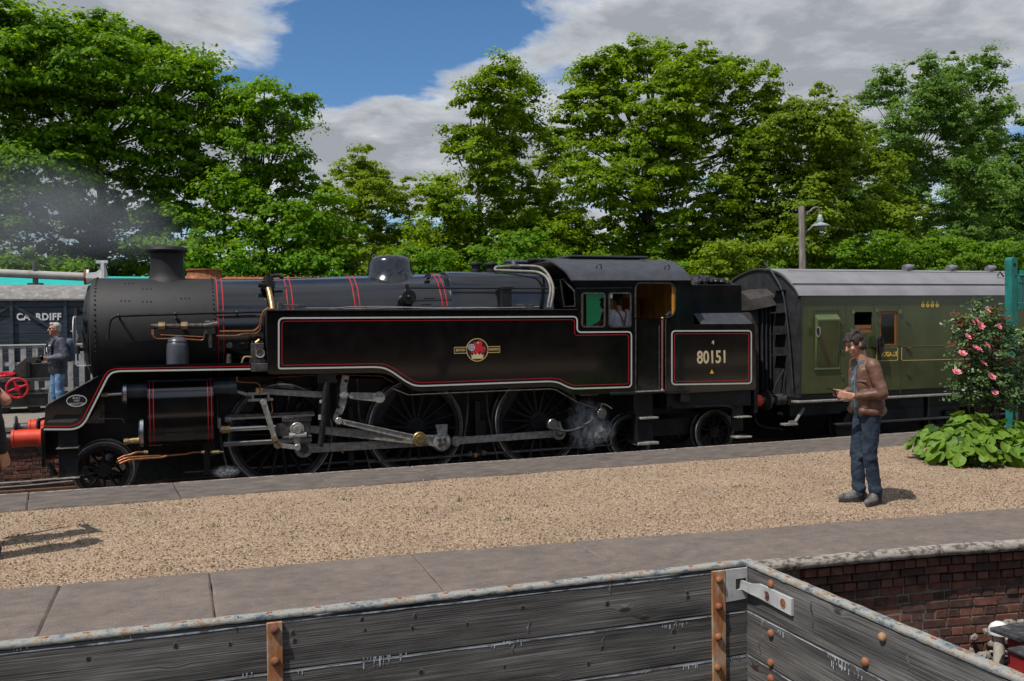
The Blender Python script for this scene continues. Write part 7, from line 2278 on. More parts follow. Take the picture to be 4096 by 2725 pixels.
LEAFS = {
    'hornbeam': leaf_mat('leaf_hornbeam', (0.085, 0.182, 0.011), (0.222, 0.388, 0.018), 0.7),
    'ash': leaf_mat('leaf_ash', (0.085, 0.171, 0.032), (0.214, 0.344, 0.066), 0.7),
    'oak': leaf_mat('leaf_oak', (0.102, 0.186, 0.008), (0.270, 0.400, 0.013), 0.6),
    'maple': leaf_mat('leaf_maple', (0.111, 0.182, 0.014), (0.270, 0.373, 0.031), 0.6),
    'bright': leaf_mat('leaf_bright', (0.137, 0.229, 0.014), (0.311, 0.400, 0.031), 0.6),
    'thorn': leaf_mat('leaf_thorn', (0.085, 0.180, 0.014), (0.200, 0.350, 0.026), 0.8),
}
tree_quads = 0
def tree(name, label, cat, kind, Yd, blobs_px, base, seed, leaf=0.12, dens=1.0, flat=0.6, clump=0.45, trunk_r=0.25, group=None, fill=()):
    """blobs_px: (x, y, z, r) boughs in metres; base: foot of the trunk"""
    global tree_quads
    t = thing(name, label, cat, base, group)
    V, F = leaf_cloud(list(blobs_px), seed, leaf, dens, flat, clump)
    tree_quads += len(F)
    me = raw_mesh('crown', V, F, LEAFS[kind])
    o = link('crown', me, t)
    tag(o, kind='stuff')
    rg = random.Random(seed)
    mb = MB()
    bx, by, bz = base
    by += 1.1
    top = max(b[2] for b in blobs_px)
    cxm = sum(b[0] * b[3] for b in blobs_px) / sum(b[3] for b in blobs_px)
    cym = by
    fork = Vector((bx + (cxm - bx) * 0.4, by + (cym - by) * 0.4, bz + (top - bz) * 0.42))
    crown = Vector((cxm, cym, bz + (top - bz) * 0.72))
    mb.tube([(bx, by, bz - 0.3), (bx + rg.gauss(0, 0.1), by, bz + (fork.z - bz) * 0.5), fork, (fork + crown) / 2 + Vector((rg.gauss(0, 0.15), 0, 0)), crown], [trunk_r * 1.3, trunk_r, trunk_r * 0.8, trunk_r * 0.5, trunk_r * 0.25], 9)
    for b in blobs_px:
        e = Vector((b[0], b[1], b[2] + b[3] * 0.3))
        s = fork.lerp(crown, max(0.0, min(0.9, (b[2] - fork.z) / max(0.5, crown.z - fork.z) - 0.25)))
        md = s.lerp(e, 0.5) + Vector((rg.gauss(0, 0.15), rg.gauss(0, 0.15), -0.15 * (e - s).length * 0.3))
        mb.tube([s, md, e], [trunk_r * 0.17, trunk_r * 0.10, trunk_r * 0.03], 6)
        for j in range(1):
            e2 = e + Vector((rg.gauss(0, 1), rg.gauss(0, 1), rg.gauss(0.2, 0.8))) * b[3] * 0.28
            mb.tube([md, md.lerp(e2, 0.55) + Vector((0, 0, 0.05)), e2], [trunk_r * 0.13, trunk_r * 0.08, trunk_r * 0.025], 5)
    part('trunk', mb, K['bark'], t, 60)
    return t
def jy(bl, seed, amt=1.6):
    rg = random.Random(seed)
    return [(x, y + rg.uniform(-amt, amt), z, r) for x, y, z, r in bl]
tree('hornbeam_tree', 'tall broad dark green tree filling the top left corner above the van', 'tree', 'hornbeam', 17, jy([(-4.5, 17, 11.83, 1.54), (-3.62, 17, 12.47, 0.64), (-3.24, 17, 12.65, 0.43), (-3.75, 17, 12.6, 0.42), (-1.56, 17, 12.82, 0.46), (-0.9, 17, 12.82, 0.58), (-0.23, 17, 12.88, 0.53), (0.03, 17, 12.54, 0.59), (-2.23, 17, 12.33, 0.65), (-2.75, 17, 11.99, 0.71), (1.27, 17, 12.14, 0.39), (0.72, 17, 12.32, 0.37), (1.83, 17, 12.12, 0.3), (-3.53, 17, 11.08, 1.7), (-3.63, 17, 12.19, 0.85), (-2.64, 17, 11.01, 1.29), (-1.71, 17, 11.95, 0.87), (-1.05, 17, 12.15, 1.02), (-0.25, 17, 12.08, 0.73), (-1.47, 17, 10.81, 1.59), (-0.13, 17, 11.07, 1.32), (0.3, 17, 11.98, 0.59), (0.84, 17, 11.44, 0.82), (1.54, 17, 11.65, 0.45), (1.24, 17, 10.58, 1.2), (2.4, 17, 11.87, 0.39), (1.96, 17, 11.08, 0.53), (2.53, 17, 11.13, 0.53), (2.08, 17, 10.04, 1.06), (-3.31, 17, 9.26, 1.7), (-1.77, 17, 9.21, 1.59), (-0.16, 17, 9.3, 1.62), (1.21, 17, 8.79, 1.35), (2.35, 17, 9.0, 1.06), (-4.09, 17, 7.81, 1.55), (-2.71, 17, 7.44, 1.57), (-1.14, 17, 7.5, 1.75), (0.48, 17, 7.27, 1.48), (1.89, 17, 7.32, 1.36), (-3.88, 17, 5.84, 1.41), (-2.23, 17, 5.74, 1.44), (-0.5, 17, 5.62, 1.47), (1.15, 17, 5.65, 1.35), (-5.05, 17, 9.15, 1.67), (-5.22, 17, 6.65, 1.67), (-3.41, 17, 4.43, 1.14), (-1.6, 17, 4.3, 1.16), (0.15, 17, 4.31, 1.18)], 1), (-1.38, 17, -0.3), 1, leaf=0.158, flat=0.68, clump=0.6, trunk_r=0.3)
tree('hornbeam_tree', 'dense layered green tree sloping down right of the tall corner tree', 'tree', 'hornbeam', 15, jy([(3.33, 15, 10.69, 0.23), (3.6, 15, 10.35, 0.35), (5.08, 15, 9.92, 0.29), (3.95, 15, 10.38, 0.29), (3.39, 15, 10.12, 0.58), (4.52, 15, 10.2, 0.26), (3.4, 15, 10.48, 0.32), (3.81, 15, 10.15, 0.51), (3.38, 15, 9.55, 0.86), (4.22, 15, 9.31, 0.73), (5.08, 15, 9.51, 0.38), (4.65, 15, 9.92, 0.35), (3.92, 15, 8.28, 1.02), (4.77, 15, 8.32, 0.81), (5.34, 15, 7.76, 0.59), (3.07, 15, 7.81, 0.86), (4.18, 15, 7.13, 1.17), (5.32, 15, 6.88, 0.81), (3.18, 15, 6.23, 1.01), (2.51, 15, 7.07, 0.71), (4.73, 15, 5.83, 1.03), (5.9, 15, 6.75, 0.45), (5.74, 15, 5.86, 0.82), (3.58, 15, 5.09, 1.01), (2.21, 15, 5.35, 1.0), (4.99, 15, 4.66, 0.88), (1.79, 15, 4.35, 0.85), (3.15, 15, 4.22, 0.86), (6.18, 15, 5.57, 0.67), (5.87, 15, 4.67, 0.74), (5.29, 15, 5.26, 0.74), (4.16, 15, 6.11, 0.87)], 2), (4.12, 15, -0.3), 2, leaf=0.155, flat=0.66, clump=0.55, trunk_r=0.22)
tree('ash_sapling', 'slender pale green tree low in the gap of sky between the two big groups', 'tree', 'bright', 26, jy([(9.34, 26, 10.88, 0.33), (9.64, 26, 10.18, 0.57), (8.82, 26, 9.84, 0.91), (9.83, 26, 9.48, 0.82), (10.46, 26, 9.71, 0.57), (8.6, 26, 8.62, 1.11), (9.81, 26, 8.26, 1.12), (11.07, 26, 9.12, 0.62), (11.71, 26, 9.14, 0.5), (11.27, 26, 8.3, 0.74), (10.62, 26, 7.05, 1.13), (9.18, 26, 6.82, 1.22), (8.17, 26, 7.2, 1.01), (12.12, 26, 8.54, 0.37), (11.46, 26, 6.66, 0.93), (9.97, 26, 5.4, 1.02), (8.34, 26, 5.39, 1.01), (12.32, 26, 7.5, 0.73), (12.08, 26, 6.04, 0.94), (11.22, 26, 5.21, 0.93), (12.74, 26, 6.68, 0.84)], 3), (10.27, 26, -0.3), 3, leaf=0.15, flat=0.6, clump=0.4, trunk_r=0.12, dens=1.2)
tree('oak_tree', 'narrower open oak left of the great oak in the middle', 'tree', 'oak', 19, jy([(13.7, 19, 12.86, 0.63), (13.12, 19, 12.1, 0.8), (14.46, 19, 12.56, 0.54), (12.36, 19, 11.52, 0.71), (12.65, 19, 12.15, 0.44), (13.86, 19, 11.26, 0.9), (15.43, 19, 12.64, 0.69), (15.12, 19, 11.71, 0.73), (15.6, 19, 11.11, 0.55), (12.72, 19, 10.48, 0.71), (13.84, 19, 9.92, 0.99), (11.61, 19, 10.41, 0.49), (11.42, 19, 9.79, 0.42), (12.15, 19, 9.39, 0.62), (13.25, 19, 8.56, 1.07), (14.81, 19, 10.06, 0.72), (11.94, 19, 8.15, 0.79), (11.04, 19, 8.46, 0.45), (14.59, 19, 8.43, 0.9), (10.75, 19, 7.58, 0.45), (11.56, 19, 7.08, 0.88), (13.04, 19, 6.77, 1.16), (14.76, 19, 6.99, 1.0), (10.64, 19, 6.36, 0.7), (12.09, 19, 5.51, 1.06), (14.35, 19, 5.36, 1.08), (10.8, 19, 5.14, 0.87), (15.76, 19, 8.3, 0.73), (15.54, 19, 7.2, 0.91), (15.73, 19, 6.11, 0.91), (13.01, 19, 4.63, 0.98), (11.02, 19, 7.24, 0.7), (10.09, 19, 5.31, 0.78), (15.31, 19, 4.82, 0.91), (11.34, 19, 4.45, 0.79)], 4), (13.24, 19, -0.3), 4, leaf=0.15, flat=0.7, clump=0.45, trunk_r=0.2, dens=1.3)
tree('oak_tree', 'great spreading bright green oak above the cab', 'tree', 'oak', 18, jy([(20.03, 18, 14.22, 0.83), (18.78, 18, 13.74, 0.82), (21.29, 18, 14.15, 0.84), (18.17, 18, 13.14, 0.82), (17.77, 18, 13.47, 0.36), (19.39, 18, 13.06, 1.29), (21.28, 18, 13.03, 1.31), (22.35, 18, 12.93, 0.85), (17.16, 18, 12.34, 0.54), (18.35, 18, 11.71, 1.28), (16.94, 18, 11.25, 0.81), (20.2, 18, 11.47, 1.58), (22.34, 18, 11.61, 1.32), (23.67, 18, 12.65, 0.96), (24.58, 18, 13.77, 0.62), (24.13, 18, 14.12, 0.35), (24.79, 18, 12.73, 0.87), (24.32, 18, 11.36, 1.15), (25.7, 18, 11.83, 0.58), (16.54, 18, 10.15, 0.81), (18.12, 18, 9.88, 1.37), (20.18, 18, 9.62, 1.58), (22.31, 18, 9.72, 1.51), (24.3, 18, 9.63, 1.15), (25.68, 18, 10.48, 0.54), (16.52, 18, 8.72, 0.9), (18.1, 18, 8.06, 1.37), (20.15, 18, 7.58, 1.58), (22.29, 18, 7.65, 1.61), (24.28, 18, 7.71, 1.35), (16.88, 18, 6.76, 1.08), (18.89, 18, 6.07, 1.47), (21.4, 18, 5.93, 1.5), (23.81, 18, 5.98, 1.53), (25.65, 18, 8.15, 0.78), (17.06, 18, 5.14, 1.08), (19.9, 18, 4.61, 1.11), (25.44, 18, 9.49, 0.87), (15.52, 18, 6.72, 0.8), (15.88, 18, 5.31, 0.89), (22.47, 18, 4.82, 1.33), (25.91, 18, 10.68, 0.58), (26.34, 18, 7.0, 0.88), (17.85, 18, 4.42, 1.09)], 5), (20.87, 18, -0.3), 5, leaf=0.17, flat=0.62, clump=0.5, trunk_r=0.4, dens=1.35)
tree('maple_tree', 'yellow green bushy tree between the great oak and the lamp post', 'tree', 'maple', 15.5, jy([(25.21, 15.5, 11.25, 0.82), (26.32, 15.5, 11.88, 0.74), (27.0, 15.5, 12.48, 0.37), (24.76, 15.5, 10.14, 1.09), (26.31, 15.5, 10.41, 1.11), (27.67, 15.5, 11.05, 0.93), (28.82, 15.5, 10.55, 0.94), (25.18, 15.5, 8.7, 1.19), (26.96, 15.5, 8.78, 1.3), (28.57, 15.5, 9.04, 1.13), (29.99, 15.5, 9.1, 0.76), (24.51, 15.5, 7.22, 1.09), (26.27, 15.5, 6.91, 1.29), (28.09, 15.5, 7.15, 1.31), (29.97, 15.5, 7.39, 1.14), (30.94, 15.5, 8.0, 0.67), (24.93, 15.5, 5.6, 1.09), (26.93, 15.5, 5.26, 1.21), (29.01, 15.5, 5.47, 1.23), (30.92, 15.5, 6.07, 0.96), (23.85, 15.5, 5.94, 0.99), (24.31, 15.5, 8.48, 0.72), (23.63, 15.5, 4.86, 0.99), (26.02, 15.5, 4.33, 1.11), (25.61, 15.5, 7.07, 1.1), (25.19, 15.5, 9.8, 1.1), (26.75, 15.5, 9.7, 1.2), (28.12, 15.5, 9.95, 1.12), (26.31, 15.5, 10.96, 0.92), (24.99, 15.5, 10.69, 0.82), (27.64, 15.5, 8.44, 1.12), (25.83, 15.5, 7.82, 1.1), (29.53, 15.5, 10.41, 0.66), (29.76, 15.5, 9.66, 0.86), (30.69, 15.5, 7.03, 0.96), (27.37, 15.5, 4.33, 1.12), (29.71, 15.5, 4.53, 1.14)], 6), (27.08, 15.5, -0.3), 6, leaf=0.16, flat=0.6, clump=0.42, trunk_r=0.2, dens=1.05)
tree('ash_tree', 'tall feathery grey green ash on the right with bare twigs', 'tree', 'ash', 19, jy([(33.73, 19, 14.49, 0.55), (35.08, 19, 14.81, 0.6), (34.53, 19, 13.92, 0.96), (35.89, 19, 13.81, 1.08), (33.19, 19, 13.39, 0.59), (37.58, 19, 15.24, 0.66), (38.58, 19, 15.54, 0.57), (39.59, 19, 15.3, 0.62), (39.0, 19, 14.48, 0.88), (37.29, 19, 13.91, 0.98), (33.98, 19, 12.39, 1.17), (36.16, 19, 12.32, 1.3), (38.13, 19, 12.66, 1.1), (39.87, 19, 13.99, 0.53), (39.57, 19, 12.98, 0.67), (33.43, 19, 11.09, 0.95), (35.31, 19, 10.55, 1.29), (37.54, 19, 10.66, 1.31), (39.27, 19, 11.41, 0.89), (34.21, 19, 9.01, 1.17), (36.4, 19, 8.87, 1.3), (38.67, 19, 9.18, 1.21), (35.01, 19, 7.11, 1.29), (37.51, 19, 6.95, 1.42), (33.15, 19, 9.81, 0.63), (34.45, 19, 5.6, 1.18), (38.07, 19, 5.42, 1.21), (33.14, 19, 8.12, 1.06), (36.09, 19, 4.75, 1.3), (32.86, 19, 6.43, 1.06), (39.54, 19, 8.33, 1.11), (39.86, 19, 11.67, 1.0), (39.82, 19, 6.55, 1.11), (36.97, 19, 9.98, 1.09), (35.34, 19, 13.12, 0.86)], 7), (36.51, 19, -0.3), 7, leaf=0.145, flat=0.8, clump=0.42, trunk_r=0.2, dens=1.1)
tree('ash_tree', 'shorter grey green ash cut off by the right edge of the picture', 'tree', 'ash', 23, jy([(45.23, 23, 14.48, 0.75), (46.56, 23, 14.57, 0.88), (47.57, 23, 13.88, 1.14), (45.55, 23, 13.01, 1.25), (49.29, 23, 13.74, 1.54), (47.56, 23, 11.86, 1.52), (45.2, 23, 11.0, 1.25), (49.98, 23, 11.21, 1.8), (46.86, 23, 9.56, 1.77), (44.85, 23, 8.5, 1.37), (49.26, 23, 8.63, 1.79), (46.51, 23, 6.79, 1.64), (44.18, 23, 6.25, 1.36), (49.25, 23, 6.07, 1.67), (51.03, 23, 9.45, 1.81), (45.53, 23, 10.02, 1.5), (47.88, 23, 8.08, 1.78), (45.83, 23, 5.52, 1.76), (43.54, 23, 7.97, 1.23), (44.21, 23, 9.72, 1.12), (46.2, 23, 11.54, 1.51), (43.85, 23, 6.0, 1.48), (45.84, 23, 7.03, 1.75), (48.58, 23, 9.88, 1.79)], 8), (46.91, 23, -0.3), 8, leaf=0.15, flat=0.75, clump=0.42, trunk_r=0.2, dens=1.05)
tree('background_tree', 'half hidden green tree filling the space between the two oaks', 'tree', 'maple', 26, jy([(19.04, 26, 11.83, 0.66), (18.67, 26, 10.5, 0.98), (19.13, 26, 9.21, 1.21), (18.16, 26, 7.65, 1.31), (19.58, 26, 7.25, 1.32), (17.43, 26, 6.12, 1.3), (19.79, 26, 5.71, 1.33), (14.27, 26, 6.71, 1.27), (12.51, 26, 5.84, 1.15), (15.59, 26, 5.66, 1.28)], 51), (17.37, 26, -0.3), 51, leaf=0.2, flat=0.65, clump=0.5, trunk_r=0.2)
tree('background_tree', 'half hidden darker tree behind the lamp post', 'tree', 'ash', 27, jy([(39.76, 27, 13.97, 1.16), (40.4, 27, 12.46, 1.43), (38.78, 27, 11.86, 1.54), (40.7, 27, 10.4, 1.56), (38.44, 27, 9.55, 1.54), (40.35, 27, 8.06, 1.69), (37.79, 27, 7.24, 1.53), (41.32, 27, 6.26, 1.57), (35.61, 27, 6.19, 1.51), (32.62, 27, 6.15, 1.48), (30.89, 27, 7.11, 1.46)], 52), (37.91, 27, -0.3), 52, leaf=0.2, flat=0.65, clump=0.5, trunk_r=0.2)
tree('background_tree', 'half hidden grey green tree at the far right behind the ash trees', 'tree', 'ash', 28, jy([(50.44, 28, 14.56, 1.12), (50.05, 28, 12.58, 1.54), (51.91, 28, 11.54, 1.7), (49.3, 28, 10.32, 1.67), (53.81, 28, 9.91, 2.0), (51.14, 28, 8.42, 1.97), (47.83, 28, 8.07, 1.66), (45.69, 28, 6.93, 1.64), (49.27, 28, 6.15, 1.81), (53.4, 28, 6.48, 2.0), (44.31, 28, 9.07, 1.35)], 53), (49.98, 28, -0.3), 53, leaf=0.2, flat=0.65, clump=0.5, trunk_r=0.2)
tree('shrub', 'bright green shrub behind the boiler left of the dome', 'shrub', 'thorn', 13, jy([(4.21, 13, 4.56, 0.36), (4.88, 13, 4.73, 0.47), (5.63, 13, 4.52, 0.42), (4.47, 13, 4.26, 0.41), (5.28, 13, 4.19, 0.42), (4.21, 13, 3.91, 0.36), (4.88, 13, 3.88, 0.47), (5.63, 13, 3.76, 0.42), (4.47, 13, 3.52, 0.41), (5.28, 13, 3.43, 0.42)], 30, 0.5), (4.89, 13, -0.3), 30, leaf=0.135, flat=0.65, clump=0.36, trunk_r=0.07, group='shrubs along the line behind the train')
tree('shrub', 'pale leafy shrub behind the dome', 'shrub', 'bright', 14, jy([(6.44, 14, 5.19, 0.58), (7.17, 14, 4.91, 0.66), (6.14, 14, 4.61, 0.58), (7.91, 14, 4.92, 0.59), (7.01, 14, 4.33, 0.58), (6.44, 14, 4.15, 0.58), (7.17, 14, 3.72, 0.66), (6.14, 14, 3.57, 0.58), (7.91, 14, 3.86, 0.59), (7.01, 14, 3.29, 0.58)], 31, 0.5), (6.93, 14, -0.3), 31, leaf=0.135, flat=0.65, clump=0.36, trunk_r=0.07, group='shrubs along the line behind the train')
tree('shrub', 'low spreading shrub right of the dome', 'shrub', 'thorn', 13.5, jy([(8.69, 13.5, 4.89, 0.5), (9.45, 13.5, 4.73, 0.5), (8.53, 13.5, 4.45, 0.44), (10.29, 13.5, 4.59, 0.48), (8.69, 13.5, 3.99, 0.5), (9.45, 13.5, 3.83, 0.5), (8.53, 13.5, 3.66, 0.44), (10.29, 13.5, 3.73, 0.48)], 32, 0.5), (9.24, 13.5, -0.3), 32, leaf=0.135, flat=0.65, clump=0.36, trunk_r=0.07, group='shrubs along the line behind the train')
tree('shrub', 'yellow green shrub behind the safety valves with bare twigs on top', 'shrub', 'thorn', 13, jy([(11.63, 13, 5.34, 0.6), (12.6, 13, 5.51, 0.6), (13.41, 13, 5.07, 0.61), (12.1, 13, 4.75, 0.68), (11.0, 13, 4.89, 0.52), (14.07, 13, 4.77, 0.54), (11.63, 13, 4.26, 0.6), (12.6, 13, 4.43, 0.6), (13.41, 13, 3.97, 0.61), (12.1, 13, 3.53, 0.68), (11.0, 13, 3.95, 0.52), (14.07, 13, 3.8, 0.54)], 33, 0.5), (12.47, 13, -0.3), 33, leaf=0.135, flat=0.65, clump=0.36, trunk_r=0.07, group='shrubs along the line behind the train')
tree('shrub', 'round light green bush behind the coal bunker', 'shrub', 'bright', 12.5, jy([(19.99, 12.5, 5.12, 0.51), (20.94, 12.5, 5.21, 0.57), (20.55, 12.5, 4.72, 0.65), (19.8, 12.5, 4.55, 0.48), (21.32, 12.5, 4.57, 0.49), (19.99, 12.5, 4.2, 0.51), (20.94, 12.5, 4.18, 0.57), (20.55, 12.5, 3.55, 0.65), (19.8, 12.5, 3.69, 0.48), (21.32, 12.5, 3.69, 0.49)], 34, 0.5), (20.52, 12.5, -0.3), 34, leaf=0.135, flat=0.65, clump=0.36, trunk_r=0.07, group='shrubs along the line behind the train')
tree('shrub', 'dark thorn bush right behind the cab roof', 'shrub', 'thorn', 14, jy([(15.91, 14, 4.7, 0.58), (17.17, 14, 4.58, 0.52), (18.47, 14, 4.8, 0.59), (19.6, 14, 4.56, 0.5), (15.91, 14, 3.66, 0.58), (17.17, 14, 3.64, 0.52), (18.47, 14, 3.74, 0.59), (19.6, 14, 3.66, 0.5)], 35, 0.5), (17.79, 14, -0.3), 35, leaf=0.135, flat=0.65, clump=0.36, trunk_r=0.07, group='shrubs along the line behind the train')
tree('shrub', 'bramble bank left of the lamp post', 'shrub', 'thorn', 14, jy([(23.8, 14, 4.56, 0.56), (24.64, 14, 4.81, 0.6), (25.82, 14, 4.6, 0.53), (23.8, 14, 3.55, 0.56), (24.64, 14, 3.73, 0.6), (25.82, 14, 3.65, 0.53)], 36, 0.5), (24.75, 14, -0.3), 36, leaf=0.135, flat=0.65, clump=0.36, trunk_r=0.07, group='shrubs along the line behind the train')
tree('shrub', 'yellow green bush right of the lamp post', 'shrub', 'thorn', 13, jy([(26.61, 13, 5.25, 0.7), (27.7, 13, 5.61, 0.7), (28.81, 13, 5.28, 0.8), (27.47, 13, 4.73, 0.79), (26.61, 13, 3.99, 0.7), (27.7, 13, 4.35, 0.7), (28.81, 13, 3.84, 0.8), (27.47, 13, 3.31, 0.79)], 37, 0.5), (27.65, 13, -0.3), 37, leaf=0.135, flat=0.65, clump=0.36, trunk_r=0.07, group='shrubs along the line behind the train')
tree('shrub', 'mid green bush above the coach ventilators', 'shrub', 'thorn', 13.5, jy([(30.44, 13.5, 5.34, 0.82), (31.86, 13.5, 5.54, 0.83), (33.31, 13.5, 5.38, 0.84), (31.37, 13.5, 4.8, 0.83), (30.44, 13.5, 3.86, 0.82), (31.86, 13.5, 4.05, 0.83), (33.31, 13.5, 3.87, 0.84), (31.37, 13.5, 3.31, 0.83)], 38, 0.5), (31.75, 13.5, -0.3), 38, leaf=0.135, flat=0.65, clump=0.36, trunk_r=0.07, group='shrubs along the line behind the train')
tree('shrub', 'thorn bush beside the teal sign post', 'shrub', 'thorn', 13, jy([(34.0, 13, 5.16, 0.75), (35.25, 13, 5.37, 0.85), (36.79, 13, 5.2, 0.86), (34.0, 13, 3.81, 0.75), (35.25, 13, 3.84, 0.85), (36.79, 13, 3.65, 0.86)], 39, 0.5), (35.35, 13, -0.3), 39, leaf=0.135, flat=0.65, clump=0.36, trunk_r=0.07, group='shrubs along the line behind the train')
tree('shrub', 'sunlit shrub in front of the tall corner tree under the smoke', 'shrub', 'thorn', 13.5, jy([(-2.93, 13.5, 4.76, 0.41), (-2.25, 13.5, 4.53, 0.44), (-3.38, 13.5, 4.43, 0.43), (-1.43, 13.5, 4.36, 0.36), (-2.93, 13.5, 4.02, 0.41), (-2.25, 13.5, 3.74, 0.44), (-3.38, 13.5, 3.66, 0.43), (-1.43, 13.5, 3.71, 0.36)], 40, 0.5), (-2.50, 13.5, -0.3), 40, leaf=0.135, flat=0.65, clump=0.36, trunk_r=0.07, group='shrubs along the line behind the train')
tree('shrub', 'leafy shrub right of the chimney', 'shrub', 'hornbeam', 13, jy([(1.63, 13, 4.91, 0.48), (2.38, 13, 4.62, 0.46), (2.97, 13, 4.9, 0.46), (3.68, 13, 4.55, 0.44), (1.87, 13, 4.38, 0.45), (1.63, 13, 4.05, 0.48), (2.38, 13, 3.79, 0.46), (2.97, 13, 4.07, 0.46), (3.68, 13, 3.76, 0.44), (1.87, 13, 3.57, 0.45)], 41, 0.5), (2.51, 13, -0.3), 41, leaf=0.135, flat=0.65, clump=0.36, trunk_r=0.07, group='shrubs along the line behind the train')
# far dark wood closing every gap under the crowns
V, F = leaf_cloud([(x, 34 + (k % 3) * 3, z, 2.6) for k, x in enumerate([-26 + i * 2.6 for i in range(36)]) for z in ((0.5, 3.6) if x < 18 else (0.5, 3.6, 6.6))] , 99, 0.5, 0.45, 0.6, 0.9)
tree_quads += len(F)
o = link('far_wood', raw_mesh('far_wood', V, F, LEAFS['hornbeam']))
tag(o, kind='stuff')

# ------------------------------------------------------------------ plants on the platform
K['berg'] = [leaf_mat('bergenia_leaf_bright', (0.085, 0.175, 0.014), (0.175, 0.285, 0.035), 5, 0.25, 0.5, 0.22),
             leaf_mat('bergenia_leaf_mid', (0.065, 0.140, 0.014), (0.130, 0.225, 0.030), 5, 0.25, 0.5, 0.22),
             leaf_mat('bergenia_leaf_dark', (0.022, 0.06, 0.010), (0.05, 0.11, 0.02), 5, 0.25, 0.5, 0.22)]
def round_leaf(seed, m_):
    rg = random.Random(seed)
    n, rings = 14, 3
    vs = [(0, 0.42, 0)]
    for k in range(1, rings + 1):
        f_ = k / rings
        for j in range(n):
            a = 2 * PI * j / n
            r = 0.5 * (1 + 0.06 * math.sin(3 * a + seed) + rg.uniform(-0.03, 0.03))
            x, y = r * math.cos(a) * 0.92 * f_, 0.42 + r * math.sin(a) * 1.05 * f_
            z = 0.20 * f_ * f_ * (0.5 + 0.5 * math.cos(2 * a + seed)) - 0.10 * f_ + 0.03 * math.sin(4 * a) * f_ + 0.16 * abs(math.cos(a)) * f_ * (0.6 if seed % 2 else -0.4)
            vs.append((x, y, z))
    fs = [(0, 1 + j, 1 + (j + 1) % n) for j in range(n)]
    for k in range(rings - 1):
        for j in range(n):
            a, b = 1 + k * n + j, 1 + k * n + (j + 1) % n
            fs.append((a, a + n, b + n, b))
    # stalk
    mb = MB().add(vs, fs)
    mb.tube([(0, -0.12, -0.10), (0, 0.0, 0.0), (0, 0.42, -0.01), (0, 0.85, 0.0)], [0.03, 0.022, 0.016, 0.006], 4)
    me = bpy.data.meshes.new('leaf')
    me.from_pydata(mb.v, [], mb.f)
    me.materials.append(m_)
    me.polygons.foreach_set('use_smooth', [True] * len(me.polygons))
    return me
lm = [[round_leaf(s, K['berg'][m_]) for s in range(4)] for m_ in range(3)]
def bergenia(label, spots, seed, n):
    rg = random.Random(seed)
    cx_ = sum(s[0] for s in spots) / len(spots)
    cy_ = sum(s[1] for s in spots) / len(spots)
    t = thing('bergenia_plant', label, 'plant', (cx_, cy_, ZP))
    for k in range(n):
        sx_, sy_, r, h = spots[k % len(spots)]
        a = rg.uniform(0, 2 * PI)
        q = rg.random() ** 0.6
        x, y = sx_ + math.cos(a) * r * q, sy_ + math.sin(a) * r * q
        z = ZP + 0.05 + h * math.sqrt(max(0.0, 1 - q * q)) * rg.uniform(0.72, 1.05)
        tilt = 0.25 + 0.85 * q + rg.gauss(0, 0.18)
        me = lm[min(2, int(abs(rg.gauss(0, 0.9))))][rg.randrange(4)]
        o = link('leaf', me, t, (x, y, z), (-tilt * 1.0, rg.gauss(0, 0.2), a - PI / 2 + rg.gauss(0, 0.35)))
        s = rg.uniform(0.12, 0.205)
        o.scale = (s, s, s)
    return t
bergenia('big clump of round glossy green leaves nearest the standing young person', [(10.72, -7.40, 0.36, 0.44), (11.1, -7.15, 0.40, 0.54), (10.90, -7.70, 0.36, 0.40), (10.62, -7.02, 0.32, 0.40), (10.50, -7.42, 0.34, 0.36), (10.58, -7.72, 0.30, 0.28)], 3, 295)
bergenia('clump of round glossy leaves cut off by the right edge', [(11.3, -7.55, 0.36, 0.46), (11.25, -8.02, 0.30, 0.30), (11.7, -7.75, 0.36, 0.44), (12.1, -7.55, 0.36, 0.48), (11.2, -7.95, 0.30, 0.30), (12.2, -8.2, 0.36, 0.38)], 4, 290)
mb = MB()
rg = random.Random(9)
for (x, y) in [(10.526, -7.538), (10.508, -7.691), (10.972, -7.993), (11.139, -7.913), (11.348, -7.768), (10.561, -7.874)]:
    mb.ball((x, y, ZP + 0.02), rg.uniform(0.02, 0.045), 7, 5, (1.2, 0.9, 0.7))
o = part('border_stone', mb, K['lagging'], plat, 60)

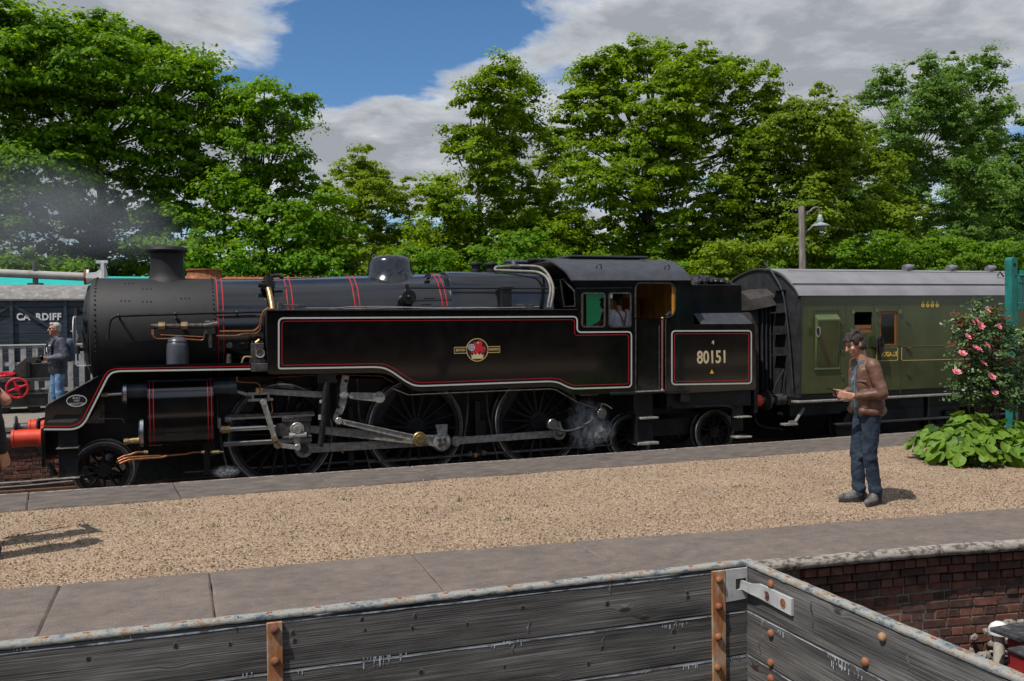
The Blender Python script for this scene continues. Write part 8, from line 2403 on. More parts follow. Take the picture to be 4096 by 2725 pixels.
K['roseleaf'] = [leaf_mat('rose_leaf', (0.042, 0.098, 0.024), (0.125, 0.20, 0.06), 5, 0.2, 0.4, 0.45), leaf_mat('rose_leaf_young', (0.07, 0.12, 0.03), (0.14, 0.18, 0.05), 5, 0.3, 0.45), leaf_mat('rose_leaf_red', (0.10, 0.03, 0.02), (0.17, 0.07, 0.03), 5, 0.3, 0.45)]
K['rosepink'] = mat('rose_pink_petal', (0.72, 0.12, 0.17), 0.5, 0, 0.25, 20, c2=(0.85, 0.35, 0.38))
def spray(seed, m_):
    rg = random.Random(seed)
    mb = MB()
    for k, (px, py, a) in enumerate(((0, 1.0, 0), (0.28, 0.62, -0.9), (-0.28, 0.62, 0.9), (0.25, 0.25, -1.1), (-0.25, 0.25, 1.1))):
        c, s = math.cos(a), math.sin(a)
        pts = [(0, -0.22), (0.15, -0.08), (0.15, 0.1), (0, 0.3), (-0.15, 0.1), (-0.15, -0.08)]
        zz = rg.uniform(-0.08, 0.08)
        vs = [(px + x * c - y * s, py + x * s + y * c, zz + abs(x) * 0.35 - 0.3 * y * y) for x, y in pts]
        mb.add(vs, [(0, 1, 2, 3), (0, 3, 4, 5)])
    mb.tube([(0, -0.2, 0), (0, 0.8, 0)], 0.012, 3)
    me = bpy.data.meshes.new('leaf')
    me.from_pydata(mb.v, [], mb.f)
    me.materials.append(m_)
    return me
sp_m = [[spray(s, K['roseleaf'][m_]) for s in range(3)] for m_ in range(3)]
def bloom():
    mb = MB()
    rg = random.Random(5)
    for ringk, (n, r, tilt) in enumerate(((3, 0.35, 1.25), (5, 0.6, 0.85), (6, 0.9, 0.4))):
        for k in range(n):
            a = 2 * PI * k / n + ringk * 0.5
            d = Vector((math.cos(a), math.sin(a), 0))
            p_ = Vector((-d.y, d.x, 0))
            up = Vector((0, 0, 1))
            o_ = d * math.cos(tilt) + up * math.sin(tilt)
            vs = [d * 0.05, d * 0.08 + o_ * r * 0.5 + p_ * r * 0.42, d * 0.08 + o_ * r + p_ * r * 0.22, d * 0.08 + o_ * r * 1.05 - p_ * r * 0.22, d * 0.08 + o_ * r * 0.5 - p_ * r * 0.42]
            mb.add(vs, [(0, 1, 2, 3, 4)])
    me = bpy.data.meshes.new('rose_bloom')
    me.from_pydata(mb.v, [], mb.f)
    me.materials.append(K['rosepink'])
    return me
bm_ = bloom()
def rose_bush(label, base, blobs, blooms, tips, seed, n):
    rg = random.Random(seed)
    t = thing('rose_bush', label, 'rose bush', (base[0], base[1], ZP))
    mb = MB()
    for (x, y, z, r) in blobs:
        mb.tube([(base[0] + rg.gauss(0, 0.08), base[1] + rg.gauss(0, 0.06), ZP - 0.02), ((base[0] + x) / 2 + rg.gauss(0, 0.06), (base[1] + y) / 2, (ZP + z) / 2), (x, y, z)], [0.016, 0.011, 0.005], 5)
        for j in range(4):
            mb.tube([(x, y, z - r * 0.4), (x + rg.gauss(0, r * 0.6), y + rg.gauss(0, r * 0.5), z + rg.gauss(0, r * 0.6))], [0.006, 0.003], 4)
    part('stem', mb, K['bark'], t, 60)
    tot = sum(b[3] ** 2 for b in blobs)
    Vs = []
    for (x, y, z, r) in blobs:
        for k in range(int(n * r * r / tot)):
            d = Vector((rg.gauss(0, 1), rg.gauss(0, 1), rg.gauss(0, 1))).normalized()
            p_ = Vector((x, y, z)) + d * r * rg.uniform(0.45, 1.05)
            kind = 0
            for (tx, ty, tz, tr, tk) in tips:
                if (p_ - Vector((tx, ty, tz))).length < tr and rg.random() < 0.8:
                    kind = tk
            if kind == 0 and z > 2.0 and d.z > 0.3 and rg.random() < 0.65:
                kind = 1
            o = link('leaf', sp_m[kind][rg.randrange(3)], t, p_, (rg.uniform(-0.9, 0.5), rg.uniform(-0.7, 0.7), math.atan2(d.y, d.x) - PI / 2 + rg.gauss(0, 0.6)))
            o.scale = [rg.uniform(0.09, 0.13)] * 3
    # the small inner leaves, too many to single out
    V, F = leaf_cloud([(x, y, z, r * 0.92) for x, y, z, r in blobs], seed, 0.05, 0.55, 0.8, 0.15, 0.1)
    o = link('inner_foliage', raw_mesh('inner_foliage', V, F, K['roseleaf'][0]), t)
    tag(o, kind='stuff')
    for p_ in blooms:
        o = link('rose_bloom', bm_, t, p_, (rg.uniform(0.5, 1.2), rg.uniform(-0.4, 0.4), rg.uniform(-0.5, 0.5)))
        o.scale = [rg.uniform(0.05, 0.072)] * 3
def blobs3(pts, r): return [(p[0], p[1], p[2], q) for p, q in zip(pts, r)]
rose_bush('leggy pink flowered rose bush in front of the coach, left of the teal post', (11.95, -6.75),
          blobs3([(11.627, -6.9, 2.784), (11.412, -6.9, 2.648), (11.851, -6.9, 2.613), (11.625, -6.9, 2.482), (11.331, -6.9, 2.409), (11.931, -6.9, 2.429), (11.448, -6.9, 2.166), (11.847, -6.9, 2.126), (11.327, -6.9, 1.851), (11.684, -6.9, 1.827), (11.967, -6.9, 1.879), (11.444, -6.9, 1.624), (11.803, -6.9, 1.58), (12.006, -6.9, 1.633), (11.286, -6.9, 1.63), (11.229, -6.9, 2.38), (11.195, -6.9, 1.963), (11.255, -6.9, 2.649)], [0.15, 0.14, 0.17, 0.2, 0.14, 0.17, 0.2, 0.24, 0.2, 0.24, 0.2, 0.2, 0.24, 0.2, 0.14, 0.15, 0.16, 0.13]),
          [(11.238, -7.14, 2.629), (11.315, -7.14, 2.552), (11.22, -7.14, 2.253), (11.414, -7.14, 2.291), (10.888, -7.14, 1.935), (11.505, -7.14, 1.856), (11.441, -7.14, 2.757), (11.281, -7.14, 2.234), (11.176, -7.14, 2.606), (11.358, -7.14, 2.038), (11.082, -7.14, 2.408), (11.644, -7.14, 2.541), (10.989, -7.14, 2.183), (11.574, -7.14, 1.634)], [(a, b, c, 0.30, 2) for a, b, c in [(11.164, -6.95, 2.727), (11.877, -6.95, 2.806), (10.966, -6.95, 2.179), (11.16, -6.95, 2.323), (11.791, -6.95, 2.129)]], 11, 270)
rose_bush('rose bush with a few pink buds right of the teal post', (12.5, -6.7),
          blobs3([(12.374, -6.8, 2.297), (12.67, -6.8, 2.416), (12.456, -6.8, 2.046), (12.88, -6.8, 2.035), (12.371, -6.8, 1.768), (12.75, -6.8, 1.724), (12.41, -6.8, 1.487), (12.834, -6.8, 1.438)], [0.18, 0.18, 0.2, 0.22, 0.2, 0.24, 0.2, 0.22]),
          [(12.04, -7, 1.954), (12.259, -7, 1.599)], [(a, b, c, 0.2, 2) for a, b, c in [(12.357, -6.9, 2.348)]], 12, 200)

# ------------------------------------------------------------------ smoke and steam
def puff(name, blobs, m_, seed):
    b = bmesh.new()
    rg = random.Random(seed)
    mb = MB()
    return mb
K['smoke'] = volume_mat('chimney_smoke', (0.36, 0.385, 0.43), 1.35, 0.9, 0.34, 0.75)
K['steam'] = volume_mat('white_steam', (0.98, 0.98, 0.98), 34.0, 5.0, 0.48, 0.70)
def vol(name, c, r, m_, tilt=0.0):
    b = bmesh.new()
    bmesh.ops.create_icosphere(b, subdivisions=3, radius=1)
    me = bpy.data.meshes.new(name)
    b.to_mesh(me)
    b.free()
    me.materials.append(K[m_])
    o = link(name, me, None, c, (0, tilt, 0), r)
    tag(o, kind='stuff')
    return o
SPLIT = set('''front_frame_plate edge_angle bogie cab_lining spectacle_glass spectacle_frame step_tread valance brass_nut tank_fitting stay_rod name_bar name_bar_edge
washout_plug handrail_knob door_hinge lifting_ring gauge brake_valve drain_cock drain_pipe copper_pipe copper_stub lagged_pipe tank_top_pipe dark_handrail handrail_foot yellow_line
door_handle window_catch end_step step_recess board_hanger bellows_fold moulding brake_hose lace strap chest_badge rain_strip grease_nipple rear_valance tank_top tank_bottom conduit
slide_bar_edge running_plate brake_hanger axle oil_hole oil_pipe boss_nut cap_screw front_steps trolley_wheel wheel roof_gutter bunker_shelf cradle pale_filler frame bogie_frame border_stone
hand_wheel spindle_guide oil_pot sandbox_filler footplate_edge regulator_rod chassis_edge cable_bracket drive_arm post_hole sunglasses elbow cab_door brass_fitting'''.split())
sm = [(0.992, 0, 4.079), (0.635, 0, 4.298), (0.137, 0, 4.431), (-0.414, 0, 4.594), (-1.111, 0, 4.573), (-1.844, 0, 4.619)]
for i, (r, ) in enumerate(((0.30,), (0.55,), (0.85,), (1.15,), (1.35,), (1.5,))):
    pass
vol('chimney_smoke', ((sm[1][0] + sm[3][0]) / 2, 0.3, (sm[1][2] + sm[3][2]) / 2 + 0.05), (1.75, 0.75, 0.72), 'smoke', math.radians(14))
vol('chimney_smoke', (sm[4][0], 0.4, sm[4][2]), (2.2, 1.1, 1.15), 'smoke', math.radians(6))
vol('chimney_smoke', (sm[0][0] - 0.05, 0.0, sm[0][2] + 0.1), (0.42, 0.34, 0.36), 'smoke', math.radians(20))
st_ = (8.317, -1, 0.795)
vol('steam_puff', st_, (0.50, 0.28, 0.56), 'steam')
st_ = (8.498, -1.05, 0.652)
vol('steam_puff', st_, (0.40, 0.24, 0.28), 'steam')
st_ = (1.83, -1.1, 0.358)
vol('steam_puff', st_, (0.26, 0.12, 0.12), 'steam')

# ------------------------------------------------------------------ people
def cap(mb, p0, p1, r0, r1=None, n=14):
    p0, p1 = Vector(p0), Vector(p1)
    r1 = r0 if r1 is None else r1
    d = p1 - p0
    l = d.length
    d = d.normalized() if l > 1e-6 else Vector((0, 0, 1))
    a = d.orthogonal().normalized()
    b = d.cross(a)
    prof = [(r0 * math.sin(t), -r0 * math.cos(t)) for t in (0.0, 0.5, 1.0, PI / 2)] + [(r1 * math.cos(t), l + r1 * math.sin(t)) for t in (0.0, 0.5, 1.0, PI / 2)]
    vs = []
    for r, h in prof:
        for k in range(n):
            t = 2 * PI * k / n
            vs.append(p0 + d * h + (a * math.cos(t) + b * math.sin(t)) * max(r, 1e-4))
    fs = [(i * n + k, i * n + (k + 1) % n, (i + 1) * n + (k + 1) % n, (i + 1) * n + k) for i in range(7) for k in range(n)]
    fs += [tuple(range(n))[::-1], tuple(range(7 * n, 8 * n))]
    mb.add(vs, fs)
def ell(mb, c, r, axes=None, n=16, m_=10):
    ax = axes or (Vector((1, 0, 0)), Vector((0, 1, 0)), Vector((0, 0, 1)))
    vs, fs = [], []
    c = Vector(c)
    for i in range(m_ + 1):
        t = PI * i / m_
        for k in range(n):
            p = 2 * PI * k / n
            s = max(math.sin(t), 1e-3)
            vs.append(c + ax[0] * r[0] * s * math.cos(p) + ax[1] * r[1] * s * math.sin(p) + ax[2] * r[2] * math.cos(t))
    fs = [(i * n + k, (i + 1) * n + k, (i + 1) * n + (k + 1) % n, i * n + (k + 1) % n) for i in range(m_) for k in range(n)]
    fs += [tuple(range(n)), tuple(range(m_ * n, (m_ + 1) * n))[::-1]]
    mb.add(vs, fs)
_tex = {}
def skin(name, mb, voxel, m_, parent, smooth=4, wrinkle=0.0, wscale=0.1):
    """melt overlapping shapes into one continuous surface"""
    me = bpy.data.meshes.new(name)
    me.from_pydata(mb.v, [], mb.f)
    o = bpy.data.objects.new(name, me)
    col.objects.link(o)
    r = o.modifiers.new('r', 'REMESH')
    r.mode = 'VOXEL'
    r.voxel_size = voxel
    s = o.modifiers.new('s', 'SMOOTH')
    s.iterations = smooth
    s.factor = 0.5
    if wrinkle:
        if wscale not in _tex:
            t = bpy.data.textures.new('folds', 'CLOUDS')
            t.noise_scale = wscale
            t.noise_depth = 2
            _tex[wscale] = t
        d = o.modifiers.new('d', 'DISPLACE')
        d.texture = _tex[wscale]
        d.strength = wrinkle
        d.mid_level = 0.5
        d.texture_coords = 'LOCAL'
    dg = bpy.context.evaluated_depsgraph_get()
    me2 = bpy.data.meshes.new_from_object(o.evaluated_get(dg))
    bpy.data.objects.remove(o)
    me2.materials.clear()
    me2.materials.append(m_)
    me2.polygons.foreach_set('use_smooth', [True] * len(me2.polygons))
    return link(name, me2, parent)
K['skin'] = mat('skin', (0.48, 0.25, 0.17), 0.5, 0, 0.12, 20)
K['skin_red'] = mat('sunned_skin', (0.50, 0.22, 0.14), 0.5, 0, 0.12, 20)
K['hair_brown'] = mat('dark_brown_hair', (0.016, 0.010, 0.008), 0.7, 0, 0.5, 60, 0.8, 90, stretch=(1, 1, 0.3), c2=(0.05, 0.033, 0.025))
K['hair_grey'] = mat('silver_hair', (0.42, 0.40, 0.37), 0.6, 0, 0.25, 40, 0.5, 60)
K['leather'] = ramp_mat('brown_leather', [(0.3, (0.100, 0.047, 0.030)), (0.5, (0.135, 0.065, 0.043)), (0.7, (0.185, 0.095, 0.064))], 7, 0.5, bump=0.10, spec=0.4)
K['jeans'] = ramp_mat('dark_blue_denim', [(0.3, (0.007, 0.012, 0.023)), (0.5, (0.016, 0.028, 0.048)), (0.7, (0.042, 0.068, 0.105))], 7, 0.85, bump=0.15)
K['jeans_light'] = ramp_mat('faded_blue_denim', [(0.3, (0.05, 0.11, 0.21)), (0.5, (0.10, 0.19, 0.33)), (0.7, (0.25, 0.36, 0.48))], 6, 0.85, bump=0.15)
K['tshirt'] = ramp_mat('teal_printed_tshirt', [(0.42, (0.030, 0.055, 0.066)), (0.54, (0.06, 0.105, 0.13)), (0.64, (0.22, 0.29, 0.33))], 14, 0.8, bump=0.05)
K['anorak'] = ramp_mat('slate_anorak', [(0.3, (0.028, 0.030, 0.042)), (0.55, (0.058, 0.062, 0.085)), (0.75, (0.12, 0.125, 0.16))], 6, 0.6, bump=0.15)
K['blackcloth'] = mat('black_cloth', (0.012, 0.012, 0.014), 0.8, 0, 0.4, 9)
K['shirtwhite'] = mat('white_shirt', (0.62, 0.62, 0.66), 0.8, 0, 0.1, 8, 0.2, 14)
K['braces'] = mat('maroon_braces', (0.20, 0.06, 0.07), 0.8)
K['greyshirt'] = mat('grey_shirt', (0.16, 0.18, 0.19), 0.8, 0, 0.2, 8)
K['shoe'] = ramp_mat('grey_hiking_shoe', [(0.3, (0.05, 0.045, 0.043)), (0.5, (0.12, 0.11, 0.10)), (0.65, (0.19, 0.18, 0.17))], 18, 0.8, bump=0.2)
K['sole'] = mat('dark_rubber_sole', (0.035, 0.034, 0.034), 0.8)
K['lip'] = mat('lips', (0.36, 0.13, 0.11), 0.5)

class Body:
    """local frame: x to the person's right, y forward, z up; heading in radians from +x"""
    def __init__(s, base, heading, H=1.75):
        s.b = Vector(base)
        s.f = Vector((math.cos(heading), math.sin(heading), 0))
        s.r = Vector((math.sin(heading), -math.cos(heading), 0))
        s.k = H / 1.75
    def __call__(s, x, y, z):
        return s.b + (s.r * x + s.f * y + Vector((0, 0, z))) * s.k
    def d(s, x, y, z):
        return s.r * x + s.f * y + Vector((0, 0, z))
def hand(mb, B, wrist, dirv, nrm, side, curl=0.6, k=1.0):
    """palm, four curled fingers of unequal length and a thumb; all in local coordinates"""
    w = Vector(wrist); d = Vector(dirv).normalized(); n = Vector(nrm).normalized()
    n = (n - d * n.dot(d)).normalized()
    l = d.cross(n) * side            # towards the thumb
    L_ = lambda v: B(*v)
    for t in (-0.027, -0.009, 0.009, 0.027):
        cap(mb, L_(w + l * t * 0.7), L_(w + d * 0.085 * k + l * t * k), 0.015, 0.013, 8)
    for t, ln in ((-0.030, 0.062), (-0.010, 0.078), (0.011, 0.084), (0.031, 0.074)):
        p = w + d * 0.088 * k + l * t * k
        a = curl * 0.5
        q = p
        for seg, f_ in enumerate((0.45, 0.33, 0.25)):
            dd = d * math.cos(a) + n * math.sin(a)
            q2 = q + dd * ln * f_ * k
            cap(mb, L_(q), L_(q2), 0.0098 - seg * 0.001, 0.0090 - seg * 0.001, 8)
            q = q2
            a += curl * 0.75
    p = w + d * 0.03 + l * 0.03
    q = p + (l * 0.6 + d * 0.7 + n * 0.35).normalized() * 0.042
    q2 = q + (l * 0.25 + d * 0.8 + n * 0.6 * curl).normalized() * 0.034
    cap(mb, L_(p), L_(q), 0.014, 0.0115, 8)
    cap(mb, L_(q), L_(q2), 0.0112, 0.0095, 8)
def head(mb, B, c, fwd, up):
    """skull, jaw, nose, brow, ears on the skin shape; returns the head's axes in world space"""
    f = Vector(fwd).normalized(); u = Vector(up).normalized()
    r = f.cross(u).normalized(); u = r.cross(f)
    R = lambda v: (B.r * v.x + B.f * v.y + Vector((0, 0, v.z)))
    A = (R(r), R(f), R(u))
    k = B.k
    P_ = lambda x, y, z: B(*(Vector(c) + r * x + f * y + u * z))
    ell(mb, P_(0, -0.012, 0.03), (0.076 * k, 0.094 * k, 0.088 * k), A)
    ell(mb, P_(0, 0.024, -0.03), (0.060 * k, 0.066 * k, 0.082 * k), A)
    ell(mb, P_(0, 0.048, -0.082), (0.036 * k, 0.036 * k, 0.030 * k), A)
    cap(mb, P_(0, 0.088, 0.012), P_(0, 0.108, -0.026), 0.010 * k, 0.0145 * k, 8)
    cap(mb, P_(-0.034, 0.078, 0.026), P_(0.034, 0.078, 0.026), 0.011 * k, n=8)
    for s in (-1, 1):
        ell(mb, P_(s * 0.078, -0.008, -0.008), (0.010 * k, 0.020 * k, 0.032 * k), A, 10, 8)
        ell(mb, P_(s * 0.042, 0.058, -0.024), (0.022 * k, 0.020 * k, 0.020 * k), A, 10, 8)
    return P_, A
def face_bits(P_, A, t, k=1.0):
    mb = MB()
    cap(mb, P_(-0.022, 0.083, -0.058), P_(0.022, 0.083, -0.058), 0.0055 * k, n=6)
    part('mouth', mb, K['lip'], t, 60)
    for s in (-1, 1):
        mb = MB()
        ell(mb, P_(s * 0.031, 0.082, 0.010), (0.012 * k, 0.007 * k, 0.0065 * k), A, 10, 6)
        part('eye', mb, K['blackcloth'], t, 60)
        mb = MB()
        cap(mb, P_(s * 0.016, 0.091, 0.029), P_(s * 0.047, 0.080, 0.031), 0.0050 * k, n=6)
        part('eyebrow', mb, K['hair_brown'], t, 60)

def hair(mb, P_, A, k, long=False):
    ell(mb, P_(0, -0.022, 0.055), (0.086 * k, 0.094 * k, 0.078 * k), A)
    ell(mb, P_(0, -0.055, 0.0), (0.076 * k, 0.055 * k, 0.085 * k), A)
    if long:
        for s in (-1, 1):
            ell(mb, P_(s * 0.072, 0.008, 0.04), (0.020 * k, 0.040 * k, 0.048 * k), A)
            ell(mb, P_(s * 0.066, -0.04, -0.03), (0.022 * k, 0.035 * k, 0.05 * k), A)
        rg = random.Random(2)
        for j in range(16):
            a = rg.uniform(-1.3, 1.3)
            cap(mb, P_(math.sin(a) * 0.055, 0.03 * math.cos(a), 0.115), P_(math.sin(a) * 0.085, 0.085 * math.cos(a) + 0.004, 0.072 + rg.uniform(-0.012, 0.01)), 0.020 * k, 0.009 * k, 8)
        for j in range(14):
            a = rg.uniform(0, 6.28)
            cap(mb, P_(math.sin(a) * 0.05, -0.03 + 0.05 * math.cos(a), 0.115), P_(math.sin(a) * 0.07, -0.03 + 0.07 * math.cos(a), 0.115 + rg.uniform(-0.01, 0.02)), 0.022 * k, 0.010 * k, 8)

def limbs(mb, B, J, which, r0, r1, r2):
    """two-segment limb chain"""
    a, b, c = (J[w] for w in which)
    cap(mb, B(*a), B(*b), r0, r1)
    cap(mb, B(*b), B(*c), r1 * 1.02, r2)

def shoe(B, ank, yaw, t, m_='shoe', L_=0.29, vox=0.008):
    fy, fx = math.cos(yaw), math.sin(yaw)
    P_ = lambda l, w_, z: B(ank[0] + fx * l + fy * w_, ank[1] + fy * l - fx * w_, z)
    mb = MB()
    cap(mb, P_(-0.045, 0, 0.055), P_(0.10, 0, 0.046), 0.043, 0.043)
    cap(mb, P_(0.08, 0.008, 0.042), P_(0.185, 0.006, 0.038), 0.046, 0.036)
    cap(mb, P_(-0.025, 0, 0.06), P_(-0.01, 0, 0.125), 0.045, 0.046)
    cap(mb, P_(0.0, 0, 0.10), P_(0.10, 0, 0.06), 0.042, 0.035)
    s = skin('shoe', mb, vox, K[m_], t, 3)
    mb = MB()
    out = []
    for l, w_ in ((-0.088, 0.02), (-0.07, 0.038), (0.0, 0.042), (0.09, 0.05), (0.16, 0.045), (0.21, 0.02), (0.218, 0.0), (0.21, -0.018), (0.16, -0.036), (0.09, -0.042), (0.0, -0.04), (-0.07, -0.036), (-0.088, -0.02)):
        out.append((l, w_))
    n = len(out)
    mb.add([P_(l, w_, 0.002) for l, w_ in out] + [P_(l * 1.0, w_ * 1.02, 0.026) for l, w_ in out], [tuple(range(n)), tuple(range(n, 2 * n))] + [(j, (j + 1) % n, n + (j + 1) % n, n + j) for j in range(n)])
    part('sole', mb, K['sole'], s, 30)
    mb = MB()
    for l, z in ((0.045, 0.112), (0.07, 0.102), (0.095, 0.09)):
        cap(mb, P_(l, -0.022, z - 0.006), P_(l, 0.022, z - 0.006), 0.0045, n=6)
    part('lace', mb, K['lip'], s, 30)

def torso_caps(mb, B, lean=0.0, g=0.0, zlo=0.92, belly=0.0):
    """trunk from hips to shoulders; g thickens it for clothing"""
    for x in (-0.075, 0.075):
        cap(mb, B(x, 0.0, zlo), B(x * 1.0, 0.005 + lean * 0.4, 1.12), 0.108 + g, 0.108 + g + belly)
        cap(mb, B(x * 1.0, 0.005 + lean * 0.4, 1.12), B(x * 1.2, lean, 1.32), 0.108 + g + belly, 0.102 + g)
        cap(mb, B(x * 1.2, lean, 1.32), B(x * 2.1, lean, 1.395), 0.095 + g, 0.064 + g * 0.7)
    cap(mb, B(0, lean, 1.36), B(0, lean + 0.01, 1.42), 0.085 + g, 0.06 + g * 0.4)

# --- the young man with the phone
def young_man():
    base = (7.67, -9.07, ZP)
    B = Body(base, math.atan2(0.30, -0.95), 1.76)
    t = thing('person', 'person in brown leather jacket and dark jeans looking down at a phone', 'person', base)
    J = dict(shL=(-0.185, 0.02, 1.39), elL=(-0.255, -0.045, 1.115), wrL=(-0.125, 0.185, 1.085),
             shR=(0.185, 0.03, 1.39), elR=(0.24, 0.02, 1.12), wrR=(0.055, 0.205, 1.10),
             hipL=(-0.09, -0.01, 0.92), knL=(-0.088, 0.015, 0.50), anL=(-0.085, -0.050, 0.10),
             hipR=(0.09, -0.01, 0.92), knR=(0.075, 0.070, 0.50), anR=(0.060, 0.060, 0.10))
    mb = MB()
    P_, A = head(mb, B, (0.0, 0.115, 1.600), (-0.06, 1.0, -0.42), (0, 0.42, 1.0))
    cap(mb, B(0, 0.03, 1.40), B(0, 0.075, 1.54), 0.056, 0.052)
    torso_caps(mb, B, 0.015, -0.036)
    for s in 'LR':
        limbs(mb, B, J, ('sh' + s, 'el' + s, 'wr' + s), 0.036, 0.034, 0.026)
        limbs(mb, B, J, ('hip' + s, 'kn' + s, 'an' + s), 0.075, 0.05, 0.035)
    hand(mb, B, J['wrL'], (0.42, 1.0, 0.10), (1, -0.3, 0.15), 1, 0.42)
    hand(mb, B, J['wrR'], (-0.20, 1.0, 0.10), (-1, -0.2, 0.15), -1, 0.50)
    skin('body', mb, 0.0068, K['skin'], t, 2)
    face_bits(P_, A, t, B.k)
    mb = MB()
    hair(mb, P_, A, B.k, True)
    skin('hair', mb, 0.007, K['hair_brown'], t, 2, 0.010, 0.03)
    mb = MB()
    for x in (-0.035, 0.035):
        cap(mb, B(x, 0.02, 0.96), B(x, 0.045, 1.22), 0.112, 0.105)
        cap(mb, B(x, 0.045, 1.22), B(x, 0.045, 1.375), 0.105, 0.070)
    skin('tshirt', mb, 0.010, K['tshirt'], t, 4, 0.012, 0.09)
    # jacket: open at the front, so the shell leaves a gap over the t-shirt
    mb = MB()
    for x in (-0.098, 0.098):
        cap(mb, B(x * 0.95, -0.035, 0.955), B(x * 0.9, -0.022, 1.12), 0.108, 0.100)
        cap(mb, B(x * 0.9, -0.022, 1.12), B(x, -0.005, 1.33), 0.100, 0.094)
        cap(mb, B(x, 0.0, 1.32), B(x * 1.65, 0.015, 1.395), 0.09, 0.060)
        cap(mb, B(x * 1.04, 0.058, 0.975), B(x * 0.98, 0.072, 1.32), 0.080, 0.066)
    cap(mb, B(0, -0.04, 0.97), B(0, -0.03, 1.36), 0.105, 0.10)
    cap(mb, B(-0.10, -0.01, 1.40), B(0.10, -0.01, 1.40), 0.062)
    for s, sg in (('L', -1), ('R', 1)):
        cap(mb, B(*J['sh' + s]), B(*J['el' + s]), 0.069, 0.059)
        cap(mb, B(*J['el' + s]), B(*(Vector(J['wr' + s]) - (Vector(J['wr' + s]) - Vector(J['el' + s])) * 0.12)), 0.060, 0.042)
        # collar wings
        cap(mb, B(sg * 0.055, 0.005, 1.445), B(sg * 0.085, 0.10, 1.375), 0.026, 0.018)
    jk = skin('jacket', mb, 0.0085, K['leather'], t, 3, 0.022, 0.11)
    mb = MB()
    cap(mb, B(-0.15, -0.06, 0.93), B(-0.04, -0.135, 0.93), 0.052)
    cap(mb, B(-0.165, -0.02, 0.93), B(-0.13, 0.10, 0.935), 0.044)
    cap(mb, B(0.165, -0.02, 0.93), B(0.13, 0.10, 0.935), 0.044)
    cap(mb, B(0.15, -0.06, 0.93), B(-0.04, -0.135, 0.93), 0.052)
    skin('waistband', mb, 0.009, K['leather'], jk, 3, 0.012, 0.05)
    mb = MB()
    mb.tube([B(-0.105, 0.142, 1.235), B(-0.155, 0.118, 1.235), B(-0.185, 0.085, 1.23)], 0.009, 6)
    part('pocket_flap', mb, K['leather'], jk, 60)
    mb = MB()
    mb.tube([B(-0.048, 0.135, 1.36), B(-0.05, 0.146, 1.15), B(-0.05, 0.143, 0.93), B(-0.05, 0.13, 0.87)], 0.004, 5)
    part('zip', mb, K['lagging'], jk, 60)
    mb = MB()
    cap(mb, B(-0.07, -0.015, 0.965), B(0.07, -0.015, 0.965), 0.112)
    for s in 'LR':
        h_, k_, a_ = J['hip' + s], J['kn' + s], J['an' + s]
        cap(mb, B(*h_), B(*k_), 0.098, 0.072)
        cap(mb, B(*k_), B(a_[0], a_[1], 0.075), 0.070, 0.063)
        for z, dr in ((0.14, 0.066), (0.46, 0.0715)):
            f_ = (z - a_[2]) / (k_[2] - a_[2])
            q = Vector(a_).lerp(Vector(k_), f_)
            cap(mb, B(q.x - 0.015, q.y, z), B(q.x + 0.015, q.y, z + 0.015), dr)
    skin('jeans', mb, 0.009, K['jeans'], t, 2, 0.020, 0.07)
    shoe(B, (J['anL'][0], J['anL'][1]), -0.75, t)
    shoe(B, (J['anR'][0], J['anR'][1]), -0.05, t)
    ph = MB()
    c = B(-0.02, 0.335, 1.135)
    ax, ay, az = B.d(1, 0, 0.0), B.d(0, 0.88, 0.30), B.d(0, -0.30, 0.88)
    for i in (-1, 1):
        for j in (-1, 1):
            for k in (-1, 1):
                ph.v.append(tuple(c + ax * 0.037 * i + ay * 0.074 * j + az * 0.005 * k))
    ph.f = [(0, 1, 3, 2), (4, 6, 7, 5), (0, 4, 5, 1), (2, 3, 7, 6), (0, 2, 6, 4), (1, 5, 7, 3)]
    o = part('phone', ph, K['gloss'], None, 0)
    tag(o, 'black phone held in both hands of the person in the leather jacket', 'phone')
young_man()

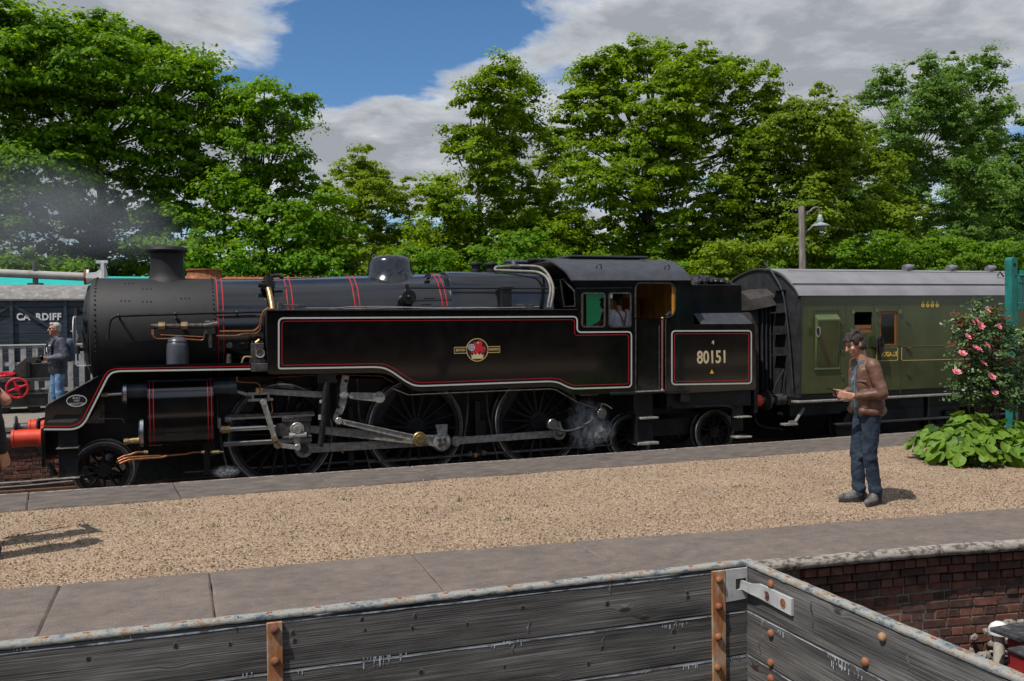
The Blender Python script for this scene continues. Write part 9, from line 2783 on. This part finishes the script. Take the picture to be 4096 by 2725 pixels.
# --- the grey haired man with camera on the far platform
def grey_man():
    f0 = (-0.999, 2.75, 1.858)
    base = (f0[0], 2.75, ZO)
    B = Body(base, math.radians(180 + 24), 1.83)
    t = thing('person', 'grey haired person in slate anorak and faded jeans on the far platform', 'person', base)
    J = dict(shL=(-0.20, 0.0, 1.40), elL=(-0.29, -0.05, 1.13), wrL=(-0.12, 0.19, 1.10), shR=(0.20, 0.0, 1.40), elR=(0.27, 0.0, 1.12), wrR=(0.04, 0.21, 1.10),
             hipL=(-0.09, 0, 0.9), knL=(-0.13, 0.03, 0.49), anL=(-0.14, -0.02, 0.09), hipR=(0.09, 0, 0.9), knR=(0.10, 0.05, 0.49), anR=(0.11, 0.0, 0.09))
    mb = MB()
    P_, A = head(mb, B, (0.0, 0.045, 1.625), (0.1, 1.0, 0.05), (0, -0.05, 1.0))
    cap(mb, B(0, 0.0, 1.42), B(0, 0.02, 1.54), 0.06, 0.058)
    torso_caps(mb, B, 0.0, -0.02)
    for s in 'LR':
        limbs(mb, B, J, ('sh' + s, 'el' + s, 'wr' + s), 0.046, 0.036, 0.027)
        limbs(mb, B, J, ('hip' + s, 'kn' + s, 'an' + s), 0.075, 0.05, 0.04)
    hand(mb, B, J['wrL'], (0.5, 0.9, 0.05), (0.8, -0.3, 0.4), 1, 0.8)
    hand(mb, B, J['wrR'], (-0.6, 0.8, 0.05), (-0.8, -0.3, 0.4), -1, 0.8)
    skin('body', mb, 0.010, K['skin_red'], t, 2)
    mb = MB()
    ell(mb, P_(0, -0.022, 0.055), (0.088, 0.095, 0.080), A)
    ell(mb, P_(0, -0.05, 0.0), (0.082, 0.06, 0.085), A)
    ell(mb, P_(0, 0.045, 0.095), (0.060, 0.045, 0.032), A)
    skin('hair', mb, 0.010, K['hair_grey'], t, 3, 0.010, 0.03)
    mb = MB()
    for s in (-1, 1):
        ell(mb, P_(s * 0.035, 0.092, 0.012), (0.028, 0.010, 0.017), A)
        cap(mb, P_(s * 0.062, 0.08, 0.018), P_(s * 0.084, -0.01, 0.016), 0.004, n=6)
    cap(mb, P_(-0.02, 0.10, 0.018), P_(0.02, 0.10, 0.018), 0.004, n=6)
    part('sunglasses', mb, K['gloss'], t, 60)
    mb = MB()
    torso_caps(mb, B, 0.01, 0.035, 0.90, 0.012)
    for s in 'LR':
        cap(mb, B(*J['sh' + s]), B(*J['el' + s]), 0.082, 0.072)
        cap(mb, B(*J['el' + s]), B(*Vector(J['el' + s]).lerp(Vector(J['wr' + s]), 0.9)), 0.072, 0.050)
    cap(mb, B(-0.06, 0.02, 1.46), B(0.06, 0.02, 1.46), 0.055)
    jk = skin('anorak', mb, 0.013, K['anorak'], t, 3, 0.030, 0.10)
    mb = MB()
    for s in (-1, 1):
        mb.tube([B(s * 0.13, -0.06, 1.47), B(s * 0.14, 0.10, 1.42), B(s * 0.14, 0.155, 1.30), B(s * 0.15, 0.14, 1.12)], 0.022, 6)
    mb.tube([B(-0.12, 0.16, 1.28), B(0.12, 0.16, 1.28)], 0.010, 6)
    mb.tube([B(-0.19, 0.06, 1.0), B(0, 0.175, 1.0), B(0.19, 0.06, 1.0)], 0.03, 6)
    part('strap', mb, K['blackcloth'], jk, 60)
    mb = MB()
    mb.tube([B(-0.07, 0.165, 1.335), B(-0.13, 0.155, 1.335)], 0.012, 6).tube([B(0.06, 0.165, 1.30), B(0.04, 0.17, 1.22)], 0.010, 6)
    part('chest_badge', mb, K['white'], jk, 60)
    mb = MB()
    cap(mb, B(-0.07, 0, 0.93), B(0.07, 0, 0.93), 0.112)
    for s in 'LR':
        limbs(mb, B, J, ('hip' + s, 'kn' + s, 'an' + s), 0.095, 0.075, 0.068)
    skin('jeans', mb, 0.013, K['jeans_light'], t, 3, 0.022, 0.08)
    shoe(B, J['anL'][:2], -0.2, t, 'sole', vox=0.012)
    shoe(B, J['anR'][:2], 0.2, t, 'sole', vox=0.012)
    # things it carries
    cb = MB()
    c = B(-0.05, 0.30, 1.11)
    a, b, u = B.d(1, 0, 0), B.d(0, 1, 0), Vector((0, 0, 1))
    ct = thing('camera', 'black compact camera held at the waist of the grey haired person', 'camera', c)
    cam_mb = MB()
    for i in (-1, 1):
        for j in (-1, 1):
            for k in (-1, 1):
                cam_mb.v.append(tuple(c + a * 0.06 * i + b * 0.022 * j + u * 0.038 * k))
    cam_mb.f = [(0, 1, 3, 2), (4, 6, 7, 5), (0, 4, 5, 1), (2, 3, 7, 6), (0, 2, 6, 4), (1, 5, 7, 3)]
    part('camera_body', cam_mb, K['gloss'], ct, 0)
    part('lens', MB().cyl(c + b * 0.02, c + b * 0.07, 0.032, 0.03, 14), K['gloss'], ct)
    bp_mb = MB()
    cap(bp_mb, B(-0.06, -0.20, 1.12), B(-0.07, -0.19, 1.38), 0.10, 0.09)
    cap(bp_mb, B(0.06, -0.20, 1.12), B(0.07, -0.19, 1.38), 0.10, 0.09)
    K['bluepack'] = mat('blue_grey_pack', (0.05, 0.075, 0.14), 0.7, 0, 0.3, 8)
    o = skin('backpack', bp_mb, 0.012, K['bluepack'], None, 3)
    tag(o, 'blue grey backpack on the back of the grey haired person', 'backpack')
grey_man()

# --- two bystanders at the left edge, mostly out of the picture
def bystander(label, base, heading, J, outfit, H=1.76, ped=True):
    B = Body(base, heading, H)
    t = thing('person', label, 'person', base)
    mb = MB()
    P_, A = head(mb, B, (0.0, 0.045, 1.61), (0, 1, 0.0), (0, 0, 1))
    cap(mb, B(0, 0, 1.42), B(0, 0.02, 1.53), 0.056, 0.054)
    torso_caps(mb, B, 0.0, -0.02)
    for s in 'LR':
        limbs(mb, B, J, ('sh' + s, 'el' + s, 'wr' + s), 0.050, 0.044, 0.030)
        limbs(mb, B, J, ('hip' + s, 'kn' + s, 'an' + s), 0.075, 0.05, 0.04)
    for s, sg in (('L', 1), ('R', -1)):
        d = Vector(J['wr' + s]) - Vector(J['el' + s])
        hand(mb, B, J['wr' + s], d, J.get('n' + s, (0.3 * sg, 0.6, 0.2)), sg, J.get('curl', 0.5))
    skin('body', mb, 0.017 if 'cap' in outfit else 0.010, K[outfit.get('skin', 'skin')], t, 2)
    mb = MB()
    hair(mb, P_, A, B.k)
    skin('hair', mb, 0.012, K[outfit['hair']], t, 2)
    face_bits(P_, A, t, B.k)
    mb = MB()
    torso_caps(mb, B, 0.0, 0.012, 0.93)
    for s in 'LR':
        a, b, c = Vector(J['sh' + s]), Vector(J['el' + s]), Vector(J['wr' + s])
        if outfit['sleeve'] == 'long':
            cap(mb, B(*a), B(*b), 0.070, 0.062)
            cap(mb, B(*b), B(*b.lerp(c, 0.92)), 0.060, 0.045)
        else:
            cap(mb, B(*a), B(*a.lerp(b, 0.5)), 0.068, 0.066)
    skin(outfit['topname'], mb, 0.012, K[outfit['top']], t, 3, 0.02, 0.08)
    mb = MB()
    cap(mb, B(-0.07, 0, 0.93), B(0.07, 0, 0.93), 0.11)
    for s in 'LR':
        limbs(mb, B, J, ('hip' + s, 'kn' + s, 'an' + s), 0.093, 0.072, 0.060)
    skin('trousers', mb, 0.018, K[outfit['legs']], t, 3, 0.015, 0.08)
    shoe(B, J['anL'][:2], -0.15, t, 'sole', vox=0.012)
    shoe(B, J['anR'][:2], 0.35, t, 'sole', vox=0.012)
    if outfit.get('braces'):
        mb = MB()
        for s in (-1, 1):
            mb.tube([B(s * 0.10, 0.10, 1.40), B(s * 0.11, 0.0, 1.475), B(s * 0.085, -0.108, 1.38), B(0.0, -0.142, 1.18), B(-s * 0.07, -0.135, 1.02)], 0.013, 6)
        part('braces', mb, K['braces'], t, 60)
    if outfit.get('cap'):
        mb = MB()
        ell(mb, P_(0, -0.01, 0.085), (0.10, 0.115, 0.045), A)
        cap(mb, P_(-0.05, 0.09, 0.065), P_(0.05, 0.09, 0.065), 0.018, n=8)
        skin('cap', mb, 0.012, K['blackcloth'], t, 2)
    return t
legs = dict(hipL=(-0.09, 0, 0.9), knL=(-0.12, 0.03, 0.49), anL=(-0.13, 0.0, 0.09), hipR=(0.09, 0, 0.9), knR=(0.12, 0.03, 0.49), anR=(0.14, 0.0, 0.09))
q = (-0.286, -7.55, 2.121)
bystander('person at the left edge with bare elbow raised, taking a picture of the engine', (q[0] - 0.40, -7.60, ZP), PI / 2,
          dict(shL=(-0.19, 0.02, 1.40), elL=(-0.36, 0.10, 1.27), wrL=(-0.14, 0.27, 1.50), shR=(0.19, 0.02, 1.40), elR=(0.385, 0.04, 1.25), wrR=(0.14, 0.27, 1.50), **legs),
          dict(hair='hair_brown', top='blackcloth', topname='tshirt', legs='jeans', sleeve='short', skin='skin_red'))
q = (-0.256, -8, 1.664)
bystander('person at the left edge in dark jacket with one hand hanging down', (q[0] - 0.29, -8.05, ZP), PI / 2,
          dict(shL=(-0.19, 0, 1.40), elL=(-0.25, -0.03, 1.10), wrL=(-0.26, 0.05, 0.86), shR=(0.19, 0, 1.40), elR=(0.255, -0.02, 1.10), wrR=(0.285, 0.06, 0.87), **legs),
          dict(hair='hair_grey', top='blackcloth', topname='jacket', legs='blackcloth', sleeve='long'), 1.74)
# --- engine crew in the cab
q = (9.155, -0.75, 2.911)
bystander('person in white shirt and crossed maroon braces in the cab window', (q[0], -0.72, 1.48), PI / 2 + 0.25,
          dict(shL=(-0.19, 0, 1.40), elL=(-0.27, 0.06, 1.13), wrL=(-0.2, 0.25, 1.1), shR=(0.19, 0, 1.40), elR=(0.27, 0.04, 1.12), wrR=(0.2, 0.25, 1.08), **legs),
          dict(hair='hair_brown', top='shirtwhite', topname='shirt', legs='blackcloth', sleeve='long', braces=True, cap=True), 1.74)
q = (9.208, -0.1, 2.924)
bystander('person in grey shirt with bare forearms deeper inside the cab', (q[0] + 0.02, -0.05, 1.46), PI * 0.95,
          dict(shL=(-0.19, 0.05, 1.40), elL=(-0.22, 0.22, 1.22), wrL=(-0.20, 0.44, 1.12), shR=(0.19, 0, 1.40), elR=(0.27, 0.04, 1.12), wrR=(0.2, 0.25, 1.08), **legs),
          dict(hair='hair_brown', top='greyshirt', topname='shirt', legs='blackcloth', sleeve='short', cap=True), 1.74)
for o in [o for o in bpy.data.objects if o.type == 'MESH' and o.parent and o.name.split('.')[0] in SPLIT]:
    split_loose(o)
